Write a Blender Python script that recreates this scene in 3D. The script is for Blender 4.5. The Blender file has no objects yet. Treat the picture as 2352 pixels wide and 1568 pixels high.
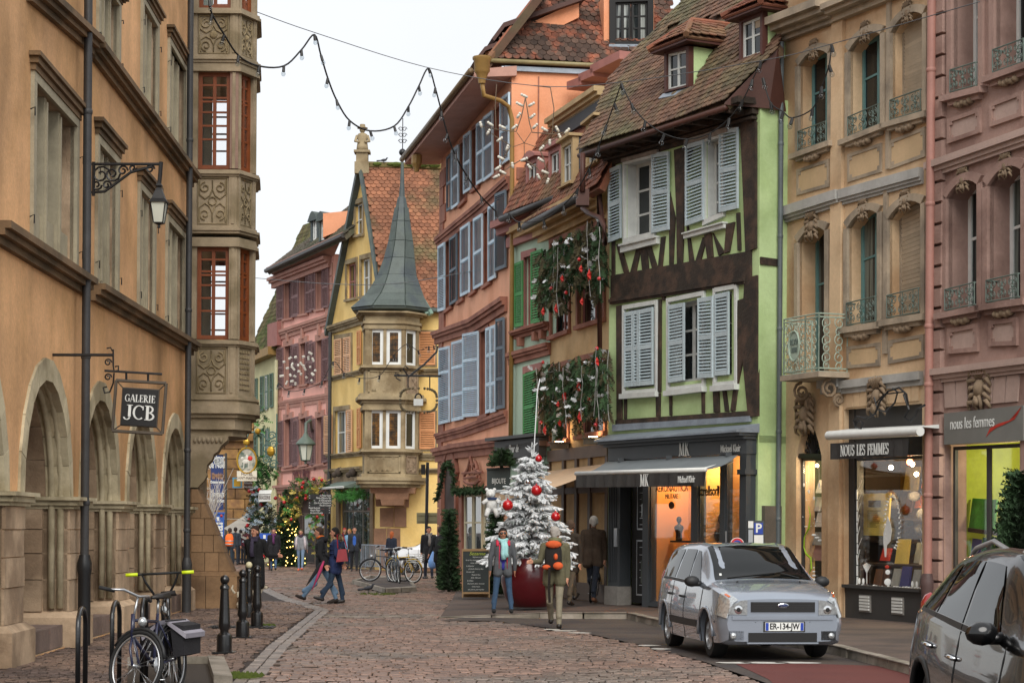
import bpy,math,random
import numpy as np
from mathutils import Vector as V,Matrix,noise
from mathutils.geometry import tessellate_polygon
random.seed(7);RND=random.random
def rr(a,b):return a+(b-a)*RND()
S=bpy.context.scene;COL=S.collection
# ---------------------------------------------------------------- camera, sky, sun, exposure
EYE=1.7;FP=4500.0;CX=1176.0;HY=1216.0;ROLL=math.radians(.4)
CAM=V((0,0,EYE))
cd=bpy.data.cameras.new('camera');co=bpy.data.objects.new('camera',cd);COL.objects.link(co)
co.matrix_world=Matrix.Translation(CAM)@Matrix.Rotation(math.pi/2,4,'X')@Matrix.Rotation(ROLL,4,'Z')
cd.sensor_width=36;cd.sensor_fit='HORIZONTAL';cd.lens=36*FP/2352;cd.shift_y=(HY-784)/2352
cd.clip_start=.5;cd.clip_end=4000;S.camera=co
SUN_EL,SUN_AZ=math.radians(40),math.radians(172)
wd=bpy.data.worlds.new('World');S.world=wd;wd.use_nodes=True
nt=wd.node_tree;nt.nodes.clear()
sk=nt.nodes.new('ShaderNodeTexSky');sk.sky_type='NISHITA';sk.sun_disc=False
sk.sun_elevation=SUN_EL;sk.sun_rotation=SUN_AZ
cl=nt.nodes.new('ShaderNodeTexNoise');cl.inputs['Scale'].default_value=2.2;cl.inputs['Detail'].default_value=5
rp=nt.nodes.new('ShaderNodeMapRange');rp.inputs['From Min'].default_value=.25;rp.inputs['From Max'].default_value=.75
rp.inputs['To Min'].default_value=.93;rp.inputs['To Max'].default_value=1.04
mx=nt.nodes.new('ShaderNodeMix');mx.data_type='RGBA';mx.inputs[0].default_value=.9
mx.inputs[7].default_value=(5.8,5.85,5.92,1)
ml=nt.nodes.new('ShaderNodeMix');ml.data_type='RGBA';ml.blend_type='MULTIPLY';ml.inputs[0].default_value=1
bg=nt.nodes.new('ShaderNodeBackground');bg.inputs[1].default_value=.1
ow=nt.nodes.new('ShaderNodeOutputWorld')
nt.links.new(cl.outputs[0],rp.inputs[0]);nt.links.new(sk.outputs[0],mx.inputs[6])
nt.links.new(mx.outputs[2],ml.inputs[6]);nt.links.new(rp.outputs[0],ml.inputs[7])
nt.links.new(ml.outputs[2],bg.inputs[0]);nt.links.new(bg.outputs[0],ow.inputs[0])
sl=bpy.data.lights.new('sun','SUN');sl.energy=1.5;sl.angle=math.radians(42);sl.color=(1,.96,.9)
so=bpy.data.objects.new('sun',sl);COL.objects.link(so);so.location=(0,-20,60)
so.rotation_euler=V((-math.cos(SUN_EL)*math.sin(SUN_AZ),-math.cos(SUN_EL)*math.cos(SUN_AZ),-math.sin(SUN_EL))).to_track_quat('-Z','Y').to_euler()
S.view_settings.view_transform='Standard';S.view_settings.look='None'
S.view_settings.exposure=.86;S.view_settings.gamma=1;S.view_settings.use_curve_mapping=False
S.cycles.max_bounces=6;S.cycles.diffuse_bounces=2;S.cycles.glossy_bounces=3;S.cycles.transparent_max_bounces=12
S.cycles.transmission_bounces=4;S.cycles.sample_clamp_indirect=6;S.cycles.use_denoising=True
# ---------------------------------------------------------------- projection helpers (photo measured at 2352 wide)
CR,SR=math.cos(ROLL),math.sin(ROLL)
def ray(px,py):
 x=(px-CX)/FP;y=-(py-HY)/FP
 return V((x*CR-y*SR,1,x*SR+y*CR))
def at(px,py,d):return CAM+ray(px,py)*d
def G(px,py,z=0.0):
 r=ray(px,py);return CAM+r*((z-EYE)/r.z)
def pxm(d):return FP/d
class PL:
 def __init__(s,o,u):
  s.o=V((o[0],o[1],0));s.u=V((u[0],u[1],0)).normalized();s.v=V((0,0,1));s.n=V((s.u.y,-s.u.x,0))
 def P(s,px,py,off=0):
  r=ray(px,py);t=(s.o+s.n*off-CAM).dot(s.n)/r.dot(s.n);return CAM+r*t
 def uz(s,px,py,off=0):
  p=s.P(px,py,off)-s.o;return(p.dot(s.u),p.dot(s.v))
 def W(s,u,z,off=0):return s.o+s.u*u+s.v*z+s.n*off
 def back(s,k):q=PL.__new__(PL);q.o=s.o-s.n*k;q.u,q.v,q.n=s.u,s.v,s.n;return q
def PL3(o,u,v):
 q=PL.__new__(PL);q.o=V(o);q.u=V(u).normalized();n=q.u.cross(V(v)).normalized();q.n=n;q.v=n.cross(q.u).normalized();return q
class Q:
 def __init__(s,pl,c,off=0):s.pl=pl;s.c=[V(p)for p in c];s.off=off
 def uz(s,a,b):
  c=s.c;return(c[0]*(1-a)+c[1]*a)*(1-b)+(c[3]*(1-a)+c[2]*a)*b
 def W(s,a,b,o=0):p=s.uz(a,b);return s.pl.W(p[0],p[1],s.off+o)
 @property
 def w(s):return(s.c[1]-s.c[0]).length
 @property
 def h(s):return(s.c[3]-s.c[0]).length
 def sub(s,a0,a1,b0,b1,o=0):return Q(s.pl,[s.uz(a0,b0),s.uz(a1,b0),s.uz(a1,b1),s.uz(a0,b1)],s.off+o)
 def grow(s,l,r=None,b=None,t=None,o=0):
  r=l if r is None else r;b=l if b is None else b;t=l if t is None else t
  return s.sub(-l/s.w,1+r/s.w,-b/s.h,1+t/s.h,o)
 def poly(s):return[tuple(p)for p in s.c]
 def arch(s,rise,n=8):
  a,b=s.c[3],s.c[2];up=V((0,rise))
  top=[a.lerp(b,1-i/n)+up*(1-(1-2*i/n)**2)for i in range(n+1)]
  return[tuple(s.c[0]),tuple(s.c[1])]+[tuple(p)for p in top]
def qd(pl,x0,t0,b0,x1,t1,b1,off=0):
 return Q(pl,[pl.uz(x0,b0,off),pl.uz(x1,b1,off),pl.uz(x1,t1,off),pl.uz(x0,t0,off)],off)
def qr(pl,u0,u1,z0,z1,off=0):return Q(pl,[(u0,z0),(u1,z0),(u1,z1),(u0,z1)],off)
def rect(pl,x0,t0,b0,x1,off=0):
 u0,z1=pl.uz(x0,t0,off);z0=pl.uz(x0,b0,off)[1];u1=pl.uz(x1,t0,off)[0]
 return qr(pl,u0,u1,z0,z1,off)
# ---------------------------------------------------------------- objects
def tag(o,label=None,cat=None,group=None,kind=None):
 if label:o['label']=label
 if cat:o['category']=cat
 if group:o['group']=group
 if kind:o['kind']=kind
 return o
WM={}
def wmat(o):return WM.get(o.name,Matrix.Identity(4))
def link(o,parent=None,local=False):
 COL.objects.link(o)
 if parent is not None:
  o.parent=parent
  if not local:o.matrix_parent_inverse=wmat(parent).inverted()
 return o
def thing(name,label,cat,loc=(0,0,0),rz=0,group=None,kind=None):
 o=bpy.data.objects.new(name,None);COL.objects.link(o);o.empty_display_size=.2
 m=Matrix.Translation(V(loc))@Matrix.Rotation(rz,4,'Z');o.matrix_basis=m;WM[o.name]=m
 return tag(o,label,cat,group,kind)
def place(o,loc,rz=0,sc=1,rx=0):
 m=Matrix.Translation(V(loc))@Matrix.Rotation(rz,4,'Z')@Matrix.Rotation(rx,4,'X')@Matrix.Scale(sc,4)
 o.matrix_basis=m;WM[o.name]=m;return o
KIDS={}
def copy_tree(o,loc=None,rz=0,sc=1,label=None,parent=None):
 c=o.copy();COL.objects.link(c)
 if parent is not None:c.parent=parent
 else:
  if loc is not None:place(c,loc,rz,sc)
  if label:c['label']=label
 for k in list(o.children):copy_tree(k,parent=c)
 return c
class MB:
 def __init__(s):s.v=[];s.f=[];s.m=[];s.k=0
 def face(s,pts):n=len(s.v);s.v+=[tuple(p)for p in pts];s.f.append(tuple(range(n,n+len(pts))));s.m.append(s.k)
 def idx(s,pts,faces):
  n=len(s.v);s.v+=[tuple(p)for p in pts]
  for f in faces:s.f.append(tuple(i+n for i in f));s.m.append(s.k)
  return s
 def hexa(s,p):
  return s.idx(p,((3,2,1,0),(4,5,6,7),(0,1,5,4),(1,2,6,5),(2,3,7,6),(3,0,4,7)))
 def box(s,c,d,rz=0):
  c=V(c);R=Matrix.Rotation(rz,3,'Z');x,y,z=d[0]/2,d[1]/2,d[2]/2
  return s.hexa([c+R@V(q)for q in((-x,-y,-z),(x,-y,-z),(x,y,-z),(-x,y,-z),(-x,-y,z),(x,-y,z),(x,y,z),(-x,y,z))])
 def pb(s,q,a0,a1,b0,b1,o0,o1):
  W=q.W
  return s.hexa([W(a0,b0,o1),W(a1,b0,o1),W(a1,b0,o0),W(a0,b0,o0),W(a0,b1,o1),W(a1,b1,o1),W(a1,b1,o0),W(a0,b1,o0)])
 def ub(s,pl,u0,u1,z0,z1,o0,o1):return s.pb(qr(pl,u0,u1,z0,z1),0,1,0,1,o0,o1)
 def prism(s,pl,poly,o0,o1):
  n=len(poly);A=[pl.W(u,z,o1)for u,z in poly];B=[pl.W(u,z,o0)for u,z in poly]
  s.idx(A+B,[tuple(range(n)),tuple(range(2*n-1,n-1,-1))]+[(i,i+n,(i+1)%n+n,(i+1)%n)for i in range(n)]);return s
 def ext(s,pts,d):
  n=len(pts);A=[V(p)for p in pts];B=[p+V(d)for p in A]
  return s.idx(A+B,[tuple(range(n-1,-1,-1)),tuple(range(n,2*n))]+[(i,(i+1)%n,(i+1)%n+n,i+n)for i in range(n)])
 def tube(s,pts,r,n=6,cap=True):
  pts=[V(p)for p in pts];R=r if isinstance(r,(list,tuple))else[r]*len(pts)
  L=[];up=None
  for i,p in enumerate(pts):
   t=(pts[min(i+1,len(pts)-1)]-pts[max(i-1,0)]).normalized()
   if up is None:up=V((0,0,1))if abs(t.z)<.9 else V((1,0,0))
   a=(up-t*up.dot(t))
   a=a.normalized()if a.length>1e-4 else t.orthogonal().normalized()
   up=a;b=t.cross(a)
   L.append([p+(a*math.cos(k*2*math.pi/n)+b*math.sin(k*2*math.pi/n))*R[i]for k in range(n)])
  F=[(i*n+k,i*n+(k+1)%n,(i+1)*n+(k+1)%n,(i+1)*n+k)for i in range(len(pts)-1)for k in range(n)]
  if cap:F+=[tuple(range(n-1,-1,-1)),tuple((len(pts)-1)*n+k for k in range(n))]
  return s.idx([p for l in L for p in l],F)
 def lathe(s,c,prof,n=12,ax=None,a0=0):
  c=V(c);ax=V((0,0,1))if ax is None else V(ax).normalized();x=ax.orthogonal().normalized()if abs(ax.z)<.99 else V((1,0,0));y=ax.cross(x)
  P=[c+ax*h+(x*math.cos(a0+k*2*math.pi/n)+y*math.sin(a0+k*2*math.pi/n))*max(r,1e-4)for r,h in prof for k in range(n)]
  m=len(prof)
  F=[(i*n+k,i*n+(k+1)%n,(i+1)*n+(k+1)%n,(i+1)*n+k)for i in range(m-1)for k in range(n)]
  F+=[tuple(range(n-1,-1,-1)),tuple((m-1)*n+k for k in range(n))]
  return s.idx(P,F)
 def ball(s,c,r,n=10,m=6,sc=(1,1,1)):
  c=V(c);P=[];F=[]
  for i in range(m+1):
   th=math.pi*i/m
   for k in range(n):
    ph=2*math.pi*k/n;P.append(c+V((r*sc[0]*math.sin(th)*math.cos(ph),r*sc[1]*math.sin(th)*math.sin(ph),r*sc[2]*math.cos(th))))
  for i in range(m):
   for k in range(n):F.append((i*n+k,(i+1)*n+k,(i+1)*n+(k+1)%n,i*n+(k+1)%n))
  return s.idx(P,F)
 def mesh(s,name,mat,smooth=False):
  me=bpy.data.meshes.new(name);me.from_pydata(s.v,[],s.f)
  mats=mat if isinstance(mat,(list,tuple))else[mat]
  for m in mats:me.materials.append(m)
  if len(mats)>1:me.polygons.foreach_set('material_index',s.m)
  if smooth:
   me.polygons.foreach_set('use_smooth',[True]*len(me.polygons))
   if smooth is not True:me.set_sharp_from_angle(angle=math.radians(smooth))
  me.update();return me
 def build(s,name,mat,parent=None,smooth=False,local=False,**t):
  o=bpy.data.objects.new(name,s.mesh(name,mat,smooth));link(o,parent,local)
  if t:tag(o,**t)
  return o
def inst(name,me,parent,M,**t):
 o=bpy.data.objects.new(name,me);COL.objects.link(o);o.parent=parent;o.matrix_parent_inverse=wmat(parent).inverted();o.matrix_basis=M
 if t:tag(o,**t)
 return o
# ---------------------------------------------------------------- materials
def lin(h):
 h=h.lstrip('#');o=[]
 for i in(0,2,4):
  c=int(h[i:i+2],16)/255;o.append(c/12.92 if c<=.04045 else((c+.055)/1.055)**2.4)
 return(*o,1)
MC={}
def M(name,col,rough=.8,var=.18,scale=1.5,bump=0.,bscale=30,streak=0.,metal=0.,rnd=0.,second=None,amt=.5,sscale=1.2,emit=0,spec=.5,coat=0,stretch=None):
 if name in MC:return MC[name]
 m=bpy.data.materials.new(name);m.use_nodes=True;MC[name]=m
 n=m.node_tree.nodes;L=m.node_tree.links;b=n['Principled BSDF']
 b.inputs['Roughness'].default_value=rough;b.inputs['Metallic'].default_value=metal;b.inputs['Specular IOR Level'].default_value=spec
 if coat:b.inputs['Coat Weight'].default_value=coat;b.inputs['Coat Roughness'].default_value=.03
 c=lin(col)
 geo=n.new('ShaderNodeNewGeometry')
 def tex(sc,det=5,st=None,rgh=.55):
  t=n.new('ShaderNodeTexNoise');t.inputs['Scale'].default_value=sc;t.inputs['Detail'].default_value=det;t.inputs['Roughness'].default_value=rgh
  if st:
   mp=n.new('ShaderNodeMapping');mp.inputs['Scale'].default_value=st;L.new(geo.outputs['Position'],mp.inputs[0]);L.new(mp.outputs[0],t.inputs[0])
  else:L.new(geo.outputs['Position'],t.inputs[0])
  return t.outputs[0]
 def rng(src,a,d,e,f):
  r=n.new('ShaderNodeMapRange');r.inputs[1].default_value=a;r.inputs[2].default_value=d;r.inputs[3].default_value=e;r.inputs[4].default_value=f
  L.new(src,r.inputs[0]);return r.outputs[0]
 def mix(fac,A,B,bt='MIX'):
  x=n.new('ShaderNodeMix');x.data_type='RGBA';x.blend_type=bt
  for k,s in((0,fac),(6,A),(7,B)):
   if isinstance(s,(int,float)):x.inputs[k].default_value=s if k==0 else(s,s,s,1)
   elif isinstance(s,tuple):x.inputs[k].default_value=s
   else:L.new(s,x.inputs[k])
  return x.outputs[2]
 cur=c
 if second:cur=mix(rng(tex(sscale,6,stretch),.5-.25*(amt-.3),.66-.25*(amt-.3),0,1),cur,lin(second))
 if var:
  cur=mix(1.,cur,rng(tex(scale,6),.3,.7,1-var,1+var),'MULTIPLY')
  if var>.09:cur=mix(1.,cur,rng(tex(max(14,scale*7),6,None,.7),.3,.7,1-var*.55,1+var*.55),'MULTIPLY')
 if streak:
  cur=mix(1.,cur,rng(tex(1.,6,(1.3,1.3,.28)),.35,.72,1+streak*.25,1-streak),'MULTIPLY')
 if rnd:
  oi=n.new('ShaderNodeObjectInfo');ad=n.new('ShaderNodeMath');ad.operation='ADD';L.new(geo.outputs['Random Per Island'],ad.inputs[0]);L.new(oi.outputs['Random'],ad.inputs[1])
  fr=n.new('ShaderNodeMath');fr.operation='FRACT';L.new(ad.outputs[0],fr.inputs[0])
  cur=mix(1.,cur,rng(fr.outputs[0],0,1,1-rnd,1+rnd),'MULTIPLY')
 if isinstance(cur,tuple):b.inputs['Base Color'].default_value=cur
 else:L.new(cur,b.inputs['Base Color'])
 if bump:
  bp=n.new('ShaderNodeBump');bp.inputs['Strength'].default_value=min(1,bump);bp.inputs['Distance'].default_value=.02*max(1,bump)
  L.new(tex(bscale,6,None,.65),bp.inputs['Height']);L.new(bp.outputs[0],b.inputs['Normal'])
 if emit:
  if isinstance(cur,tuple):b.inputs['Emission Color'].default_value=cur
  else:L.new(cur,b.inputs['Emission Color'])
  b.inputs['Emission Strength'].default_value=emit
 return m
def glassy(name,tint='#ffffff',refl=1.0,clear=True,dark='#0b0d0e',fold_streaks=False):
 if name in MC:return MC[name]
 m=bpy.data.materials.new(name);m.use_nodes=True;MC[name]=m;n=m.node_tree.nodes;L=m.node_tree.links
 n.remove(n['Principled BSDF']);out=n['Material Output']
 lw_=n.new('ShaderNodeLayerWeight');pw=n.new('ShaderNodeMath');pw.operation='POWER';pw.inputs[1].default_value=4.5;L.new(lw_.outputs['Facing'],pw.inputs[0])
 mu=n.new('ShaderNodeMath');mu.operation='MULTIPLY_ADD';mu.inputs[1].default_value=refl*.9;mu.inputs[2].default_value=.05;mu.use_clamp=True;L.new(pw.outputs[0],mu.inputs[0])
 gl=n.new('ShaderNodeBsdfGlossy');gl.inputs['Roughness'].default_value=.02
 if clear:tr=n.new('ShaderNodeBsdfTransparent');tr.inputs[0].default_value=lin(tint)
 else:
  tr=n.new('ShaderNodeBsdfDiffuse');tr.inputs[0].default_value=lin(dark)
  if fold_streaks:
   g=n.new('ShaderNodeNewGeometry');mp=n.new('ShaderNodeMapping');mp.inputs['Scale'].default_value=(11,11,.35);nz=n.new('ShaderNodeTexNoise');nz.inputs['Scale'].default_value=1;nz.inputs['Detail'].default_value=3;cr=n.new('ShaderNodeValToRGB');cr.color_ramp.elements[0].position=.42;cr.color_ramp.elements[1].position=.6;cr.color_ramp.elements[0].color=lin('#23282a');cr.color_ramp.elements[1].color=lin(dark)  # upright streaks in the glass colour stand for curtain folds and reflections
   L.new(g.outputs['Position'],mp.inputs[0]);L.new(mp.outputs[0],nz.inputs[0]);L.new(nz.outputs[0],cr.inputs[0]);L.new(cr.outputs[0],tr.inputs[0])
 ms=n.new('ShaderNodeMixShader');L.new(mu.outputs[0],ms.inputs[0]);L.new(tr.outputs[0],ms.inputs[1]);L.new(gl.outputs[0],ms.inputs[2]);L.new(ms.outputs[0],out.inputs[0])
 return m
GLASS=glassy('window_glass',clear=False,refl=1.6,dark='#1b2022')
GLASSG=glassy('curtain_reflection_glass',clear=False,refl=1.2,dark='#6d766f',fold_streaks=True)
GLASSW=glassy('net_curtain_reflection_glass',clear=False,refl=1.2,dark='#a0a5a1',fold_streaks=True)
CLEAR=glassy('clear_glass',refl=1.3)
BLACKIRON=M('black_iron','#17181a',.45,.2,4)
GREENIRON=M('green_iron','#5f6e66',.6,.2,8)
WHITEP=M('white_paint','#dadcd8',.55,.06,6)
# ---------------------------------------------------------------- facade kit
def wall(name,parent,pl,outer,holes,mat,depth=.25,revmat=None,off=0,thick=.0,**t):
 loops=[[V((u,z,0))for u,z in outer]]+[[V((u,z,0))for u,z in h]for h in holes]
 flat=[p for l in loops for p in l];m=MB()
 P=[pl.W(p.x,p.y,off)for p in flat]
 tris=tessellate_polygon(loops);ff=[]
 for a,b,c in tris:
  nn=(P[b]-P[a]).cross(P[c]-P[a]);ff.append((a,b,c)if nn.dot(pl.n)>0 else(a,c,b))
 m.idx(P,ff)
 if revmat is not None:m.k=1
 for h in holes:
  k=len(h)
  for i in range(k):
   a,b=h[i],h[(i+1)%k]
   m.face([pl.W(*a,off),pl.W(*b,off),pl.W(*b,off-depth),pl.W(*a,off-depth)])
 if thick:
  m.k=0;k=len(outer)
  for i in range(k):
   a,b=outer[i],outer[(i+1)%k];m.face([pl.W(*a,off),pl.W(*b,off),pl.W(*b,off-thick),pl.W(*a,off-thick)])
  m.face([pl.W(*p,off-thick)for p in outer])
 return m.build(name,[mat,revmat]if revmat is not None else mat,parent,**t)
def window(parent,q,dep=.18,fm=None,gm=None,cols=2,rows=3,fw=.06,bw=.03,split=None,panes=True,name='window'):
 fm=fm or WHITEP;gm=gm or GLASS;p=q.sub(0,1,0,1,-dep);a=fw/p.w;b=fw/p.h;m=MB()
 m.pb(p,0,a,0,1,-.03,.03);m.pb(p,1-a,1,0,1,-.03,.03);m.pb(p,a,1-a,0,b,-.03,.028);m.pb(p,a,1-a,1-b,1,-.03,.028)
 xs=[a+(1-2*a)*i/cols for i in range(cols+1)];ys=[b+(1-2*b)*i/rows for i in range(rows+1)]
 if split:ys=[b]+[v for v in split]+[1-b]
 for i,x in enumerate(xs[1:-1]):
  k=(bw*(1.8 if 2*(i+1)==cols else 1))/p.w/2;m.pb(p,x-k,x+k,b,1-b,-.025,.024 if 2*(i+1)==cols else .012)
 for y in ys[1:-1]:
  k=bw/p.h/2;m.pb(p,a,1-a,y-k,y+k,-.02,.016)
 o=m.build(name,fm,parent)
 if panes:
  for i in range(cols):
   for j in range(len(ys)-1):
    g=MB();g.pb(p,xs[i],xs[i+1],ys[j],ys[j+1],-.012,-.002+rr(-.001,.001));g.build('pane',gm,o)
 return o
def surround(parent,q,w,o1,mat,sill=True,lint=None,name='window_surround',o0=-.05,arch=0):
 m=MB();a=w/q.w;b=w/q.h;l=(lint or w)/q.h
 m.pb(q,-a,0,0,1,o0,o1);m.pb(q,1,1+a,0,1,o0,o1)
 if arch:
  A=q.arch(arch)[2:];qq=q.grow(w,w,0,0);c=[V(p)for p in A];n=len(c)-1
  for i in range(n):
   f0=1+.0;e=[c[i],c[i+1]];d0=V((w*(1-2*i/n),w));d1=V((w*(1-2*(i+1)/n),w))
   P=[c[i],c[i]+d0,c[i+1]+d1,c[i+1]];m.prism(q.pl,[tuple(x)for x in P],o0+q.off,o1+q.off)
 else:m.pb(q,-a,1+a,1,1+l,o0,o1+.002)
 if sill:m.pb(q,-a*1.2,1+a*1.2,-.1/q.h,0,o0,o1+.06)
 return m.build(name,mat,parent)
def shutter(parent,q,fm,sm=None,n=20,o0=.02,o1=.055,rails=(.5,),indiv=False,st=.05,rl=.07,name='shutter',label=None):
 sm=sm or fm;m=MB();a=min(.22,st/q.w);b=rl/q.h
 m.pb(q,0,a,0,1,o0,o1);m.pb(q,1-a,1,0,1,o0,o1)
 ed=[0]+list(rails)+[1];gaps=[]
 for i,e in enumerate(ed):
  lo,hi=(0,b)if i==0 else((1-b,1)if i==len(ed)-1 else(e-b/2,e+b/2));m.pb(q,a,1-a,lo,hi,o0+.003,o1-.003);gaps.append((lo,hi))
 o=m.build(name,fm,parent)
 if label:o['label']=label
 tot=sum(gaps[i+1][0]-gaps[i][1]for i in range(len(ed)-1));dt=tot/n;base=None;J=MB()
 for i in range(len(ed)-1):
  t0,t1=gaps[i][1],gaps[i+1][0];k=max(1,round((t1-t0)/dt));d=(t1-t0)/k
  for j in range(k):
   y=t0+d*j;W=q.W;th=.007
   P=[W(a,y+d*.1,o1-.004),W(1-a,y+d*.1,o1-.004),W(1-a,y+d*.75,o0+.004),W(a,y+d*.75,o0+.004)]
   P+=[p+V((0,0,min(th,d*q.h*.25)))for p in P]
   if indiv:
    c=sum(P,V())/8
    if base is None:
     s=MB();s.hexa([p-c for p in P]);base=s.mesh('slat',sm)
    inst('slat',base,o,Matrix.Translation(c))
   else:J.hexa(P)
 if not indiv:J.build('slats',sm,o,kind='stuff')
 return o
def course(parent,pl,a,b,h,o1,mat,name='string_course',steps=((0,1,1),),o0=-.05):
 m=MB();ua,za=pl.uz(*a);ub,zb=pl.uz(*b)
 for f,t,k in steps:
  q=Q(pl,[(ua,za-h*t),(ub,zb-h*t),(ub,zb-h*f),(ua,za-h*f)]);m.pb(q,0,1,0,1,o0,o1*k)
 return m.build(name,mat,parent)
MOLD=((0,.3,1),(.3,.55,.75),(.55,1,.4))
def tiles(parent,q,rows,cols,mat,flip=False,indiv=300,name='tile',lap=.35,amp=1.,th=.02):
 prof=[(-.47,1),(.47,1),(.47,.3),(.3,.08),(0,0),(-.3,.08),(-.47,.3)]
 J=MB();base=None;cnt=0;dh=q.h/rows
 def tri(x,y,tw,hh):
  P=[]
  for lay in(0,1):
   for px,py in prof:P.append((px*tw,py*hh,(th if lay else 0)+(1-py)*.022*amp))
  n=len(prof);F=[tuple(range(n-1,-1,-1)),tuple(range(n,2*n))]+[(i,(i+1)%n,(i+1)%n+n,i+n)for i in range(n)]
  return P,F
 U,N=q.pl.u,q.pl.n
 for r in range(rows):
  y=r/rows
  for c in range(cols):
   x=(c+.5+(.5 if r%2 else 0))/cols
   if x>1:continue
   ow=q.W(x,y,rr(0,.012)*amp);X=(q.W(min(1,x+.01),y)-q.W(x-.01,y)).normalized()
   Y=(q.W(x,min(1,y+.03))-q.W(x,y)).normalized();Z=X.cross(Y).normalized();tw=q.W(0,y).lerp(q.W(1,y),0);wd=(q.W(1,y)-q.W(0,y)).length/cols
   rot=Matrix.Rotation(rr(-.03,.03),3,Z);X=rot@X;Y=Z.cross(X)
   Mx=Matrix((X*wd,Y*dh*(1+lap),Z)).transposed().to_4x4();Mx.translation=ow
   if cnt<indiv:
    if base is None:
     P,F=tri(0,0,1,1);b=MB();b.idx(P,F);base=b.mesh(name,mat)
    inst(name,base,parent,Mx)
   else:
    P,F=tri(0,0,1,1);J.idx([Mx@V(p)for p in P],F)
   cnt+=1
 if J.f:J.build(name+'s',mat,parent,kind='stuff')
def text(s,o,right,up,h,mat,parent=None,ext=.004,bold=0,sx=1.,align='CENTER',name='lettering',shear=0):
 c=bpy.data.curves.new(name,'FONT');c.body=s;c.size=h*1.38;c.extrude=ext;c.offset=bold;c.align_x=align;c.align_y='CENTER';c.shear=shear;c.resolution_u=3
 c.materials.append(mat);ob=bpy.data.objects.new(name,c)
 r=V(right).normalized();u=V(up);u=(u-r*u.dot(r)).normalized();n=r.cross(u)
 m=Matrix((r*sx,u,n)).transposed().to_4x4();m.translation=V(o);link(ob,parent);ob.matrix_basis=m;return ob
def ser(x,y,w=.34):return('l',x-w/2,y+(.02 if y<.5 else-.02),x+w/2,y+(.02 if y<.5 else-.02),.045)
T_,t_=.17,.055
LET={'A':(.78,[('l',.08,0,.4,1,t_),('l',.4,1,.7,0,T_),('l',.2,.32,.6,.32,t_),ser(.08,0,.26),ser(.7,0)]),'B':(.68,[('l',.2,0,.2,1,T_),('a',.22,.74,.3,.24,-90,90,.12),('a',.22,.26,.36,.25,-90,90,.12),ser(.18,0,.3),ser(.18,1,.3)]),'C':(.74,[('a',.42,.5,.32,.47,50,310,.13),('l',.66,.68,.66,.95,.06)]),'E':(.64,[('l',.2,0,.2,1,T_),('l',.1,.03,.6,.03,t_),('l',.1,.97,.58,.97,t_),('l',.2,.52,.46,.52,t_),('l',.59,0,.59,.25,t_),('l',.57,.75,.57,1,t_),('l',.46,.4,.46,.64,t_)]),'F':(.6,[('l',.2,0,.2,1,T_),('l',.1,.97,.58,.97,t_),('l',.2,.52,.46,.52,t_),('l',.57,.75,.57,1,t_),('l',.46,.4,.46,.64,t_),ser(.2,0)]),'G':(.8,[('a',.42,.5,.32,.47,50,330,.13),('l',.66,.08,.66,.42,.15),ser(.66,.42,.3),('l',.66,.7,.66,.95,.06)]),'I':(.4,[('l',.2,0,.2,1,T_),ser(.2,0),ser(.2,1)]),'J':(.56,[('l',.4,.18,.4,1,T_),('a',.24,.14,.17,.16,180,360,.1),ser(.4,1,.36)]),'K':(.8,[('l',.2,0,.2,1,T_),('l',.25,.4,.64,.97,t_),('l',.34,.55,.68,.0,T_),ser(.2,0),ser(.2,1),ser(.64,1,.28),ser(.68,0,.3)]),'L':(.62,[('l',.2,0,.2,1,T_),('l',.1,.03,.58,.03,t_),('l',.57,0,.57,.28,t_),ser(.2,1)]),'M':(1.,[('l',.14,0,.16,1,t_),('l',.18,1,.48,.04,T_),('l',.5,.04,.78,1,t_),('l',.82,0,.82,1,T_),ser(.14,0,.26),ser(.84,0),ser(.14,1,.2),ser(.84,1,.28)]),'N':(.84,[('l',.14,0,.14,1,t_),('l',.14,.98,.66,.03,T_),('l',.68,0,.68,1,t_),ser(.14,0,.26),ser(.1,1,.2),ser(.68,1,.26)]),'O':(.84,[('a',.42,.5,.34,.47,0,360,.13)]),'R':(.76,[('l',.2,0,.2,1,T_),('a',.22,.74,.32,.24,-90,90,.12),('l',.36,.5,.66,.02,.15),ser(.2,0),ser(.16,1,.24),ser(.68,0,.2)]),'S':(.62,[('a',.31,.73,.2,.24,20,270,.11),('a',.31,.27,.22,.25,-160,90,.13),('l',.52,.72,.52,.95,.05),('l',.09,.05,.09,.3,.05)]),'U':(.82,[('l',.18,.3,.18,1,T_),('l',.66,.3,.66,1,t_),('a',.42,.32,.25,.3,180,360,.1),ser(.18,1),ser(.66,1,.24)]),}
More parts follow.
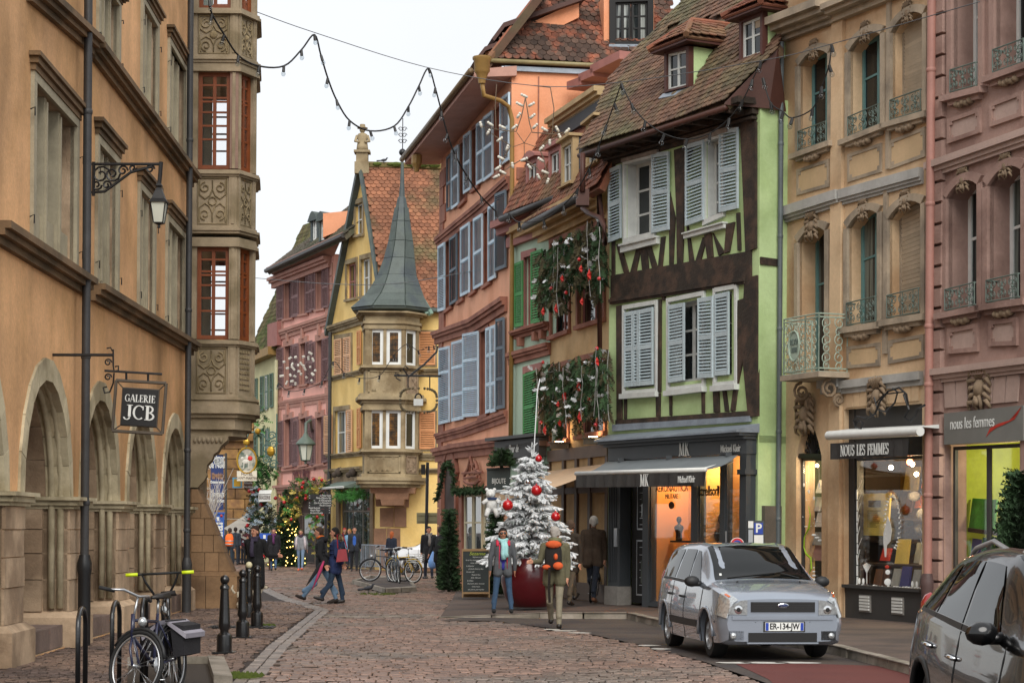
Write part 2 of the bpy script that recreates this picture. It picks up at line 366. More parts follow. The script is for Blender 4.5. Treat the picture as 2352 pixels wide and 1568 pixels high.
def serif(s,o,right,up,h,mat,parent=None,ext=.006,sx=1.,name='lettering'):
 r=V(right).normalized();u=V(up);u=(u-r*u.dot(r)).normalized();n=r.cross(u);o=V(o)
 tw=sum(LET[c][0]if c!=' ' else .45 for c in s)*h*sx;x=-tw/2;m=MB();k=0
 for c in s:
  if c==' ':x+=.45*h*sx;continue
  w,st=LET[c]
  for q in st:
   e=ext+.0004*(k%7);k+=1
   if q[0]=='l':pts=[(q[1],q[2]),(q[3],q[4])];wd=[q[5],q[5]]
   else:
    _,cx,cy,rx,ry,a0,a1,wv=q;N=12
    pts=[(cx+rx*math.cos(math.radians(a0+(a1-a0)*i/N)),cy+ry*math.sin(math.radians(a0+(a1-a0)*i/N)))for i in range(N+1)]
    wd=[.05+(wv-.05)*abs(math.cos(math.radians(a0+(a1-a0)*i/N)))for i in range(N+1)]
   for i in range(len(pts)-1):
    d=V((pts[i+1][0]-pts[i][0],pts[i+1][1]-pts[i][1]));
    if q[0]=='l' and abs(d.y)>.3 and abs(d.x)>.02:pa=[V((wd[i]/2*1.1,0)),V((wd[i+1]/2*1.1,0))]
    else:
     pp=V((-d.y,d.x)).normalized();pa=[pp*wd[i]/2,pp*wd[i+1]/2]
    A,B=V(pts[i]),V(pts[i+1]);R4=[A-pa[0],B-pa[1],B+pa[1],A+pa[0]]
    F=[o+r*(x+p.x*h*sx)+u*((p.y-.5)*h)+n*e for p in R4]
    m.ext(F,-n*(e+.001))
  x+=w*h*sx
 return m.build(name,mat,parent)
def spiral(pl,cu,cz,r0,r1,a0,turns,off=0,n=14):
 return[pl.W(cu+(r0+(r1-r0)*i/n)*math.cos(a0+turns*2*math.pi*i/n),cz+(r0+(r1-r0)*i/n)*math.sin(a0+turns*2*math.pi*i/n),off)for i in range(n+1)]
def balconette(parent,q,o=.1,mat=None,r=.011,n=3,name='balcony_rail'):
 mat=mat or GREENIRON;m=MB();W=q.W
 for t in(0,1):m.tube([W(0,t,-.12),W(0,t,o),W(1,t,o),W(1,t,-.12)],r*1.2,5)
 for s in(0,1):m.tube([W(s,0,o),W(s,1,o)],r,5)
 for i in range(n):
  s=(i+.5)/n;c=q.uz(s,.5);R=q.w/n*.42;h=q.h
  for sg in(1,-1):
   k=R*.52
   m.tube(spiral(q.pl,c[0]+sg*R*.45,c[1]+h*.22,k,k*.25,math.pi/2,-sg*1.4,q.off+o),r*.8,4)
   m.tube(spiral(q.pl,c[0]+sg*R*.45,c[1]-h*.22,k,k*.25,-math.pi/2,sg*1.4,q.off+o),r*.8,4)
  m.tube([W(s,0,o),W(s,1,o)],r*.7,4)
  m.ball(W(s,.5,o),.03,6,4)
 return m.build(name,mat,parent)
def mask(parent,pl,u,z,h,off,mat,name='carved_keystone'):
 m=MB();W=lambda x,y,o=0:pl.W(u+x*h,z+y*h,off+o*h)
 m.lathe(W(0,-.02,.0),[(.2*h,0),(.19*h,.08*h),(.1*h,.14*h),(.0,.16*h)],10,pl.n)
 for s in(-1,1):
  for k in range(5):
   a=k/4;m.tube([W(s*.12,.34-.62*a,.02),W(s*(.27+.05*math.sin(a*7)),.3-.6*a,.1),W(s*.36,.2-.62*a,.05),W(s*.3,.12-.6*a,.0)],[.05*h,.055*h,.035*h,.012*h],5)
  m.tube(spiral(pl,u+s*.2*h,z+.36*h,.1*h,.02*h,0,s*1.3,off+.08*h,9),.03*h,5)
  m.tube([W(s*.05,-.18,.1),W(s*.12,-.34,.1),W(s*.04,-.5,.03)],[.05*h,.05*h,.02*h],5)
 for k in range(5):m.tube([W((k-2)*.05,.2,.06),W((k-2)*.1,.4,.12),W((k-2)*.13,.5-.03*abs(k-2),.08)],[.03*h,.05*h,.015*h],5)
 m.ball(W(0,-.3,.1),h*.09,7,5)
 return m.build(name,mat,parent,smooth=True)
# ================================================================ ground
ASPH=M('brown_asphalt','#5c4d44',.85,.16,.5,.5,90,second='#463c37',sscale=.6)
ASPH2=M('road_asphalt','#4a4039',.8,.2,.6,.5,90,second='#373030',sscale=.7)
REDASPH=M('red_asphalt','#5e2a24',.8,.14,.8,.5,90)
COB=M('cobble_stone','#765d50',.42,.24,1.2,.35,25,rnd=.32,second='#66594f',sscale=.35,amt=.5)
COBS=M('soiled_shaded_stone_side','#43372f',.9,.3,5,.4,40)  # darker sides: joint dirt plus the shade between stones put into the colour
COBL=M('pavement_sett','#735d4f',.6,.2,2,.5,30,rnd=.3,second='#54443d',sscale=.5)
GUT=M('gutter_stone','#786d65',.4,.2,2,.4,25,rnd=.25)
KERB=M('kerb_granite','#8f867a',.8,.2,3,.5,50,rnd=.15,second='#6c6558')
MORT=M('mortar_bed','#352b27',.9,.3,6,.4,60)
MOSS=M('moss','#4d5a1e',.95,.3,5,.6,60)
def inpoly(x,y,P):
 r=False;j=len(P)-1
 for i in range(len(P)):
  if(P[i][1]>y)!=(P[j][1]>y)and x<(P[j][0]-P[i][0])*(y-P[i][1])/(P[j][1]-P[i][1])+P[i][0]:r=not r
  j=i
 return r
def sheet(name,pts,mat,**t):
 tri=tessellate_polygon([[V(p)for p in pts]]);m=MB();P=[V(p)for p in pts];F=[]
 for a,b,c in tri:F.append((a,b,c)if(P[b]-P[a]).cross(P[c]-P[a]).z>0 else(a,c,b))
 m.idx(P,F);return m.build(name,mat,**t)
g=MB();g.face([(-400,-60,-.08),(400,-60,-.08),(400,900,-.08),(-400,900,-.08)]);g.build('ground',MORT,kind='structure')
road=MB();road.face([(-9,8,-.035),(16,8,-.035),(16,135,-.035),(-30,135,-.035),(-30,45,-.035),(-9,45,-.035)]);road=road.build('road',MORT,kind='structure')
def g2(px,py,z=0):p=G(px,py,z);return(p.x,p.y)
gut=[g2(500,1620),g2(560,1568),g2(640,1480),g2(742,1398),g2(655,1372),g2(596,1345),g2(570,1325)]
asph=[g2(1010,1425),g2(1130,1425),g2(1330,1450),g2(1500,1487),g2(1620,1520),g2(1760,1568),g2(1900,1640),(16,17),(16,46),g2(1500,1400),g2(1240,1404),g2(1100,1412)]
sheet('parking_asphalt',[(x,y,.004)for x,y in asph],ASPH2,kind='structure')
sheet('red_parking_bay',[(*g2(x,y),.008)for x,y in((1690,1525),(1840,1524),(2110,1532),(2400,1580),(2400,1640),(1850,1640),(1765,1560))],REDASPH,kind='structure')
def leftof(x,y):
 for i in range(len(gut)-1):
  (x0,y0),(x1,y1)=gut[i],gut[i+1]
  if y0<=y<=y1:return x<x0+(x1-x0)*(y-y0)/(y1-y0)+(-.18 if True else 0)
 return False
def gutx(y):
 for i in range(len(gut)-1):
  (x0,y0),(x1,y1)=gut[i],gut[i+1]
  if y0<=y<=y1:return x0+(x1-x0)*(y-y0)/(y1-y0)
 return None
pave_back=[(9.8,20),(9.8,33),(6.9,37.6),(3.2,44.5),(1.4,49.5),(0,51.5),(-1.5,53)]
kerbpx=[(1010,1417,.01),(1130,1412,.05),(1240,1407,.11),(1440,1407,.12),(1512,1424,.12),(1700,1450,.12),(1905,1480,.12),(2085,1526,.12),(2280,1590,.12),(2420,1690,.12)]
kerbw=[G(*k)for k in kerbpx]
pavepoly=[(p.x,p.y)for p in kerbw]+pave_back+[g2(1040,1375)]
SKIP=[asph,pavepoly,[g2(808,1340),g2(885,1362),g2(957,1357),g2(940,1332),g2(850,1328)]]
ctop=[(-.5,-.5),(.5,-.5),(.5,.5),(-.5,.5)]
def stone(m,x,y,w,d,rz,z=0.,ins=.16,drop=.06):
 c,s=math.cos(rz),math.sin(rz);t1,t2=rr(-.008,.008),rr(-.008,.008);P=[]
 for k,zz in((1,-drop),(1-ins*.25,-.012),(1-ins,0)):
  for a,b in ctop:
   px,py=a*w*k,b*d*(k if d<.25 else 1-(1-k)*.6);P.append((x+px*c-py*s,y+px*s+py*c,z+zz+(a*t1+b*t2 if zz>-.03 else 0)))
 m.idx(P,[(0,1,5,4),(1,2,6,5),(2,3,7,6),(3,0,4,7),(4,5,9,8),(5,6,10,9),(6,7,11,10),(7,4,8,11),(8,9,10,11)]);m.m[-9:]=[1]*4+[0]*5  # sides take the dark second material, painting in the shade of the joints
bed=MB();near=[];y=21.3;row=0
while y<112:
 d=.16 if y<45 else(.22 if y<70 else .4);x=-14+rr(0,.2)if y>42 else-7.
 lim=16 if y<52 else 8
 while x<lim:
  w=rr(.11,.19)*(1 if y<45 else 1.35 if y<70 else 2.2)
  yy=y+.05*math.sin(x*.9+row*.2)+.02*x;cx=x+w/2
  px=CX+cx/yy*FP;py=HY+EYE/yy*FP
  gx=gutx(yy)
  if-80<px<2430 and not any(inpoly(cx,yy,P)for P in SKIP)and(gx is None or cx>gx+.2):
   z=rr(-.014,.006)+.014*noise.noise(V((cx*.8,yy*.5,0)))
   if yy<23.2 and len(near)<300:near.append((cx,yy,w-.009,d-.011,z))
   else:stone(bed,cx,yy,w-.009,d-.011,rr(-.05,.05),z)
  x+=w
 y+=d;row+=1
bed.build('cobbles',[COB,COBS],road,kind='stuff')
sm=[]
for k in range(8):
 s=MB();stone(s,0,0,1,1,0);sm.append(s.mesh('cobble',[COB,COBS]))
for i,(x,y,w,d,z)in enumerate(near):
 mm=Matrix.Translation((x,y,z))@Matrix.Rotation(rr(-.05,.05),4,'Z')@Matrix.Diagonal((w,d,1,1));inst('cobble',sm[i%8],road,mm)
pav=MB();pav.face([(-9,18,-.03),(-3,18,-.03),(-3,46,-.03),(-9,46,-.03)]);pav=pav.build('pavement',MORT,kind='structure')
bed=MB();near=[];y=21.0;row=0
while y<46:
 x=-8+rr(0,.1)
 while x<-1.5:
  w=rr(.09,.15);yy=y+.1*math.sin(x*1.3);cx=x+w/2;gx=gutx(yy);px=CX+cx/yy*FP
  if gx is not None and cx<gx-.22 and px>-60 and cx>-5.33-.034*yy-.3:
   z=.002+rr(-.016,.008)
   if yy<24.4 and len(near)<300 and px>0:near.append((cx,yy,w-.012,.118,z))
   else:stone(bed,cx,yy,w-.012,.118,rr(-.1,.1),z)
  x+=w
 y+=.13;row+=1
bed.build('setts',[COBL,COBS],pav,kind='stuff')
sm=[]
for k in range(5):
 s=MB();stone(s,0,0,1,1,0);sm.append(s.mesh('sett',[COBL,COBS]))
for i,(x,y,w,d,z)in enumerate(near):
 inst('sett',sm[i%5],pav,Matrix.Translation((x,y,z))@Matrix.Rotation(rr(-.1,.1),4,'Z')@Matrix.Diagonal((w,d,1,1)))
gt=thing('gutter','shallow gutter of pale wet stones between road and left pavement','gutter',(*gut[1],0),kind='structure')
def strip(parent,name,pts,w,l,mat,z=.004,n=1,cap=300,h=.05,hz=None):
 k=0;J=MB()
 for i in range(len(pts)-1):
  a,b=V(pts[i]).to_3d(),V(pts[i+1]).to_3d();L=(b-a).length;m=max(1,round(L/l));dr=(b-a)/m;rz=math.atan2(dr.y,dr.x);pr=V((-dr.y,dr.x,0)).normalized()
  for j in range(m):
   for q in range(n):
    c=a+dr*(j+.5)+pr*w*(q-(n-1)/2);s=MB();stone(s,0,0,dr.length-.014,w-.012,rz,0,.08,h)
    zz=z if hz is None else hz(i,j/m);
    if k<cap:
     o=s.build(name,[mat,MORT],parent);o.matrix_parent_inverse=wmat(parent).inverted();o.matrix_basis=Matrix.Translation((c.x,c.y,zz+rr(-.006,.004)))
    else:stone(J,c.x,c.y,dr.length-.014,w-.012,rz,zz,.08,h)
    k+=1
 if J.f:J.build(name+'s',mat,parent,kind='stuff')
strip(gt,'gutter_stone',gut,.16,.26,GUT,-.012,2,200)
bd=thing('stone_band','flush band of long grey stones crossing the cobbled street','stone band',(*g2(800,1420),0),kind='structure')
strip(bd,'band_stone',[g2(745,1413),g2(830,1416),g2(1010,1412)],.22,.8,KERB,.006)
pv=MB();top=[V((p.x,p.y,k[2]))for p,k in zip(kerbw,kerbpx)]+[V((x,y,.12))for x,y in pave_back[:-1]]+[V((*pave_back[-1],.02)),V((*g2(1040,1375),.015))]
tri=tessellate_polygon([[V((p.x,p.y,0))for p in top]]);pv.idx(top,[(a,b,c)if(top[b]-top[a]).cross(top[c]-top[a]).z>0 else(a,c,b)for a,b,c in tri])
pv.build('sidewalk',ASPH,kind='structure')
kb=thing('kerb','worn granite kerb edging the shop pavement','kerb',(*g2(1240,1407),0),kind='structure')
for i in range(len(kerbw)-1):
 a,b=kerbw[i],kerbw[i+1];n=max(1,round((b-a).length/1.05));pr=V((b.y-a.y,a.x-b.x,0)).normalized()*-.17
 if pr.y<0 and i<3:pr=-pr
 if i>=3 and pr.x<0:pr=-pr
 for j in range(n):
  p,q=a.lerp(b,j/n+.006),a.lerp(b,(j+1)/n-.006);dz=V((0,0,rr(.004,.012)));s=MB();e=V((rr(-.01,.01),rr(-.01,.01),0))
  s.hexa([V((p.x,p.y,-.05))+e,V((q.x,q.y,-.05))+e,V((q.x,q.y,-.05))+pr,V((p.x,p.y,-.05))+pr,p+dz+e+pr*.12,q+dz+e+pr*.12,q+pr+dz,p+pr+dz])
  s.build('kerb_stone',KERB,kb)
PAINT=M('worn_white_paint','#c9c6be',.7,.25,9,.3,60)
for x,y,w in((1268,1446,.3),(1300,1449,.45),(1330,1454,.4),(1490,1483,.35),(1518,1491,.3),(1690,1523,.5),(1760,1523,.7),(1830,1523,.6)):
 p=G(x,y);m=MB();P=[(p.x+w*.5*math.cos(a)*rr(.8,1.1),p.y+.16*math.sin(a)*rr(.7,1.2),.0125)for a in[k*math.pi/5 for k in range(10)]];m.face(P);m.build('road_marking',PAINT,kind='structure')
dr=MB();p=G(590,1441);dr.box((p.x-.25,p.y,.012),(1.1,.5,.02));dr=dr.build('drain_grate',BLACKIRON,kind='structure')
for i in range(12):
 s=MB();s.box((p.x-.75+i*.09,p.y,.026),(.045,.42,.012));s.build('grate_bar',BLACKIRON,dr)
def mossy(name,px,py,r,n,lab):
 p=G(px,py);m=MB()
 for i in range(n):
  a=rr(0,6.28);d=r*math.sqrt(RND());x,y=p.x+d*math.cos(a),p.y+d*1.4*math.sin(a);s=rr(.01,.03)
  m.face([(x-s,y,.0),(x+s,y+s*.4,0),(x+rr(-s,s),y,rr(.02,.05))])
 m.build(name,MOSS,kind='stuff')
mossy('moss',603,1437,.22,160,'');mossy('moss',545,1552,.3,300,'');mossy('moss',870,1364,.5,120,'')
tp=thing('tree_pit','stone rimmed planting pit with wet dark soil beside the parked bicycle','planter',G(460,1548))
m=MB();a,b,c,d=G(300,1532),G(514,1530),G(534,1580),G(290,1590)
m.ext([a+V((0,-.1,.03)),b+V((-.1,-.1,.03)),c+V((-.1,0,.03)),d+V((0,0,.03))],V((0,0,.02)));m.build('soil',M('wet_soil','#2e2419',.6,.3,5,.8,40),tp)
for p,q in((a,a.lerp(b,.5)),(a.lerp(b,.505),b),(b,c)):
 s=MB();w=V((0,-.2,0))if q is not c else V((-.2,0,0));s.hexa([p+w,q+w,q,p,p+w+V((0,0,.14)),q+w+V((0,0,.14)),q+V((0,0,.13)),p+V((0,0,.13))]);s.build('rim_stone',KERB,tp)
isl=thing('bicycle_island','low kerbed island of dark asphalt under the parked bicycles','traffic island',G(880,1352))
P=[V((*q,0))for q in SKIP[2]];cen=sum(P,V())/len(P)
m=MB();m.ext([cen+(p-cen)*.9 for p in P],V((0,0,.07)));m.build('island_top',ASPH2,isl)
for i in range(5):
 p,q=P[i],P[(i+1)%5];n=2
 for j in range(n):
  e,f=p.lerp(q,j/n+.01),p.lerp(q,(j+1)/n-.01);s=MB();e2,f2=cen+(e-cen)*.88,cen+(f-cen)*.88;u=V((0,0,.12));s.hexa([e,f,f2,e2,e+u,f+u,f2+u,e2+u]);s.build('island_kerb',KERB,isl)
# ================================================================ left: stuccoed arcade building
OST=M('orange_stucco','#e0ae7c',.9,.22,.5,.35,14,streak=.2,second='#c59765',sscale=.45,amt=.5)
LST=M('arcade_sandstone','#bfa588',.9,.2,1.2,.5,30,rnd=.14,second='#8f7860',sscale=.9)
LST2=M('pale_sandstone','#c2b596',.9,.16,1.5,.4,30,rnd=.1,second='#94876a',sscale=1.2)
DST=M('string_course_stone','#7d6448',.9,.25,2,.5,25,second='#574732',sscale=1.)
GFR=M('weathered_window_wood','#a99f86',.8,.15,3,.3,20,streak=.2)
PIPE=M('dark_drain_pipe','#3a3939',.5,.2,3,.2,20)
ZINC=M('zinc','#87909a',.45,.2,3,.2,20,metal=.3)
LP=PL((-5.33,0),(-.034,1));lu=lambda px:LP.uz(px,900)[0]
lb=thing('arcade_building','ochre stucco building with stone arcade and two rows of mullioned windows','building',LP.W(30,0))
ARC=[22.05,26.15,30.2,34.3,38.45];R1,R0,SP=1.76,1.5,2.12
def arcpts(c,r,n=20,z=SP):return[(c+r*math.cos(math.pi*i/n),z+r*1.04*math.sin(math.pi*i/n))for i in range(n+1)]
lw=[(72,182,555,166,288,606),(219,325,645,262,375,672),(316,432,712,348,467,728),(380,500,765,417,550,783),(219,-60,100,262,0,148),(320,10,240,352,42,264),(382,92,328,417,156,364)]
lq=[]
for x0,t0,b0,x1,t1,b1 in lw:
 u0,u1=lu(x0),lu(x1);za,zb=LP.uz(x0,b0)[1],LP.uz(x1,b1)[1];zt,zs=LP.uz(x0,t0)[1],LP.uz(x1,t1)[1];lq.append(qr(LP,u0,u1,(za+zb)/2,(zt+zs)/2))
holes=[[(c-R0,0.02)]+[(c+R0,0.02)]+arcpts(c,R0)for c in ARC]+[q.poly()for q in lq]
wall('wall',lb,LP,[(18,0),(40.55,0),(40.55,14),(18,14)],holes,OST,.35,LST)
m=MB();m.ub(LP,18,40.5,0,14,-9,-4.2);m.build('rear_block',OST,lb)
m=MB();m.ub(LP,18,40.5,4.3,4.6,-4.3,-.4);m.ub(LP,40.2,40.5,0,14,-4.3,-.02);m.ub(LP,18,18.3,0,14,-4.3,-.02);m.ub(LP,18,40.5,13.9,14.2,-9,.3);m.build('inner_floor',LST,lb)
m=MB();m.ub(LP,18.3,40.2,.02,.1,-4.2,-.3);m.build('arcade_floor',DST,lb)
for c in ARC:
 n=11;A=arcpts(c,R1,n);B=arcpts(c,R0-.03,n)
 for i in range(n):
  e=.012;m=MB();P=[A[i],A[i+1],B[i+1],B[i]];ce=(sum(p[0]for p in P)/4,sum(p[1]for p in P)/4)
  P=[(p[0]+(ce[0]-p[0])*.02,p[1]+(ce[1]-p[1])*.02)for p in P];m.prism(LP,P[::-1],-.3,.03+rr(0,.012));m.build('voussoir',LST2,lb)
 m=MB()
 for rad,off,w in((R0-.0,-.1,.05),(R0-.03,-.22,.05)):
  pts=[LP.W(c+rad,.55,off)]+[LP.W(u,z,off)for u,z in arcpts(c,rad,24)]+[LP.W(c-rad,.55,off)];m.tube(pts,w,8)
 m.build('arch_moulding',LST2,lb,smooth=True)
 n=9;A=arcpts(c,R0+.1,n);B=arcpts(c,R0-.07,n)
 for i in range(n):
  m=MB();P=[A[i],A[i+1],B[i+1],B[i]];ce=(sum(p[0]for p in P)/4,sum(p[1]for p in P)/4);P=[(p[0]+(ce[0]-p[0])*.015,p[1]+(ce[1]-p[1])*.015)for p in P]
  m.prism(LP,P[::-1],-1.15,-.3);m.build('soffit_stone',LST,lb)
edges=[(18.2,ARC[0]-R0)]+[(ARC[i]+R0,ARC[i+1]-R0)for i in range(4)]+[(ARC[4]+R0,40.5)]
for a,b in edges:
 zs=[.5,.95,1.32,1.66,1.95]
 m=MB();m.ub(LP,a-.12,b+.12,0,.42,-1.2,.16);
 q0,q1=qr(LP,a-.12,b+.12,.42,.5),None
 m.hexa([LP.W(a-.12,.42,.16),LP.W(b+.12,.42,.16),LP.W(b+.12,.42,-1.2),LP.W(a-.12,.42,-1.2),LP.W(a-.02,.5,.06),LP.W(b+.02,.5,.06),LP.W(b+.02,.5,-1.16),LP.W(a-.02,.5,-1.16)])
 m.build('pier_base',LST,lb)
 for i in range(4):
  cut=rr(.25,.75);lo,hi=zs[i]+.006,zs[i+1]-.006;ow=rr(.03,.05)
  m=MB();m.ub(LP,a,b,lo,hi,-.34,ow);m.build('pier_stone',LST,lb)
  for s0,s1 in((-.345,-.345-.8*cut),(-.353-.8*cut,-1.15)):
   m=MB();m.ub(LP,a-.06,b+.06,lo,hi,s1,s0);m.build('jamb_stone',LST,lb)
 m=MB();m.ub(LP,a-.05,b+.05,1.95,2.0,-1.2,.1);m.ub(LP,a-.1,b+.1,2.0,2.07,-1.2,.15);m.ub(LP,a-.16,b+.16,2.07,2.12,-1.2,.2);m.build('impost',LST2,lb)
for c in ARC:
 for k in range(3):
  m=MB();m.ub(LP,c-1.36+.9*k,c-.5+.9*k,.03,rr(.3,.36),-.75,-.02);m.build('step_stone',M('step_stone','#7d6a60',.85,.3,2,.5,25,rnd=.3),lb)
for a,b,h in(((60,-45),(205,86),.3),((207,95),(437,402),.3),((-20,505),(190,640),.3),((207,650),(437,788),.3)):
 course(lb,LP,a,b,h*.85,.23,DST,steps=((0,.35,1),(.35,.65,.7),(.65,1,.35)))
for q in lq:
 surround(lb,q,.17,.05,GFR,sill=False);m=MB();
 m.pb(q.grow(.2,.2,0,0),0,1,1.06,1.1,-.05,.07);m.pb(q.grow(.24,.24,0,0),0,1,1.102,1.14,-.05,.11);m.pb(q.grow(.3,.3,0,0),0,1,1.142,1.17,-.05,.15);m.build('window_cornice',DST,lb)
 fr=MB()
 for s in(.33,.67):
  k=.07/q.w;fr.pb(q,s-k,s+k,0,1,-.28,-.03);fr.pb(q,s-k*.5,s+k*.5,.03,.97,-.03,.0)
 fr.pb(q,0,1,0,.22,-.26,-.08)
 w=fr.build('window',GFR,lb)
 for i in range(3):
  g=MB();g.pb(q,i/3+.03,(i+1)/3-.03,.22,1,-.24,-.23);g.build('pane',GLASS,w)
 for s in(-.1,1.1):
  for t in(.12,.8):
   h=MB();h.tube([q.W(s,t,.02),q.W(s,t+.015,.08),q.W(s,t-.04,.08)],.01,5);h.build('shutter_hook',BLACKIRON,lb)
def downpipe(name,lab,pl,px,off,r,z0,z1,mat,foot=None,collars=(),parent=None,shoe=1.3):
 u=pl.uz(px,1000,off)[0];t=thing(name,lab,'drain pipe',pl.W(u,0,off))
 m=MB();m.tube([pl.W(u,z0,off),pl.W(u,z1,off)],r,12);m.build('pipe',mat,t,smooth=40)
 for z in collars:
  m=MB();m.lathe(pl.W(u,z,off),[(r*1.02,0),(r*1.18,.02),(r*1.18,.06),(r*1.02,.08)],12);m.build('collar',mat,t,smooth=40)
 if foot:
  m=MB();m.lathe(pl.W(u,0,off),[(r*1.5,0),(r*1.45,shoe-.3),(r*1.7,shoe-.22),(r*1.7,shoe-.12),(r*1.2,shoe)],12);m.build('cast_foot',foot,t,smooth=40)
 return t
downpipe('drain_pipe','thick black drain pipe between the first and second arcade arches',LP,196,.16,.062,0,14,PIPE,BLACKIRON,(2.0,4.1,5.2,7.6))
downpipe('drain_pipe','dark drain pipe at the far corner of the ochre arcade building',LP,431,.16,.062,0,14,PIPE,PIPE,(1.6,3.2,6.,9.4),shoe=1.1)
# ================================================================ stone oriel at the corner
ORS=M('oriel_stone','#a3937a',.9,.16,1.2,.4,26,second='#84765c',sscale=1.1,streak=.12)
ORP=M('pink_sandstone','#94796b',.9,.15,2,.3,26)
OWD=M('chestnut_window_wood','#7a3d18',.5,.2,3,.15,20)
OD=41.3;ozy=lambda y:EYE+(1211-y)*OD/FP
def oX(px):return at(px,1211,OD).x
og=thing('stone_oriel','tall carved stone oriel with orange brown glazed windows and corbelled foot','oriel',(oX(490),OD,0))
PLAN=[V((oX(410),OD)),V((oX(541),OD)),V((at(581,1211,OD+.62).x,OD+.62)),V((at(583,1211,OD+1.9).x,OD+1.9)),V((at(540,1211,OD+2.5).x,OD+2.5)),V((oX(410),OD+2.5))]
def offs(P,o):
 n=len(P);R=[]
 for i in range(n):
  a,b,c=P[i-1],P[i],P[(i+1)%n];d1,d2=(b-a).normalized(),(c-b).normalized();n1,n2=V((d1.y,-d1.x)),V((d2.y,-d2.x));k=1+n1.dot(n2);R.append(b+(n1+n2)*o/max(k,.3))
 return R
def ring(m,P,z0,z1,o0,o1=None):
 o1=o0 if o1 is None else o1;A=[V((*p,z0))for p in offs(P,o0)];B=[V((*p,z1))for p in offs(P,o1)];n=len(A)
 m.idx(A+B,[tuple(range(n-1,-1,-1)),tuple(range(n,2*n))]+[(i,(i+1)%n,(i+1)%n+n,i+n)for i in range(n)])
def oband(y0,y1,*pr,mat=ORS,name='cornice'):
 z1,z0=ozy(y0),ozy(y1);n=len(pr);m=MB()
 for i,o in enumerate(pr):ring(m,PLAN,z1-(z1-z0)*(i+1)/n,z1-(z1-z0)*i/n,o)
 return m.build(name,mat,og)
FA=PL(PLAN[0],PLAN[1]-PLAN[0]);FB=PL(PLAN[1],PLAN[2]-PLAN[1])
def ops(pl,y0,y1,u0,u1,o0=-.2,o1=.0,mat=ORS,name='pilaster'):
 m=MB();m.ub(pl,u0,u1,ozy(y1),ozy(y0),o0,o1);return m.build(name,mat,og)
DA=oX(437)-oX(410);LA,LB_=(PLAN[1]-PLAN[0]).length,(PLAN[2]-PLAN[1]).length
for y0,y1,b in((-60,20,33),(143,387,405),(545,778,795)):
 if y0>0:oband(y0,y0+22,.03,.05,.08)
 top=y0+(22 if y0>0 else 0)
 for pl,L,u0,u1 in((FA,LA,.1+DA,.78+DA),(FB,LB_,.08,.58)):
  ops(pl,top,y1,0,u0,-.16,.02);ops(pl,top,y1,u1,L,-.16,.02,ORP if(pl is FA and y0==143)else ORS);ops(pl,top+2,y1,u1+.05,L-.06,.02,.045)
  q=qr(pl,u0,u1,ozy(y1),ozy(top));window(og,q,.1,OWD,CLEAR,2,5,.085,.04,split=(.31,.45,.59,.70,.74,.87)if y0>0 else(.5,))
 for pl in(PL(PLAN[2],PLAN[3]-PLAN[2]),PL(PLAN[3],PLAN[4]-PLAN[3]),PL(PLAN[4],PLAN[5]-PLAN[4])):
  L=max(.3,{0:1.28}.get(0));
  ops(pl,top,y1,0,.12,-.14,0);ops(pl,top,y1,(.62 if pl.u.x>-.9 and pl.u.y<.9 else .9 if pl.u.x<-.9 else 1.16),(.75 if pl.u.x>-.9 and pl.u.y<.9 else 1.04 if pl.u.x<-.9 else 1.28),-.14,0)
  q=qr(pl,.12,(.62 if pl.u.x>-.9 and pl.u.y<.9 else .9 if pl.u.x<-.9 else 1.16),ozy(y1),ozy(top));window(og,q,.08,OWD,CLEAR,2,5,.07,.035,panes=False)
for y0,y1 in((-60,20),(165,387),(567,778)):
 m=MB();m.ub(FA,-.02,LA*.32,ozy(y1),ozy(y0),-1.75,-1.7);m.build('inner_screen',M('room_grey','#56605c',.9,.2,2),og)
ORC=M('carved_stone','#9d8c6c',.9,.15,1.5,.4,26,second='#7c6d50',sscale=1.4)
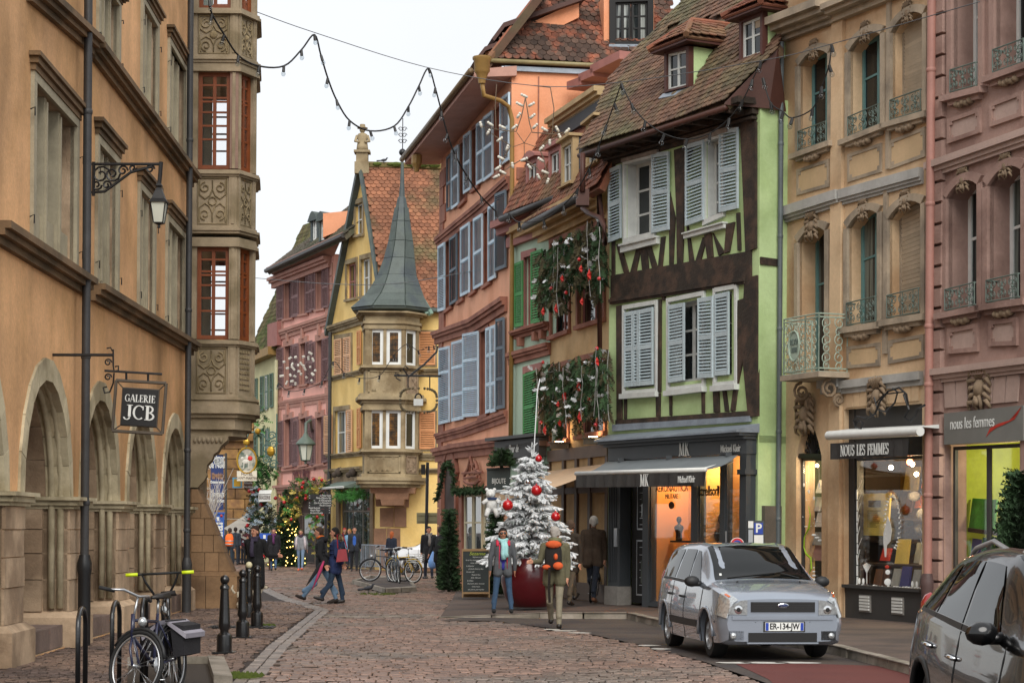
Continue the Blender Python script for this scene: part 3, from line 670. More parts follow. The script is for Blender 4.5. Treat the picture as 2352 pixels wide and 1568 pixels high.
for y0,y1,kind in((33,126,1),(405,518,2),(795,906,3)):
 zt,zb=ozy(y0),ozy(y1);m=MB();ring(m,PLAN,zb,zt,-.02);m.build('parapet',ORS,og)
 oband(y0-14,y0,.08,.1,.05)if y0>100 else oband(y0-13,y0,.07,.1)
 oband(y1,y1+18,.04,.1,.06)
 for pl,L,u0,u1 in((FA,LA,.1+DA,.74+DA),(FB,LB_,.08,.52)):
  ops(pl,y0,y1,-.01,u0-.02,-.02,.03);ops(pl,y0,y1,u1+.03,L-.02,-.02,.03);ops(pl,y0+4,y1-4,u1+.08,L-.07,.03,.05)
  m=MB();cu,cz=(u0+u1)/2,(zt+zb)/2;h=(zt-zb)*.44;w=(u1-u0)*.45;T=.014
  if kind==3 and pl is FB:
   for r_ in range(8):
    for c_ in range(4):m.ub(pl,u0+.04+c_*.1,u0+.11+c_*.1,zt-.12-r_*.11,zt-.06-r_*.11,-.02,.012)
  else:
   for sx in(1,-1):
    for sz in(1,-1):
     m.tube(spiral(pl,cu+sx*w*.55,cz+sz*h*.62,w*.4,w*.12,math.pi/2*(1 if sz>0 else-1),sx*sz*-1.2,.0,14),T,5)
     m.tube([pl.W(cu+sx*w*.95,cz+sz*h*.95,0),pl.W(cu+sx*w*.95,cz+sz*h*.3,0),pl.W(cu+sx*w*.55,cz+sz*h*.1,0),pl.W(cu+sx*w*.2,cz+sz*h*.25,0),pl.W(cu,cz+sz*h*.55,0),pl.W(cu,cz+sz*h*.95,0)],T,5)
   m.ball(pl.W(cu,cz,0),w*.28,10,6,(1,.4,1))if kind==1 else m.tube(spiral(pl,cu,cz,w*.3,w*.3,0,1,0,8),T,5)
   for a in range(4):m.tube([pl.W(cu+w*1.05*(1,1,-1,-1)[a],cz+h*1.05*(1,-1,-1,1)[a],.005),pl.W(cu+w*1.05*(1,-1,-1,1)[a],cz+h*1.05*(-1,-1,1,1)[a],.005)],.01,4)
  m.build('carved_relief',ORC,og,kind='stuff')
FT=MB();cut=[(924,949,.12),(949,958,.03),(958,985,-.06),(985,1000,-.16)]
for y0,y1,o in cut:ring(FT,PLAN,ozy(y1),ozy(y0),o)
FT.build('foot_cornice',ORS,og)
FT=MB()
CB=[(1000,521,1.5),(1010,520,1.5),(1022,506,1.4),(1036,498,1.4),(1042,489,1.3),(1056,484,1.2),(1066,474,1.1),(1084,471,1.),(1092,473,.9),(1104,466,.8),(1119,452,.6)]
for(y0,x0_,d0_),(y1,x1_,d1_)in zip(CB[:-1],CB[1:]):
 rr_=[[V((oX(410),OD+.05,z)),V((oX(xr),OD+.05,z)),V((at(xr+4,1211,OD+.2).x,OD+.2,z)),V((at(xr+4,1211,OD+dp).x,OD+dp,z)),V((oX(410),OD+dp,z))]for z,xr,dp in((ozy(y1),x1_,d1_),(ozy(y0),x0_,d0_))]
 FT.idx(rr_[0]+rr_[1],[(4,3,2,1,0),(5,6,7,8,9)]+[(i,(i+1)%5,(i+1)%5+5,i+5)for i in range(5)])
for i in range(7):FT.ball((oX(446+i*10),OD+.03,ozy(1010)),.05,8,5,(.8,.8,1.2))
FT.build('corbel',ORS,og)
bt=thing('stone_buttress','sloping sandstone buttress of big blocks under the carved oriel','buttress',(oX(490),OD,0))
BST=M('buttress_stone','#8f7152',.9,.2,1.4,.5,26,rnd=.16,second='#6b523a',sscale=.9)
BP=PL((oX(437),OD+.1),(1,0));edge=lambda z:oX(452)+(oX(534)-oX(452))*(ozy(1120)-z)/(ozy(1120)-ozy(1312))-oX(437)
zs=[ozy(y)for y in(1312,1268,1228,1190,1155,1122)]
for i in range(5):
 e0,e1=edge(zs[i]),edge(zs[i+1]);nb=3 if i<2 else 2 if i<4 else 1
 for j in range(nb):
  a0,a1=e0*j/nb,e0*(j+1)/nb;b0,b1=(a0,a1)if j<nb-1 else(min(a0,e1-.02),e1)
  m=MB();m.prism(BP,[(a0+.006,zs[i]+.006),(a1-.006,zs[i]+.006),(max(b1,b0+.02)-.006,zs[i+1]-.006),(b0+.006,zs[i+1]-.006)],-.6,rr(0,.02));m.build('stone_block',BST,bt)
m=MB();m.prism(BP,[(-.1,.02),(edge(zs[0])-.04,.02),(edge(zs[0])-.04,zs[0]),(edge(zs[5])-.03,zs[5]-.02),(-.1,zs[5]+.05)],-.59,-.03);m.build('mortar_core',DST,bt)
m=MB();m.ub(BP,-1.2,.08,0,ozy(990),-1.6,-.61);m.build('wall_core',ORS,bt)
for j in range(3):
 m=MB();w=(oX(546)-oX(437))/3;m.ub(BP,w*j+.006,w*(j+1)-.006,0,ozy(1312)-.1,-.6,.12);m.build('base_block',BST,bt)
m=MB();m.prism(BP,[(-.02,ozy(1312)-.095),(oX(547)-oX(437),ozy(1312)-.095),(oX(538)-oX(437),ozy(1312)),(-.02,ozy(1312))],-.6,.1);m.build('base_weathering',BST,bt)
# ================================================================ right: cream rococo building and brown pink sandstone building
RP=PL((5.99,36.8),(.391,-.92));ru=lambda px:RP.uz(px,1000)[0]
CRM=M('cream_stucco','#dabd98',.9,.14,.7,.3,20,streak=.14,second='#c09d78',sscale=.6)
CRS=M('greyed_stone_trim','#b0a08a',.9,.14,1.5,.3,26,streak=.16,second='#8e8272',sscale=1.4)
CRP=M('cream_panel','#cdb18a',.9,.1,1,.2,20,streak=.12)
CAP=M('pale_grey_course','#b3b2ad',.85,.12,2,.3,26,streak=.25)
CARV=M('carved_brown_stone','#8b7862',.9,.25,5,.5,40)
TEAL=M('teal_window_paint','#5f8786',.6,.12,3,.1,20)
BLIND=M('roller_blind','#b7a892',.75,.12,3,rnd=.1)
DGREY=M('dark_grey_shopfront','#3c3b3a',.55,.12,2,.1,30)
BLK=M('matt_black','#141414',.7,.1,3)
rb=thing('cream_building','cream building with arched windows, carved keystones and iron window rails','building',RP.W(.5,0))
NW={'a2':(1839,152,352,1906,124,328),'b2':(1954,119,319,2027,79,290),'c2':(2051,76,281,2124,34,260),'a1':(1837,557,862,1899,530,850),'b1':(1951,524,752,2020,490,741),'c1':(2044,505,735,2120,469,722)}
NQ={k:qd(RP,*v)for k,v in NW.items()}
nsw=qd(RP,1829,1047,1346,1887,1047,1350);nsh=qd(RP,1939,940,1420,2118,926,1436)
U0,U1=ru(1789),ru(2133);TOPZ=13.2
fan=nsw.arch(.62)
holes=[q.arch(.17)for q in NQ.values()]+[fan,nsh.poly()]
wall('wall',rb,RP,[(U0,0),(U1,0),(U1,TOPZ),(U0,TOPZ)],holes,CRM,.42,CRM)
m=MB();m.ub(RP,U0,U1,4.4,TOPZ,-7,-2.6);m.ub(RP,U0,U1,0,TOPZ,-7,-6);m.ub(RP,U0,U0+.2,0,TOPZ,-6,-.02);m.ub(RP,U1-.2,U1,0,TOPZ,-6,-.02);m.ub(RP,U0+.2,U1-.2,4.2,4.39,-6,-.44);m.ub(RP,U0,U1,TOPZ,TOPZ+.2,-7,.2);m.build('rear_block',CRM,rb)
for k,q in NQ.items():
 surround(rb,q,.12,.06,CRS,sill=False,arch=.17)
 if k[0]=='c':
  p=q.sub(0,1,0,1.12,-.22);fr=MB();fr.pb(p,0,.05,0,1,-.03,.02);fr.pb(p,.95,1,0,1,-.03,.02);sh=fr.build('roller_shutter',CRS,rb);n=26
  for i in range(n):
   s=MB();t=i/n;s.hexa([p.W(.05,t+.002,.0),p.W(.95,t+.002,.0),p.W(.95,t+.002,-.03),p.W(.05,t+.002,-.03),p.W(.05,t+.9/n,.018),p.W(.95,t+.9/n,.018),p.W(.95,t+.9/n,-.03),p.W(.05,t+.9/n,-.03)]);s.build('slat',BLIND,sh)
 else:
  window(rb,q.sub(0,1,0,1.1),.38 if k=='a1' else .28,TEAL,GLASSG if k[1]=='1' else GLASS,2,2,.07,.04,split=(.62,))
 s0=q.uz(.5,1);mask(rb,RP,s0[0],s0[1]+.2,.42 if k!='a1' else .6,.01,CARV)
 if k!='a1':
  m=MB();m.pb(q.grow(.2,.2,0,0),0,1,-.06,-.0,-.1,.16);m.pb(q.grow(.1,.1,0,0),.05,.95,-.1,-.06,-.05,.1);m.build('window_sill',CRS,rb)
  m=MB();c=q.uz(.5,-.1)
  for i in range(5):m.ball(RP.W(c[0]+(i-2)*.09,c[1]-.02-.02*(i%2),.08),.075,7,5,(1,.8,.8))
  m.build('carved_shell',CARV,rb,smooth=True)
  balconette(rb,q.sub(.02,.98,.02,.24),.08)
def panel(parent,q,mat,frame,w=.06,o=.03):
 m=MB();a,b=w/q.w,w/q.h
 m.pb(q,a,1-a,b,1-b,-.02,.012);p=m.build('wall_panel',mat,parent);m=MB()
 m.pb(q,0,a,0,1,-.02,o);m.pb(q,1-a,1,0,1,-.02,o);m.pb(q,a,1-a,0,b,-.02,o-.002);m.pb(q,a,1-a,1-b,1,-.02,o-.002)
 for s in(0,1):
  for t in(0,1):m.pb(q,(a if s==0 else 1-a-.07),(a+.07 if s==0 else 1-a),(b if t==0 else 1-b-.13),(b+.13 if t==0 else 1-b),-.02,o-.006)
 m.build('panel_frame',frame,p)
for p in((1832,390,449,1906,365,429),(1949,355,419,2027,328,395),(2045,324,390,2127,291,360),(1947,796,846,2023,786,840),(2042,782,836,2124,767,821)):panel(rb,qd(RP,*p),CRP,CRS)
m=MB();m.ub(RP,ru(1910),ru(1935),.1,TOPZ-.3,-.02,.07);m.build('pilaster',CRM,rb)
m=MB();m.ub(RP,ru(2034),ru(2042),8.2,12.2,-.02,.05);m.ub(RP,ru(2030),ru(2038),4.9,7.9,-.02,.05);m.build('mullion_strip',CRS,rb)
course(rb,RP,(1792,482),(1934,436),.3,.16,CAP,steps=((0,.6,1),(.6,.8,.7),(.8,1,.4)));course(rb,RP,(1936,437),(2122,385),.28,.12,CAP,steps=((0,.6,1),(.6,.8,.7),(.8,1,.4)))
course(rb,RP,(1892,874),(1938,869),.26,.16,CAP,steps=((0,.6,1),(.6,1,.5)));course(rb,RP,(1938,875),(2122,852),.24,.12,CAP,steps=((0,.6,1),(.6,1,.5)))
course(rb,RP,(1768,62),(1925,2),.42,.5,CRS,'cornice',steps=((0,.35,1),(.35,.6,.75),(.6,.8,.45),(.8,1,.25)));course(rb,RP,(1925,16),(2136,-70),.3,.4,CRS,'cornice',steps=((0,.35,1),(.35,.6,.75),(.6,1,.35)))
a,b=RP.uz(1768,62),RP.uz(1925,2);m=MB();mid=(a[0]+b[0])/2
m.prism(RP,[(a[0],a[1]),(a[0],a[1]+.22),(mid,a[1]+1.7),(mid,a[1]+1.45),(a[0]+.25,a[1])][::-1],-.3,.5);m.prism(RP,[(b[0],a[1]),(b[0]-.25,a[1]),(mid,a[1]+1.45),(mid,a[1]+1.7),(b[0],a[1]+.22)][::-1],-.3,.5);m.build('pediment',CRS,rb)
m=MB();m.prism(RP,[(a[0]+.2,a[1]),(b[0]-.2,a[1]),(mid,a[1]+1.5)],-.3,.1);m.build('pediment_field',CRM,rb)
m=MB();bu0,bu1,bz0,bz1=RP.uz(1799,1000,.62)[0],RP.uz(1879,1000,.62)[0],RP.uz(1850,868)[1],RP.uz(1850,740)[1];BO=.62
bal=MB();bal.ub(RP,bu0-.05,bu1+.08,bz0-.1,bz0,-.05,BO+.05);bal=bal.build('balcony',CRS,rb)
bq=qr(RP,bu0,bu1,bz0,bz1,BO)
def grille(name,q,parent,mat,n=2,r=.014):
 m=MB();W=q.W
 for t in(0,.06,.94,1):m.tube([W(0,t),W(1,t)],r,5)
 for s in(0,1):m.tube([W(s,0),W(s,1)],r*1.2,5)
 for i in range(n):
  for j in range(3):
   c=q.uz((i+.5)/n,.2+.3*j);k=q.w/n*.24
   for sg in(1,-1):
    m.tube(spiral(q.pl,c[0]+sg*k*.9,c[1]+.05,k*.8,k*.2,math.pi/2*sg,sg*1.3,q.off),r*.7,4);m.tube(spiral(q.pl,c[0]+sg*k*.9,c[1]-.1,k*.6,k*.15,-math.pi/2*sg,-sg*1.2,q.off),r*.7,4)
 return m.build(name,mat,parent)
GI=M('pale_green_iron','#9fb0a0',.6,.15,8)
gq=bq.sub(.0,.62,0,1);grille('railing',gq,bal,GI,2)
m=MB();c=gq.uz(.5,.5);m.tube([RP.W(c[0]+.19*math.cos(a*math.pi/10),c[1]+.28*math.sin(a*math.pi/10),BO+.01)for a in range(21)],.02,5)
m.prism(RP,[(c[0]+.17*math.cos(a*math.pi/10),c[1]+.26*math.sin(a*math.pi/10))for a in range(20)],BO-.01,BO+.004);m.build('oval_plate',GI,bal)
text('RLXV',RP.W(c[0],c[1]+.07,BO+.012),RP.u,(0,0,1),.11,GREENIRON,bal,sx=.75,bold=.004);text('1898',RP.W(c[0],c[1]-.08,BO+.012),RP.u,(0,0,1),.1,GREENIRON,bal,sx=.75,bold=.004)
grille('railing',bq.sub(.62,1,0,1),bal,GI,1)
for uu in(bu0,bu1):
 P2=PL(RP.W(uu,0,0),-RP.n);grille('railing',qr(P2,-BO,0,bz0,bz1),bal,GI,1)
m=MB()
for s in(.1,.9):
 P2=PL(RP.W(bu0+(bu1-bu0)*s,0,0),-RP.n);m.tube(spiral(P2,-.3,bz0-.3,.18,.05,math.pi/2,1.5),.03,6);m.tube(spiral(P2,-.1,bz0-.5,.12,.03,-math.pi/2,-1.5),.03,6)
m.build('balcony_bracket',CARV,rb);mask(rb,RP,ru(1857),RP.uz(1857,950)[1],.85,.05,CARV)
m=MB();c=nsw.uz(.5,1)
for i in range(9):
 a=math.pi*(i+.5)/9;m.tube([RP.W(c[0]+.06*math.cos(a),c[1]+.05,-.1),RP.W(c[0]+.3*math.cos(a),c[1]+.05+.5*math.sin(a),-.1)],.012,4);m.tube(spiral(RP,c[0]+.24*math.cos(a),c[1]+.05+.38*math.sin(a),.06,.02,a,1.2,-.1,8),.009,4)
m.pb(nsw,0,1,.985,1.02,-.16,-.04);m.build('fanlight_grille',BLACKIRON,rb);m=MB();m.prism(RP,fan[2:],-.22,-.2);m.build('fanlight',GLASS,rb)
WARMW=M('shop_back_wall','#8a6c34',.8,.6,2);YEL=M('yellow_poster','#e3cf6a',.7,.1,4);SHELF=M('dark_shelf','#33261c',.7,.2,4)
def lamp(name,p,w,col=(1,.78,.45),r=.05,parent=None):
 l=bpy.data.lights.new(name,'POINT');l.energy=w;l.color=col;l.shadow_soft_size=r;o=bpy.data.objects.new(name,l);COL.objects.link(o);o.location=p;return o
BULB=M('lit_bulb','#ffdfae',.5,0,emit=14);BULBR=M('lit_red_bulb','#ff7a4a',.5,0,emit=10)
fr=window(rb,nsw.sub(0,1,0,.985),.14,DGREY,CLEAR,1,1,.05,name='shop_window')
m=MB();m.pb(nsw,-2.2,1.1,-.02,1,-.75,-.7);m.build('display_back',M('display_grey','#6f6652',.8,.2,3),rb)
m=MB();m.pb(nsw,-2.2,1.1,-.02,.04,-.7,-.44);m.build('display_floor',SHELF,rb)
shop=nsh.sub(.075,.985,.155,.765);window(rb,shop,.16,DGREY,CLEAR,1,1,.045,name='shop_window')
m=MB();m.pb(nsh,0,1,.0,.15,-.3,-.02);m.pb(nsh,0,1,.15,.165,-.3,.06);m.pb(nsh,0,.075,.165,1,-.3,-.1);m.pb(nsh,.985,1,.165,1,-.3,-.1);m.pb(nsh,.075,.985,.77,1,-.3,-.12);m.build('shopfront',DGREY,rb)
for a in(.2,.62):
 q=nsh.sub(a,a+.15,.04,.12);m=MB();m.pb(q,0,1,0,1,-.04,0);v=m.build('vent',M('vent_grey','#8d8a85',.6,.1,5),rb)
 for i in range(5):s=MB();s.pb(q,.08,.92,.1+i*.18,.22+i*.18,-.01,.02);s.build('vent_slat',WHITEP,v)
m=MB();q=shop;m.pb(q,-1.9,1.05,-.2,1.3,-2.42,-2.35);m.pb(q,-1.9,-1.86,-.2,1.3,-2.35,-.46);m.pb(q,1.02,1.05,-.2,1.3,-2.35,-.3);m.build('shop_back_wall',WARMW,rb)
m=MB();m.pb(q,-1.8,1.02,-.03,.0,-2.3,-.44);m.pb(q,-.6,1.02,.16,.18,-1.2,-.6);m.pb(q,-.6,.6,.52,.54,-2.0,-1.2);m.pb(q,-.6,.6,.34,.36,-2.0,-1.2);m.pb(q,-.62,-.58,0,1,-2.0,-1.2);m.build('display_shelf',SHELF,rb)
def lit(parent,q,a,b,o,mat,r=.05):
 m=MB();m.ball(q.W(a,b,o),r,8,6);m.build('spotlight',mat,parent)
for a,b,o in((.2,.93,-.6),(.5,.95,-.6),(.3,.88,-1.0)):lit(rb,shop,a,b,o,BULB,.045)
lit(rb,shop,.53,.965,-.5,BULBR,.06);lit(rb,nsw,.3,.93,-.3,BULB,.035);lit(rb,nsw,.9,.93,-.3,BULBR,.035)
lamp('shop_light',shop.W(.5,.93,-1.1),34);lamp('shop_light',shop.W(.25,.75,-.9),22);lamp('shop_light',nsw.W(.5,.9,-.4),9)
BKC=[M('book_'+n,c,.6,.15,6)for n,c in(('red','#b5301f'),('blue','#3d3f7c'),('grey','#9a9d97'),('brown','#6a4a33'),('teal','#4d7f74'),('white','#d8d5cb'),('orange','#c76a25'))]
pf_=lambda:globals().get('pf')
def goods(q,items,cat,lab,oo=-.6):
 for i,(a,b,w,h,c,l,o)in enumerate(items):
  o=max(o,-.62)if q is pf_()else o;a=a-1.3*(abs(o)-.15)/q.w if q is not pf_()else max(-.1,a-.25)
  m=MB();p=q.sub(a,a+w,b,b+h,o);m.hexa([p.W(0,0,.05),p.W(1,0,.05),p.W(1,0,0),p.W(0,0,0),p.W(0,1,-.03),p.W(1,1,-.03),p.W(1,1,-.06),p.W(0,1,-.06)]);
  tag(m.build(cat,c,None),l,cat)
goods(shop,[(.53,.185,.17,.19,YEL,'yellow framed picture with a brown oval propped in the shop window',-.75),(.24,.0,.09,.14,BKC[3],'brown book standing at the left of the lower window row',-.4),(.34,.0,.08,.14,BKC[3],'brown tilted book beside the white snowman sticker',-.5),(.5,.0,.1,.15,BKC[2],'grey picture card right of the snowman sticker',-.4),(.62,0,.12,.17,BKC[1],'blue picture book with a green and orange figure',-.4),(.78,0,.1,.15,BKC[2],'grey green card beside the red book in the window',-.4),(.9,0,.08,.17,BKC[0],'red picture book at the right end of the shop window',-.4),(.78,.19,.09,.16,BKC[2],'grey box behind the glass snow globe',-1.),(.87,.185,.13,.15,BKC[5],'white speckled gift box on the upper display shelf',-.8),(.74,.62,.14,.1,BKC[6],'orange box on the highest shelf at the right',-1.7),(.6,.58,.08,.14,BKC[3],'dark brown box on the highest shelf beside the orange box',-1.7),(.3,.2,.12,.1,BKC[0],'pinkish floral cushion lying left of the yellow picture',-.9)],'display item','')
goods(shop,[(.05,.4,.39,.33,YEL,'large yellow poster hanging in the cream building shop window',-.5)],'poster','')
goods(shop,[(.83,.78,.17,.12,M('orange_print','#c9682c',.7,.4,5),'orange lip print hanging at the top right of the shop window',-1.9),(.55,.76,.2,.2,M('tan_print','#b39a55',.7,.3,5),'tan paper print hanging at the top of the shop window',-2.1)],'poster','')
m=MB();p=shop.sub(.1-1.3*.35/shop.w,.4-1.3*.35/shop.w,.44,.7,-.47);m.pb(p,.2,.8,.7,.9,.0,.004)
for i in range(9):m.pb(p,.15,.15+rr(.4,.7),.1+.06*i,.12+.06*i,0,.004)
m.build('poster_print',M('poster_ink','#5a4c22',.8,.2,4),bpy.data.objects['poster'])
for i in range(9):
 m=MB();a,b=rr(-.5,.3),rr(.2,.75);m.ball(shop.W(a,b,-1.4),rr(.08,.16),8,6,(1,.7,.8));tag(m.build('plush_toy',M('plush_grey','#7a736c',.95,.4,6,.8,60),None,smooth=True),'grey brown plush toy heaped on the dim shelves of the shop','toy','plush toys on the dark shelves')
goods(nsw,[(.5,.72,.4,.1,BKC[5],'cream picture card hanging highest in the narrow window',-.4),(.15,.58,.45,.11,BKC[5],'cream picture card hanging second from the top in the narrow window',-.45),(.45,.46,.4,.11,BKC[5],'cream picture card hanging third from the top in the narrow window',-.4),(.35,.2,.45,.12,M('rose_card','#b58a80',.7,.1,5),'rose printed card low in the narrow window',-.4),(.35,.32,.42,.1,BKC[2],'grey notice above the rose card in the narrow window',-.4)],'card','')
SNOW=M('window_paint_white','#e8ebe9',.6,.05,8);LIME=M('lime_ribbon','#9cc21c',.5,.05,8)
def onpane(q,off):return lambda a,b:q.W(a,b,off)
st=MB();w=onpane(shop,-.135)
for x in(.02,.965):
 for k in range(9):st.tube([w(x+rr(-.004,.004),k*.085),w(x+rr(-.004,.004),k*.085+.078)],rr(.012,.018),4)
 for k in range(7):y=.2+k*.09;s=1 if x<.5 else-1;st.tube([w(x,y),w(x+s*rr(.03,.07),y+.09)],.006,4)
st.build('painted_birch',SNOW,rb);st=MB()
for k in range(26):
 a=-1.2+k*.2;x,y=.52+.1*math.cos(a),.5+.2*math.sin(a);st.ball(w(x,y),.018,5,4);st.tube([w(x,y),w(x+.03*math.cos(a+.8),y+.03*math.sin(a+.8))],.008,4)
st.build('painted_wreath',SNOW,rb);st=MB();st.ext([w(a,b)for a,b in((.42,.24),(.44,.24),(.45,.33),(.5,.36),(.52,.44),(.5,.5),(.46,.55),(.44,.5),(.4,.42),(.4,.35))],RP.n*.004);st.build('painted_robed_figure',SNOW,rb);st=MB()
for k in range(7):st.tube([w(.16,.02),w(.16,.11),w(.16+(k-3)*.018,.19-abs(k-3)*.006)],.008,4)
for x in(.05,.11,.86,.8):st.ball(w(x,.045),.03,6,4,(.8,.3,2))
for k in range(24):st.ball(w(.02+k*.041,.008+rr(0,.01)),.03,5,4,(1.2,.2,.6))
st.build('painted_snow_scene',SNOW,rb,kind='stuff');st=MB();st.ball(w(.46,.05),.065,8,6,(1,.2,1));st.ball(w(.46,.125),.045,8,6,(1,.2,1));st.build('painted_snowman',SNOW,rb)
st=MB();st.ball(w(.45,.165),.035,8,6,(1.1,.3,.9));st.build('painted_red_hat',BKC[0],rb)
w=onpane(nsw,-.115);st=MB();st.tube([w(.28,.62),w(.36,.55),(w(.3,.45)),w(.12,.38),w(.1,.3),w(.2,.25),w(.38,.22),w(.4,.14),w(.3,.1)],[.004,.012,.02,.012,.012,.022,.022,.02,.004],5);st.build('painted_ribbon',LIME,rb);st=MB()
for k in range(26):st.ball(w(rr(.05,.95),rr(.45,.95)),rr(.006,.016),5,4)
for k in range(5):st.tube([w(.1+.2*k,.995),w(.1+.2*k,.8-.05*(k%3))],.003,4);st.ball(w(.1+.2*k,.78-.05*(k%3)),.025,6,5,(.7,.4,1.6))
for k in range(3):st.ball(w(.5+.12*k,.4-.02*k),.03,6,4,(1.6,.3,.7))
for k in range(4):st.ball(w(.5,.06+.03*k),.04-.008*k,6,4,(1.2,.3,.6))
st.build('painted_snowflakes',SNOW,rb,kind='stuff')
aw=thing('shop_awning','half rolled dark awning lettered NOUS LES FEMMES in a white casing','awning',RP.W(1.2,3.2))
a,b=RP.uz(1903,1000,.5),RP.uz(2114,990,.5);cas=MB();cas.tube([RP.W(a[0],a[1],.5),RP.W(b[0],b[1],.5)],.085,10);cas.hexa([RP.W(a[0],a[1]+.05,.02),RP.W(b[0],b[1]+.05,.02),RP.W(b[0],b[1]+.12,-.02),RP.W(a[0],a[1]+.12,-.02),RP.W(a[0],a[1]+.08,.5),RP.W(b[0],b[1]+.08,.5),RP.W(b[0],b[1]+.14,0),RP.W(a[0],a[1]+.14,0)]);cas.build('casing',WHITEP,aw,smooth=40)
vq=qd(RP,1907,1018,1055,2088,1007,1047,.52);
FAB=M('charcoal_fabric','#3b3937',.9,.15,5,.3,60)
def valance(parent,q,mat,n=24,amp=.018):
 m=MB();
 for i in range(n):
  o0,o1=amp*math.sin(i*1.9),amp*math.sin((i+1)*1.9);A=[q.W(i/n,0,o0*1.6),q.W((i+1)/n,0,o1*1.6),q.W((i+1)/n,1,o1*.3),q.W(i/n,1,o0*.3)];m.idx(A,[(0,1,2,3)])
 return m.build('valance',mat,parent,smooth=True)
valance(aw,vq,FAB);c=vq.uz(.47,.5);serif('NOUS LES FEMMES',RP.W(c[0],c[1],.56),vq.W(1,.5)-vq.W(0,.5),(0,0,1),.2,WHITEP,aw,sx=.74)
sg=thing('scroll_bracket','black wrought iron scroll bracket curling above the white awning casing','bracket',RP.W(1.6,4.2));m=MB()
def pxs(pl,pts,off):return[pl.W(*pl.uz(x,y,off),off)for x,y in pts]
m.tube(pxs(RP,[(1966,978),(1968,968),(1976,966),(1982,972),(1978,984),(1966,980),(1960,966),(1968,956),(1990,960),(2010,950),(2022,920),(2040,898),(2065,890),(2082,905),(2086,930)],.35),.018,6)
m.tube(pxs(RP,[(2008,912),(2015,940),(2035,945),(2055,925),(2062,900),(2050,892)],.35),.016,6);m.tube(pxs(RP,[(2076,905),(2088,940),(2078,958),(2090,968),(2102,955),(2108,938),(2124,930)],.35),.022,6);m.tube(pxs(RP,[(2012,925),(2030,905),(2075,900)],.35),.014,5);m.build('scrollwork',BLACKIRON,sg)
mask(rb,RP,ru(2022),RP.uz(2022,910)[1],.75,.05,CARV)
m=MB()
for k in range(10):
 a=ru(1945)+(ru(2112)-ru(1945))*k/10;m.ub(RP,a+.01,a+(ru(2112)-ru(1945))/10-.01,nsh.uz(.5,1)[1]+.04,nsh.uz(.5,1)[1]+.42,-.02,.025)
m.build('flat_arch_stones',CRM,rb,kind='stuff')
# ---------------------------------------------------------------- brown pink building
PNK=M('brown_pink_sandstone','#a3867b',.9,.14,1.2,.45,24,second='#8a6e64',sscale=1.1,streak=.1)
PNL=M('dusty_pink_panel','#b29a8f',.9,.12,1.2,.25,20,streak=.1)
pb_=thing('pink_sandstone_building','brown pink sandstone building with quoins and tall white framed windows','building',RP.W(4,0))
PW=[(2194,-60,219,2256,-90,203),(2292,-110,174,2366,-140,148),(2182,457,719,2253,424,705),(2277,428,700,2354,390,688)]
PQ=[qd(RP,*w)for w in PW];V0,V1=ru(2134),ru(2420);psh=qd(RP,2172,1020,1560,2346,1010,1640);ps2=qd(RP,2362,1009,1645,2415,1006,1670)
wall('wall',pb_,RP,[(V0+.003,0),(V1,0),(V1,13),(V0+.003,13)],[q.arch(.17)for q in PQ]+[psh.poly()],PNK,.46,PNK,off=.03)
m=MB();m.ub(RP,V0+.01,V1,4.2,13,-7,-2.6);m.ub(RP,V0+.01,V1,0,13,-7,-6);m.ub(RP,V1-.2,V1,0,13,-6,.0);m.ub(RP,V0+.2,V1-.2,4.0,4.19,-6,-.4);m.ub(RP,V0+.01,V1,13,13.2,-7,.2);m.build('rear_block',PNK,pb_)
for i,q in enumerate(PQ):
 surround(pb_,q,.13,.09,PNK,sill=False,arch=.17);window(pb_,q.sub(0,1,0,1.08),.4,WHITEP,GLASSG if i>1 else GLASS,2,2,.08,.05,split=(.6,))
 s0=q.uz(.5,1);
 if i>1:mask(pb_,RP,s0[0],s0[1]+.2,.45,.03,CARV)
 m=MB();m.pb(q.grow(.2,.2,0,0),0,1,-.05,0,-.1,.2);m.pb(q.grow(.1,.1,0,0),.05,.95,-.09,-.05,-.05,.12)
 m.build('window_sill',PNK,pb_);m=MB();c=q.uz(.5,-.09)
 for k in range(5):m.ball(RP.W(c[0]+(k-2)*.09,c[1]-.02*(k%2),.1),.075,7,5,(1,.8,.8))
 m.build('carved_shell',CARV,pb_,smooth=True);balconette(pb_,q.sub(.02,.98,.02,.2),.12)
for p in((2180,274,331,2256,248,305),(2277,238,293,2352,209,267),(2180,756,813,2250,742,807),(2275,737,795,2340,728,793)):panel(pb_,qd(RP,*p,.03),PNL,PNK,.07,.05)
for a,b,h in(((2143,376),(2380,293),.26),((2143,850),(2380,820),.24)):course(pb_,RP,a,b,h,.2,PNL,steps=((0,.45,1),(.45,.75,.7),(.75,1,.5)))
zq=.15
while zq<12.8:
 m=MB();q=qr(RP,ru(2144),ru(2172),zq,zq+.345,.03);
 m.hexa([q.W(0,.02,.0),q.W(1,.02,.0),q.W(1,.02,-.1),q.W(0,.02,-.1),q.W(0,.98,0),q.W(1,.98,0),q.W(1,.98,-.1),q.W(0,.98,-.1)]);m.hexa([q.W(0.01,.06,.09),q.W(.97,.06,.09),q.W(1,.0,-.01),q.W(0,.0,-.01),q.W(.01,.94,.09),q.W(.97,.94,.09),q.W(1,1,-.01),q.W(0,1,-.01)]);m.build('quoin_stone',PNK,pb_);zq+=.36
mask(pb_,RP,ru(2258),RP.uz(2258,890)[1],.8,.04,CARV)
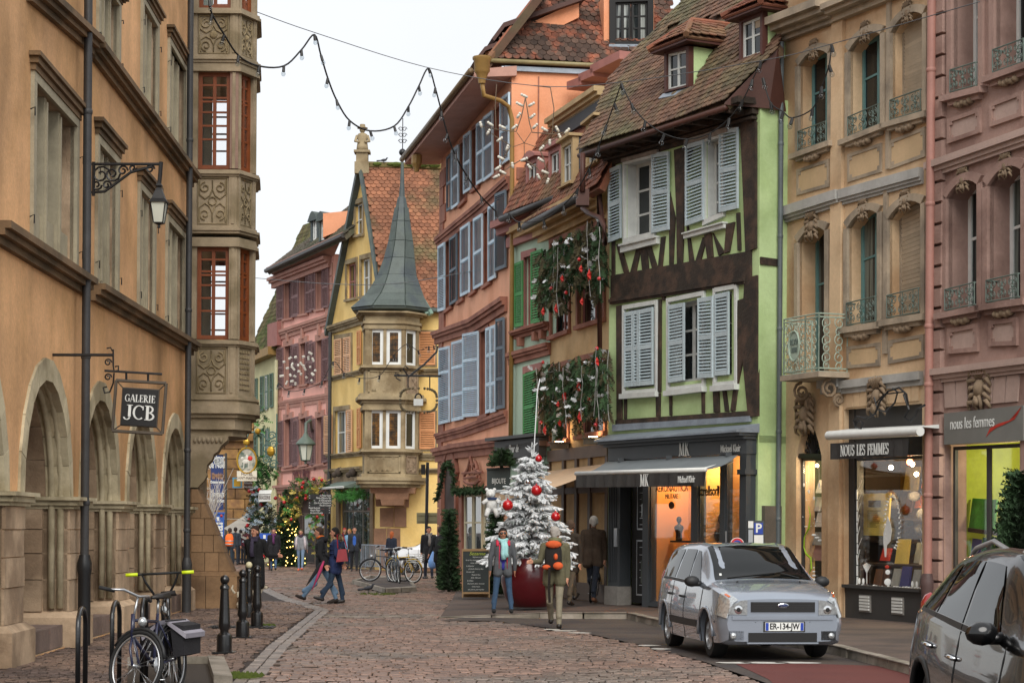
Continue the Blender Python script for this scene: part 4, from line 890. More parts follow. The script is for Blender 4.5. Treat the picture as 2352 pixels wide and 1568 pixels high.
for k in range(6):
 q=qr(RP,ru(2176)+k*.33,ru(2176)+k*.33+.32,psh.uz(.5,1)[1]+.62,psh.uz(.5,1)[1]+1.05,.03);m=MB();m.hexa([q.W(.0,0,.03),q.W(.97,0,.03),q.W(.97,0,-.1),q.W(0,0,-.1),q.W(-.1+.05*k,1,.03),q.W(.87+.05*k,1,.03),q.W(.87+.05*k,1,-.1),q.W(-.1+.05*k,1,-.1)]);m.build('arch_stone',PNL,pb_)
sgn=thing('shop_sign','wide grey sign board reading nous les femmes with a red swoosh','sign',RP.W(4.2,3.9));sq=qd(RP,2168,949,1021,2350,930,1011,.1)
m=MB();m.pb(sq,0,1,0,1,-.1,0);m.build('board',M('sign_grey','#74746f',.6,.08,3),sgn)
text('nous les femmes',sq.W(.37,.62,.006),sq.W(1,.5)-sq.W(0,.5),(0,0,1),.2,WHITEP,sgn,sx=.66)
m=MB();pts=[(.55,.16),(.6,.3),(.68,.42),(.78,.5),(.9,.62),(.985,.97),(.93,.72),(.84,.6),(.7,.53),(.6,.42)];m.ext([sq.W(a,b,.004)for a,b in pts],RP.n*.004);m.build('swoosh',BKC[0],sgn)
pf=psh.sub(.03,.97,.08,.99);window(pb_,pf,.14,DGREY,CLEAR,2,1,.06,.05,name='shop_window')
m=MB();m.pb(pf,-.15,1.1,-.2,1.1,-2.22,-2.15);m.pb(pf,-.16,-.13,-.2,1.1,-2.15,-.5);m.build('shop_back_wall',M('lime_shop_wall','#9aa535',.8,.15,2),pb_)
m=MB();m.pb(pf,-.13,1.05,-.02,0.02,-2.15,-.5);m.pb(pf,-.1,.5,.6,.62,-1.0,-.55);m.pb(pf,-.1,.8,.23,.25,-.9,-.5);m.pb(pf,-.1,.5,.38,.4,-.9,-.5);m.build('display_shelf',SHELF,pb_)
lamp('shop_light',pf.W(.5,.92,-1.1),40,(1,.9,.55));lamp('shop_light',pf.W(.45,.6,-.8),14,(1,.85,.5))
goods(pf,[(.12,.62,.35,.14,M('green_print','#3f8a2a',.7,.5,4),'green picture print leaning on the shelf behind the topiary',-1.4),(.15,.4,.12,.17,BKC[1],'dark blue book standing left in the green shop window',-.9),(.3,.4,.1,.18,BKC[4],'teal book standing upright in the green shop window',-.95),(.02,.25,.22,.2,M('dark_green_book','#24503c',.7,.3,5),'dark green book at the front of the green shop window',-.6),(.3,.24,.2,.15,BKC[5],'white patterned box in the green shop window',-.6),(.56,.28,.25,.1,BKC[2],'grey sign card beside the topiary in the shop window',-.6)],'display item','')
downpipe('drain_pipe','salmon pink drain pipe between the cream and the brown pink building',RP,2133,.16,.075,0,13,M('salmon_pipe','#a5776b',.6,.12,3,.1,20),M('brown_cast_pipe','#54413e',.6,.2,4),(2.3,4.2,5.2,7.3,9.6),shoe=1.0)
# ================================================================ green half timbered house
MKP=PL((2.16,42.8),(2.6,-4.8));mu=lambda px:MKP.uz(px,1000)[0]
GRN=M('lime_green_render','#b9d098',.9,.1,1.2,.35,18,second='#a8c086',sscale=.8)
TMB=M('dark_timber','#30271f',.85,.3,4,.7,18,second='#4a382c',sscale=3)
SHB=M('blue_grey_shutter','#b3c1c6',.7,.1,4,.1,20,rnd=.07,streak=.12);SHL=M('blue_grey_slat','#a9b9bf',.7,.1,4,rnd=.08)
OWH=M('aged_white_paint','#c9ccc8',.65,.1,4,.15,20)
ANT=M('anthracite_paint','#3d4246',.5,.08,2,.05,20);TILE=M('roof_tile','#684b3a',.85,.2,2,.3,30,rnd=.34,second='#5d573c',sscale=.55,amt=.55)
BRN=M('brown_fascia','#4a2a20',.6,.15,3,.1,20)
mk=thing('green_house','lime green half timbered house with pale blue shutters over a dark shopfront','house',MKP.W(2.7,0))
c0,c1=mu(1397),mu(1741);ztop=MKP.uz(1735,262)[1]+.3;zsh=MKP.uz(1600,985)[1]
upl=[(1441,377,557,1504,360,540),(1625,325,517,1662,312,497),(1443,712,893,1506,700,886),(1541,700,880,1613,686,872),(1648,677,864,1681,669,860)]
uq=[qd(MKP,*w)for w in upl]
wall('wall',mk,MKP,[(c0,zsh-.2),(c1,zsh-.2),(c1,ztop),(c0,ztop)],[q.poly()for q in uq],GRN,.32,OWH)
D=6;m=MB();m.ub(MKP,c0,c1,zsh-.3,ztop,-D,-1.5);m.ub(MKP,c0,c0+.2,0,ztop,-1.5,-.01);m.ub(MKP,c1-.2,c1-.005,zsh-.2,ztop,-1.5,-.01);m.ub(MKP,c0,c1,0,zsh-.3,-D,-4);m.ub(MKP,c0,c1,zsh-.35,zsh-.21,-4,-.02);m.build('rear_block',GRN,mk)
m=MB();m.ub(MKP,c1-.2,c1,0,zsh-.2,-D,-.02);m.build('side_wall',GRN,mk)
def timber(px,w=.0,o=.035,name='timber'):
 m=MB();m.prism(MKP,[MKP.uz(x,y)for x,y in px][::-1],-.03,o+rr(0,.012));return m.build(name,TMB,mk)
B_=[[(1395,358),(1738,255),(1738,285),(1395,384)],[(1406,633),(1728,576),(1728,640),(1406,682)],[(1704,290),(1740,280),(1740,570),(1716,580),(1712,480)],[(1714,640),(1742,632),(1742,955),(1722,958),(1706,790)],[(1417,964),(1724,943),(1724,957),(1417,976)],[(1408,380),(1414,378),(1414,634),(1408,635)],[(1418,562),(1427,560),(1446,625),(1436,628)],[(1471,556),(1487,553),(1492,618),(1478,622)],[(1467,560),(1474,570),(1463,624),(1450,627)],[(1486,560),(1494,556),(1512,614),(1501,618)],[(1521,545),(1530,543),(1523,612),(1514,614)],[(1551,345),(1573,338),(1576,420),(1570,604),(1558,607),(1556,480)],[(1540,440),(1553,500),(1548,608),(1541,610)],[(1575,460),(1580,505),(1596,600),(1586,602)],[(1621,540),(1636,535),(1640,590),(1628,594)],[(1617,545),(1624,552),(1612,597),(1600,600)],[(1640,535),(1648,550),(1666,580),(1654,588)],[(1672,515),(1690,510),(1678,578),(1667,582)],[(1560,378),(1584,373),(1584,395),(1560,400)],[(1576,330),(1600,322),(1585,370),(1574,374)],[(1694,490),(1701,488),(1704,575),(1697,576)],[(1419,703),(1430,701),(1431,962),(1420,964)],[(1516,688),(1521,687),(1520,900),(1514,901)],[(1509,905),(1519,903),(1518,956),(1510,957)],[(1437,908),(1441,907),(1441,961),(1437,962)],[(1540,901),(1545,900),(1545,953),(1541,954)],[(1614,892),(1620,891),(1620,949),(1615,949)],[(1640,890),(1653,889),(1655,946),(1642,947)],[(1661,888),(1668,887),(1676,944),(1668,945)],[(1688,888),(1697,886),(1690,943),(1681,944)],[(1698,690),(1712,685),(1708,830),(1696,890),(1689,890)],[(1524,690),(1530,689),(1530,672),(1524,673)]]
for b in B_:timber(b)
course(mk,MKP,(1406,683),(1716,633),.16,.1,TMB,'carved_moulding',steps=((0,.3,.6),(.3,.7,1),(.7,1,.7)))
for b in([(1400,352),(1742,250),(1742,262),(1400,364)],[(1398,366),(1740,268),(1740,274),(1398,372)]):timber(b,o=.14,name='eaves_beam')
def casing(c,sill=True,mat=OWH):
 q=qd(MKP,*c);m=MB();a,b=.07/q.w,.1/q.h
 m.pb(q,0,a,0,1,-.05,.07);m.pb(q,1-a,1,0,1,-.05,.07);m.pb(q,a,1-a,1-b*.9,1,-.05,.072);m.pb(q,a,1-a,0,b,-.05,.075)
 if sill:m.pb(q,-.02,1.02,-.04,.015,-.05,.13)
 return m.build('window_casing',mat,mk)
def sillbar(c):q=qd(MKP,*c);m=MB();m.pb(q,0,1,0,1,-.05,.1);m.pb(q,-.01,1.01,.75,1,-.05,.14);return m.build('window_sill',OWH,mk)
casing((1436,370,560,1508,352,542),False);sillbar((1433,562,581,1516,542,560));sillbar((1578.5,536,549,1671,510,524));casing((1619,318,519,1667,305,497),False)
qd_l=qd(MKP,1435,366,374,1517,344,353);m=MB();m.pb(qd_l,0,1,0,1,-.03,.1);m.build('window_lintel',M('worn_wood','#8d8279',.8,.3,4,.5,20),mk)
qd_l=qd(MKP,1580,322,334,1680,292,304);m=MB();m.pb(qd_l,0,1,0,1,-.03,.1);m.build('window_lintel',MC['worn_wood'],mk)
for c in((1434.5,702,908,1514,688.5,902),(1536,685.5,901,1622,668,890.6),(1643,662,890,1697,652,885)):casing(c)
window(mk,uq[0],.26,OWH,GLASS,2,3,.07,.045);window(mk,uq[1],.2,OWH,GLASS,2,4,.06,.04);window(mk,uq[3],.2,OWH,GLASS,2,3,.07,.045);window(mk,uq[2],.25,OWH,GLASS,2,3);window(mk,uq[4],.25,OWH,GLASS,1,3)
SHT=[((1404.5,390,558,1433,378,547),.05,20),((1504,354,536,1543,348,528),.05,20),((1582.5,334,520,1624,322,505.5),.06,20),((1659,300,489,1702,293,479),.05,20),((1439.4,718,889,1459,714,887),.03,20),((1460,714,887,1471.5,712,886),.03,20),((1473,712,886,1505,705,883),.03,20),((1542,701.7,879,1578.5,695,873),.05,20),((1612,685.5,868.7,1646,680,867),.07,20),((1648,677,863,1680,669.4,860),.04,20)]
for c,o,n in SHT:shutter(mk,qd(MKP,*c),SHB,SHL,n,o,o+.045,(.5,),True,.045,.09)
SHP=PL(MKP.W(0,0,.22),MKP.u);s0,s1=SHP.uz(1396,1100)[0],SHP.uz(1713,1050)[0]
m=MB();zl=zsh+.12;qa=qd(MKP,1411,975,990,1727,955,968)
m.hexa([SHP.W(s0-.1,zl-.28,.3),SHP.W(s1+.1,zl-.28,.3),MKP.W(c1+.05,zl-.28,0),MKP.W(c0,zl-.28,0),SHP.W(s0-.1,zl-.24,.3),SHP.W(s1+.1,zl-.24,.3),MKP.W(c1+.05,zl-.1,0),MKP.W(c0,zl-.1,0)]);m.pb(qa,0,1,0,1,-.02,.06);m.build('zinc_ledge',ZINC,mk)
def sq_(x0,t0,b0,x1,t1,b1,off=0):return qd(SHP,x0,t0,b0,x1,t1,b1,off)
zf0=SHP.uz(1550,1050)[1];zf1=zl-.28
shf=MB();shf.ub(SHP,s0,s1+.02,zf0,zf1-.12,-.25,0);shf.ub(SHP,s0-.04,s1+.06,zf1-.12,zf1-.06,-.2,.1);shf.ub(SHP,s0-.07,s1+.09,zf1-.06,zf1,-.2,.22);fascia=shf.build('shop_fascia',ANT,mk)
su=lambda px:SHP.uz(px,1200)[0]
m=MB();m.ub(SHP,s0,su(1422),.1,zf0,-.3,-.02);m.ub(SHP,su(1697),s1,.1,zf0,-.4,-.01);m.ub(SHP,su(1696),s1+.03,.1,.5,-.4,.03);m.ub(SHP,su(1696),s1+.04,zf0-.4,zf0-.3,-.4,.04);m.ub(SHP,su(1472),su(1485),.1,zf0,-.25,-.04);m.ub(SHP,su(1583),su(1597),.1,zf0,-.25,-.04);m.ub(SHP,su(1647),su(1658),.1,zf0,-.25,-.06);m.ub(SHP,su(1485),su(1583),.12,.2,-.25,-.04);m.ub(SHP,su(1597),su(1697),.12,.2,-.25,-.04);m.ub(SHP,su(1422),su(1472),zf0-.35,zf0,-.4,-.2);m.build('shopfront',ANT,mk)
for k in range(5):m=MB();x=s0+.03+k*.07;m.ub(SHP,x,x+.03,.6,zf0-.3,-.02,.0);m.build('flute',ANT,mk)
m=MB();m.ub(SHP,s0-.03,su(1424),.1,.5,-.3,.05);m.build('pilaster_base',M('weathered_concrete','#8a8680',.9,.2,3,.3,40),mk)
dq=qr(SHP,su(1432),su(1472),.16,zf0-.36,-.22);m=MB();m.pb(dq,0,1,0,1,-.08,0);door=m.build('door',BLK,mk)
SIL=M('silver_trim','#a9adb0',.4,.05,5,metal=.6);m=MB()
for a,b,c,d in((.3,.58,.9,.95),(.28,.06,.9,.5)):
 for x0,x1,y0,y1 in((a,a+.03,b,d),(c-.03,c,b,d),(a,c,b,b+.012),(a,c,d-.012,d)):m.pb(dq,x0,x1,y0,y1,0,.012)
m.build('door_grille',SIL,door);m=MB()
for b in(.68,.16):m.pb(dq,.55,.85,b,b+.18,0,.014)
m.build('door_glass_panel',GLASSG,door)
for k in range(6):
 m=MB();m.pb(dq,.45,.8,.14+k*.06,.145+k*.06,0,.01);m.pb(dq,.45,.8,.62+k*.05,.625+k*.05,0,.01);m.build('grille_bar',SIL,door)
m=MB();m.ub(SHP,su(1412),su(1419),1.35,1.75,-.02,.02);m.build('letter_box',SIL,mk)
w1,w2,w3=qr(SHP,su(1485),su(1583),.2,zf0,-.1),qr(SHP,su(1597),su(1647),.2,zf0,-.1),qr(SHP,su(1658),su(1697),.2,zf0,-.1)
for w in(w1,w2,w3):window(mk,w,.02,ANT,CLEAR,1,1,.03,name='shop_window')
PEA=M('peach_shop_wall','#d89a55',.8,.05,2);YLW=M('yellow_shop_wall','#c9bb5c',.8,.06,2)
m=MB();m.pb(w1,-.05,1.08,-.02,1.1,-1.0,-.95);m.build('shop_back_wall',PEA,mk);m=MB();m.pb(w2,-.08,1.1,-.02,1.1,-.9,-.85);m.build('shop_back_wall',YLW,mk);m=MB();m.pb(w3,-.1,1.2,-.02,1.1,-2.4,-2.35);m.build('shop_back_wall',M('shop_back_olive','#8f7f3e',.8,.2,2),mk)
for w in(w1,w2,w3):m=MB();m.pb(w,-.08,1.1,-.03,.0,-2.4,-.06);m.pb(w,-.08,1.1,1.0,1.04,-2.4,-.06);m.build('shop_floor',M('shop_floor','#b98c5a',.5,.1,2),mk)
m=MB();m.ub(SHP,su(1583),su(1597),.1,zf0,-2.4,-.26);m.ub(SHP,su(1647)+.02,su(1658),.1,zf0,-.9,-.26);m.ub(SHP,su(1698),su(1708),.1,zf0,-2.4,-.42);m.ub(SHP,su(1476),su(1485),.1,zf0,-2.4,-.26);m.build('partition',PEA,mk)
lamp('shop_light',w1.W(.5,.92,-.5),34,(1,.72,.42));lamp('shop_light',w2.W(.5,.92,-.45),18,(1,.9,.5));lamp('shop_light',w3.W(.5,.95,-.6),9,(1,.85,.5))
INK=M('dark_ink','#3a2a1c',.7,.1,4)
text('AERONAUTICA',w1.W(.5,.79,.006),SHP.u,(0,0,1),.15,INK,mk,sx=.85);text('MILITARE',w1.W(.5,.735,.006),SHP.u,(0,0,1),.1,INK,mk,sx=.85);text('strellson',w2.W(.42,.765,.006),SHP.u,(0,0,1),.2,INK,mk,sx=.72,bold=.006)
m=MB();m.ball(w1.W(.5,.675,.006),.06,8,6,(1,.1,1.3));m.build('round_emblem',INK,mk);m=MB();m.ext([w2.W(a,b,.004)for a,b in((.82,.8),(.92,.8),(.92,.76),(.87,.725),(.82,.76))],SHP.n*.003);m.build('shield_emblem',INK,mk)
serif('MK',fascia.matrix_world@SHP.W(su(1571),(zf0+zf1)/2-.03,.01),SHP.u,(0,0,1),.3,WHITEP,mk,sx=.72);text('Mickael Kleir',SHP.W(su(1677),(zf0+zf1)/2-.09,.008),SHP.u,(0,0,1),.15,WHITEP,mk,sx=.62,bold=.003)
ma=thing('shop_awning','grey fabric awning lettered MK and Mickael Kleir over the dark shop','awning',SHP.W(2,zf0))
A,B=SHP.W(s0+.02,zf0-.02,.05),SHP.W(su(1700),zf0-.02,.05);OUT=1.25
p0,p1=SHP.W(*SHP.uz(1323,1087,OUT),OUT),SHP.W(*SHP.uz(1621,1078,OUT),OUT)
m=MB();NX,NY=12,5;P=[]
for j in range(NY+1):
 for i in range(NX+1):
  s,t=i/NX,j/NY;P.append(A.lerp(B,s).lerp(p0.lerp(p1,s),t)+V((0,0,-.07*math.sin(t*3.14)+.008*math.sin(i*3.14))))
m.idx(P,[(j*(NX+1)+i,(j+1)*(NX+1)+i,(j+1)*(NX+1)+i+1,j*(NX+1)+i+1)for j in range(NY)for i in range(NX)])
AWG=M('grey_awning_fabric','#70777a',.85,.08,2,.1,60,streak=.08);m.build('canopy',AWG,ma,smooth=True)
m=MB();m.tube([p0,p1],.045,8);m.build('front_bar',WHITEP,ma,smooth=True)
AF=PL(SHP.W(0,0,OUT+.03),p1-p0);vq=Q(AF,[AF.uz(1323,1119),AF.uz(1620,1116),AF.uz(1621,1083),AF.uz(1323,1092)]);valance(ma,vq,FAB,40,.02)
c=vq.uz(.57,.5);serif('MK',AF.W(c[0],c[1],.05),AF.u,(0,0,1),.24,WHITEP,ma,sx=.72);c=vq.uz(.88,.48);text('Mickael Kleir',AF.W(c[0],c[1],.05),AF.u,(0,0,1),.13,WHITEP,ma,sx=.62,bold=.003)
for s,e in((.04,.1),(.96,.9)):
 m=MB();a,b=A.lerp(B,s)-V((0,0,.12)),p0.lerp(p1,s)-V((0,0,.03));k=a.lerp(b,.5)+V((.25 if s<.5 else-.25,0,-.05));m.tube([a,k,b],.025,6);m.build('folding_arm',WHITEP,ma)
for s in(.12,.5,.93):m=MB();m.box(A.lerp(B,s)+V((0,-.05,.02)),(.12,.12,.08));m.build('awning_bracket',ANT,ma)
eL,eR=at(1325,350,42.6),None
EO=.62;eq=MKP;eLu,eLz=MKP.uz(1328,349,EO);eRu,eRz=MKP.uz(1664,237,EO)
E0,E1=MKP.W(eLu,eLz,EO),MKP.W(eRu,eRz,EO);ud=(E1-E0).normalized();pit=math.radians(52)
upv=(-MKP.n*math.cos(pit)+V((0,0,math.sin(pit))));RF=PL3(E0,ud,upv)
def ruz(px,py,off=0):return RF.uz(px,py,off)
poly=[(0,0),((E1-E0).length,0),ruz(1786,112),ruz(1800,-260),ruz(1600,-260),ruz(1560,10),ruz(1402,180),ruz(1372,250)]
rt=MB();rt.prism(RF,poly,-.18,-.06);roof=rt.build('roof',TILE,mk)
class Clip:
 pass
def tiles_in(parent,pl,poly,w,h,mat,indiv=300,holes=(),name='tile',th=.02,amp=1.):
 us=[p[0]for p in poly];vs=[p[1]for p in poly];prof=[(-.47,1),(.47,1),(.47,.3),(.3,.08),(0,0),(-.3,.08),(-.47,.3)];n=len(prof)
 F=[tuple(range(n-1,-1,-1)),tuple(range(n,2*n))]+[(i,(i+1)%n,(i+1)%n+n,i+n)for i in range(n)]
 P0=[V((a,b,(th if l else 0)+(1-b)*.025*amp))for l in(0,1)for a,b in prof];b0=MB();b0.idx(P0,F);base=b0.mesh(name,mat);J=MB();cnt=0;r=0;v=min(vs)+.02
 while v<max(vs):
  u=min(us)+(w/2 if r%2 else 0)
  while u<max(us):
   cu,cv=u+w/2,v+h*.6
   if inpoly(cu,cv,poly)and not any(inpoly(cu,cv,hp)for hp in holes):
    sag=.025*math.sin(cu*1.3+cv)+rr(0,.012)*amp;o=pl.W(cu,v,sag);a=rr(-.035,.035);X=pl.u*math.cos(a)+pl.v*math.sin(a);Y=pl.n.cross(X)
    Mx=Matrix((X*w,Y*h*1.4,pl.n)).transposed().to_4x4();Mx.translation=o
    p=RF.W(0,0)and pl.W(cu,v);yy=(p-CAM).y;sx=CX+(p.x/yy)*FP;sy=HY-(p.z-EYE)/yy*FP
    if-40<sx<2400 and sy>-40:
     if cnt<indiv:inst(name,base,parent,Mx);cnt+=1
     else:J.idx([Mx@q for q in P0],F)
   u+=w
  v+=h;r+=1
 if J.f:J.build(name+'s',mat,parent,kind='stuff')
d1=[ruz(1526,215),ruz(1590,205),ruz(1640,110),ruz(1700,30),ruz(1530,60)];d2=[ruz(1699,143),ruz(1760,130),ruz(1800,-20),ruz(1712,0)]
tiles_in(mk,RF,poly,.17,.155,TILE,300,(d1,d2))
m=MB();m.tube([RF.W(-.02,-.04,-.08),RF.W((E1-E0).length,-.04,-.08)],.06,8);m.build('gutter',BRN,mk,smooth=True)
m=MB();m.hexa([MKP.W(c0-.3,eLz-.12,-.1),MKP.W(c1,eRz-.02,-.1),MKP.W(c1,eRz-.02,EO-.1),MKP.W(eLu+.1,eLz-.12,EO-.1),MKP.W(c0-.3,eLz+.1,-.1),MKP.W(c1,eRz+.1,-.1),MKP.W(c1,eRz+.1,EO-.1),MKP.W(eLu+.1,eLz+.02,EO-.1)]);m.build('soffit',TMB,mk)
for k in range(9):m=MB();a=MKP.W(c0+.2+k*.62,0,0);z=eLz+(eRz-eLz)*(k+1)/10-.16;m.hexa([a+V((0,0,z)),a+MKP.u*.1+V((0,0,z)),a+MKP.u*.1+MKP.n*(EO-.12)+V((0,0,z)),a+MKP.n*(EO-.12)+V((0,0,z)),a+V((0,0,z+.1)),a+MKP.u*.1+V((0,0,z+.1)),a+MKP.u*.1+MKP.n*(EO-.12)+V((0,0,z+.1)),a+MKP.n*(EO-.12)+V((0,0,z+.1))]);m.build('rafter_end',TMB,mk)
SD=PL(MKP.W(c1,0),(.86,.51));zb=SD.uz(1760,250)[1]
GP=RF.W(*ruz(1786,112));x1=SD.uz(1790,900)[0]
wall('side_strip',mk,SD,[(0,0),(x1+.3,0),(x1+.3,zb),(0,zb)],[],GRN)
m=MB();tri=[E1+V((0,0,-.03)),SD.W(.12,zb-.02,.12),SD.W(x1,zb-.03,.12),GP+V((0,0,.0)),RF.W((E1-E0).length,0,0)];m.ext(tri,SD.u*.03-V((0,-.03,0)));m.build('gable_board',BRN,mk)
m=MB();q=qd(SD,1745,590,607,1788,596,612);m.pb(q,0,1,0,1,-.02,.04);m.build('timber',TMB,mk)
m=MB();m.ub(SD,.1,x1,.1,2.2,-.02,.1);m.build('stone_buttress',M('grey_plinth','#5d564d',.9,.2,2,.5,30),mk)
downpipe('drain_pipe','blue grey zinc drain pipe between the green house and the cream building',SD,1789,.1,.05,0,SD.uz(1790,100)[1],M('zinc_pipe','#596264',.5,.15,3),None,(1.9,3.6,5.6,7.4,9.2))
def dormer(px,wpx,sidew,roofcol,sidecol,frame,lab_sz,depth=1.6,pitch=.55,gm=GLASS):
 x0,x1,t0,t1,b0,b1=px;mid=RF.W(*ruz((x0+x1)/2,(b0+b1)/2));DP=PL(mid,MKP.u);q=qd(DP,x0,t0,b0,x1,t1,b1)
 d=MB();d.pb(q,0,.1,0,1,-.1,.03);d.pb(q,.9,1,0,1,-.1,.03);d.pb(q,.1,.9,.92,1,-.1,.028);d.pb(q,.1,.9,0,.05,-.1,.05);body=d.build('dormer',frame,mk)
 window(mk,q.sub(.1,.9,.05,.92),.05,OWH,gm,2,2,.05,.035,split=(.55,))
 s=MB();s.pb(q,.9,1,0,1.0,-depth,-.1);s.pb(q,0,.1,0,1.0,-depth,-.1);s.build('dormer_side',sidecol,body)
 a,b=q.uz(0,1),q.uz(1,1);ov=.22;mu_=(a[0]+b[0])/2;h=(b[0]-a[0])*pitch
 z0=(a[1]+b[1])/2;f=MB();f.ub(DP,a[0]-ov,b[0]+ov,z0,z0+.09,-depth,ov);f.build('dormer_cornice',frame,body)
 L=[DP.W(a[0]-ov-.05,z0+.09,ov+.05),DP.W(b[0]+ov+.05,z0+.09,ov+.05),DP.W(b[0]+ov+.05,z0+.12,-depth),DP.W(a[0]-ov-.05,z0+.12,-depth)];R0_=DP.W(mu_,z0+.09+h,-.35);R1_=DP.W(mu_,z0+.12+h,-depth)
 for A_,B_,C_,D_ in((L[0],L[1],R0_,R0_),(L[1],L[2],R1_,R0_),(L[3],L[0],R0_,R1_)):
  uu=B_-A_;vv=((C_+D_)/2-(A_+B_)/2);pl=PL3(A_,uu,vv);pol=[(p-A_).dot(pl.u)for p in(A_,B_,C_,D_)];pol=[((p-A_).dot(pl.u),(p-A_).dot(pl.v))for p in((A_,B_,C_)if C_ is D_ else(A_,B_,C_,D_))]
  m=MB();m.prism(pl,pol,-.06,-.02);o=m.build('dormer_roof',roofcol,body)
  if pl.n.dot(CAM-A_)>0:tiles_in(body,pl,pol,.2,.17,roofcol,40)
 m=MB();m.tube([L[1]+V((0,0,.02)),R0_+V((0,0,.03)),R1_+V((0,0,.03))],.07,6);m.tube([L[0]+V((0,0,.02)),R0_+V((0,0,.02))],.06,6);m.build('ridge_tiles',roofcol,body)
 m=MB();m.hexa([q.W(-.1,-.16,.1),q.W(1.05,-.2,.1),q.W(1.05,-.05,-.1),q.W(-.1,-.02,-.1),q.W(-.1,-.13,.12),q.W(1.05,-.17,.12),q.W(1.05,0,-.0),q.W(-.1,0,0)]);m.build('lead_apron',ZINC,body)
TILR=M('red_roof_tile','#7d4b37',.85,.2,2,.3,30,rnd=.35,second='#6b5138',sscale=.8);DRB=M('dormer_brown','#4d2a22',.6,.15,3)
dormer((1528,1584,118,106,214,200),None,None,TILR,GRN,DRB,0);dormer((1700,1754,48,26,144,126),None,None,TILR,GRN,DRB,0)
MANQ=M('black_mannequin','#1a1817',.6,.2,4);CAMO=M('camouflage_jacket','#6b6a4a',.9,.5,9)
def bust(q,a,b,o,h,mat,head,lab):
 t=thing('mannequin',lab,'mannequin',q.W(a,b,o));a-=1.35*(abs(o)-.12)/q.w*.5;c=q.W(a,b,o);m=MB()
 m.lathe(c,[(.05*h,0),(.16*h,.02*h),(.17*h,.2*h),(.15*h,.45*h),(.24*h,.72*h),(.2*h,.82*h),(.07*h,.9*h),(.06*h,h)],12);m.build('torso',mat,t,smooth=True)
 m=MB();m.ball(c+V((0,0,1.13*h)),.13*h,10,8,(1,1,1.35));m.build('head',head,t,smooth=True)
 if h>.6:
  for s in(-1,1):m=MB();m.tube([c+SHP.u*s*.2*h+V((0,0,.74*h)),c+SHP.u*s*.28*h+V((0,0,.4*h)),c+SHP.u*s*.2*h-V((0,.1,-.15*h))],[.07*h,.06*h,.04*h],7);m.build('sleeve',mat,t,smooth=True)
bust(w1,.36,.42,-.5,.42,MANQ,MANQ,'black hooded bust on the shelf before the peach shop wall');bust(w1,.9,.1,-.6,1.15,M('brown_coat_cloth','#40291c',.95,.3,5),MANQ,'mannequin in long brown coat at the right of the peach window');bust(w2,.45,.3,-.5,.75,MANQ,MANQ,'dark hooded mannequin under the strellson lettering');bust(w3,.6,.3,-.8,.85,CAMO,MANQ,'mannequin in olive camouflage jacket and black cap behind the glass door')
for k,(b,a0,a1)in enumerate(((.42,.18,.85),(.29,.2,.7),(.17,.2,.6))):
 m=MB();m.pb(w1,a0,a1,b,b+.012,-.8,-.3);m.build('display_shelf',BLK,mk)
m=MB();m.pb(w3,.12,.15,.12,.5,.04,.07);m.build('door_handle',SIL,mk)
# ================================================================ fir sprays, baubles and stars used for the Christmas trimmings
FIR=M('fir_green','#2c4426',.9,.35,3,rnd=.35);FIRD=M('dry_fir','#4c4630',.9,.35,3,rnd=.35);TWIG=M('silver_twig','#a9a7a4',.7,.25,6,rnd=.25);REDS=M('red_star','#c22a22',.55,.15,6);REDB=M('red_bauble','#b3121a',.18,.1,5,coat=.6);FLOCK=M('white_flock','#d5d8da',.95,.2,10,rnd=.12);BRTW=M('brown_twig','#5a4434',.9,.3,6,rnd=.3);GRN2=M('bright_ivy','#3f7a34',.85,.35,3,rnd=.4)
def spray(m,p,d,L,n=7,w=.016,nl=.09):
 d=V(d).normalized();a=d.orthogonal().normalized();a=Matrix.Rotation(rr(0,6.28),3,d)@a;b=d.cross(a);p=V(p)
 for i in range(n):
  t=p+d*L*i/n
  for s in(1,-1):
   e=(a*s+d*.9+b*rr(-.5,.5)).normalized()*nl*(1.15-.7*i/n);k=d*w;m.face([t-k,t+e,t+k])
 m.face([p-a*.006,p+a*.006,p+d*L])
def star(parent,pl,u,z,r,off,mat=None,tilt=0):
 m=MB();P=[(u+(r if k%2==0 else r*.42)*math.sin(k*math.pi/5+tilt),z+(r if k%2==0 else r*.42)*math.cos(k*math.pi/5+tilt))for k in range(10)]
 c0,c1=pl.W(u,z,off+.06),pl.W(u,z,off-.04);A=[pl.W(a,b,off)for a,b in P];n=10
 m.idx(A+[c0,c1],[(i,10,(i+1)%n)for i in range(n)]+[(i,(i+1)%n,11)for i in range(n)]);return m.build('star',mat or REDS,parent)
def bauble(parent,p,r,mat=None,name='bauble'):
 m=MB();m.ball(p,r,12,8);m.lathe(V(p)+V((0,0,r*.97)),[(r*.18,0),(r*.18,r*.18),(r*.05,r*.3)],6);return m.build(name,mat or REDB,parent,smooth=True)
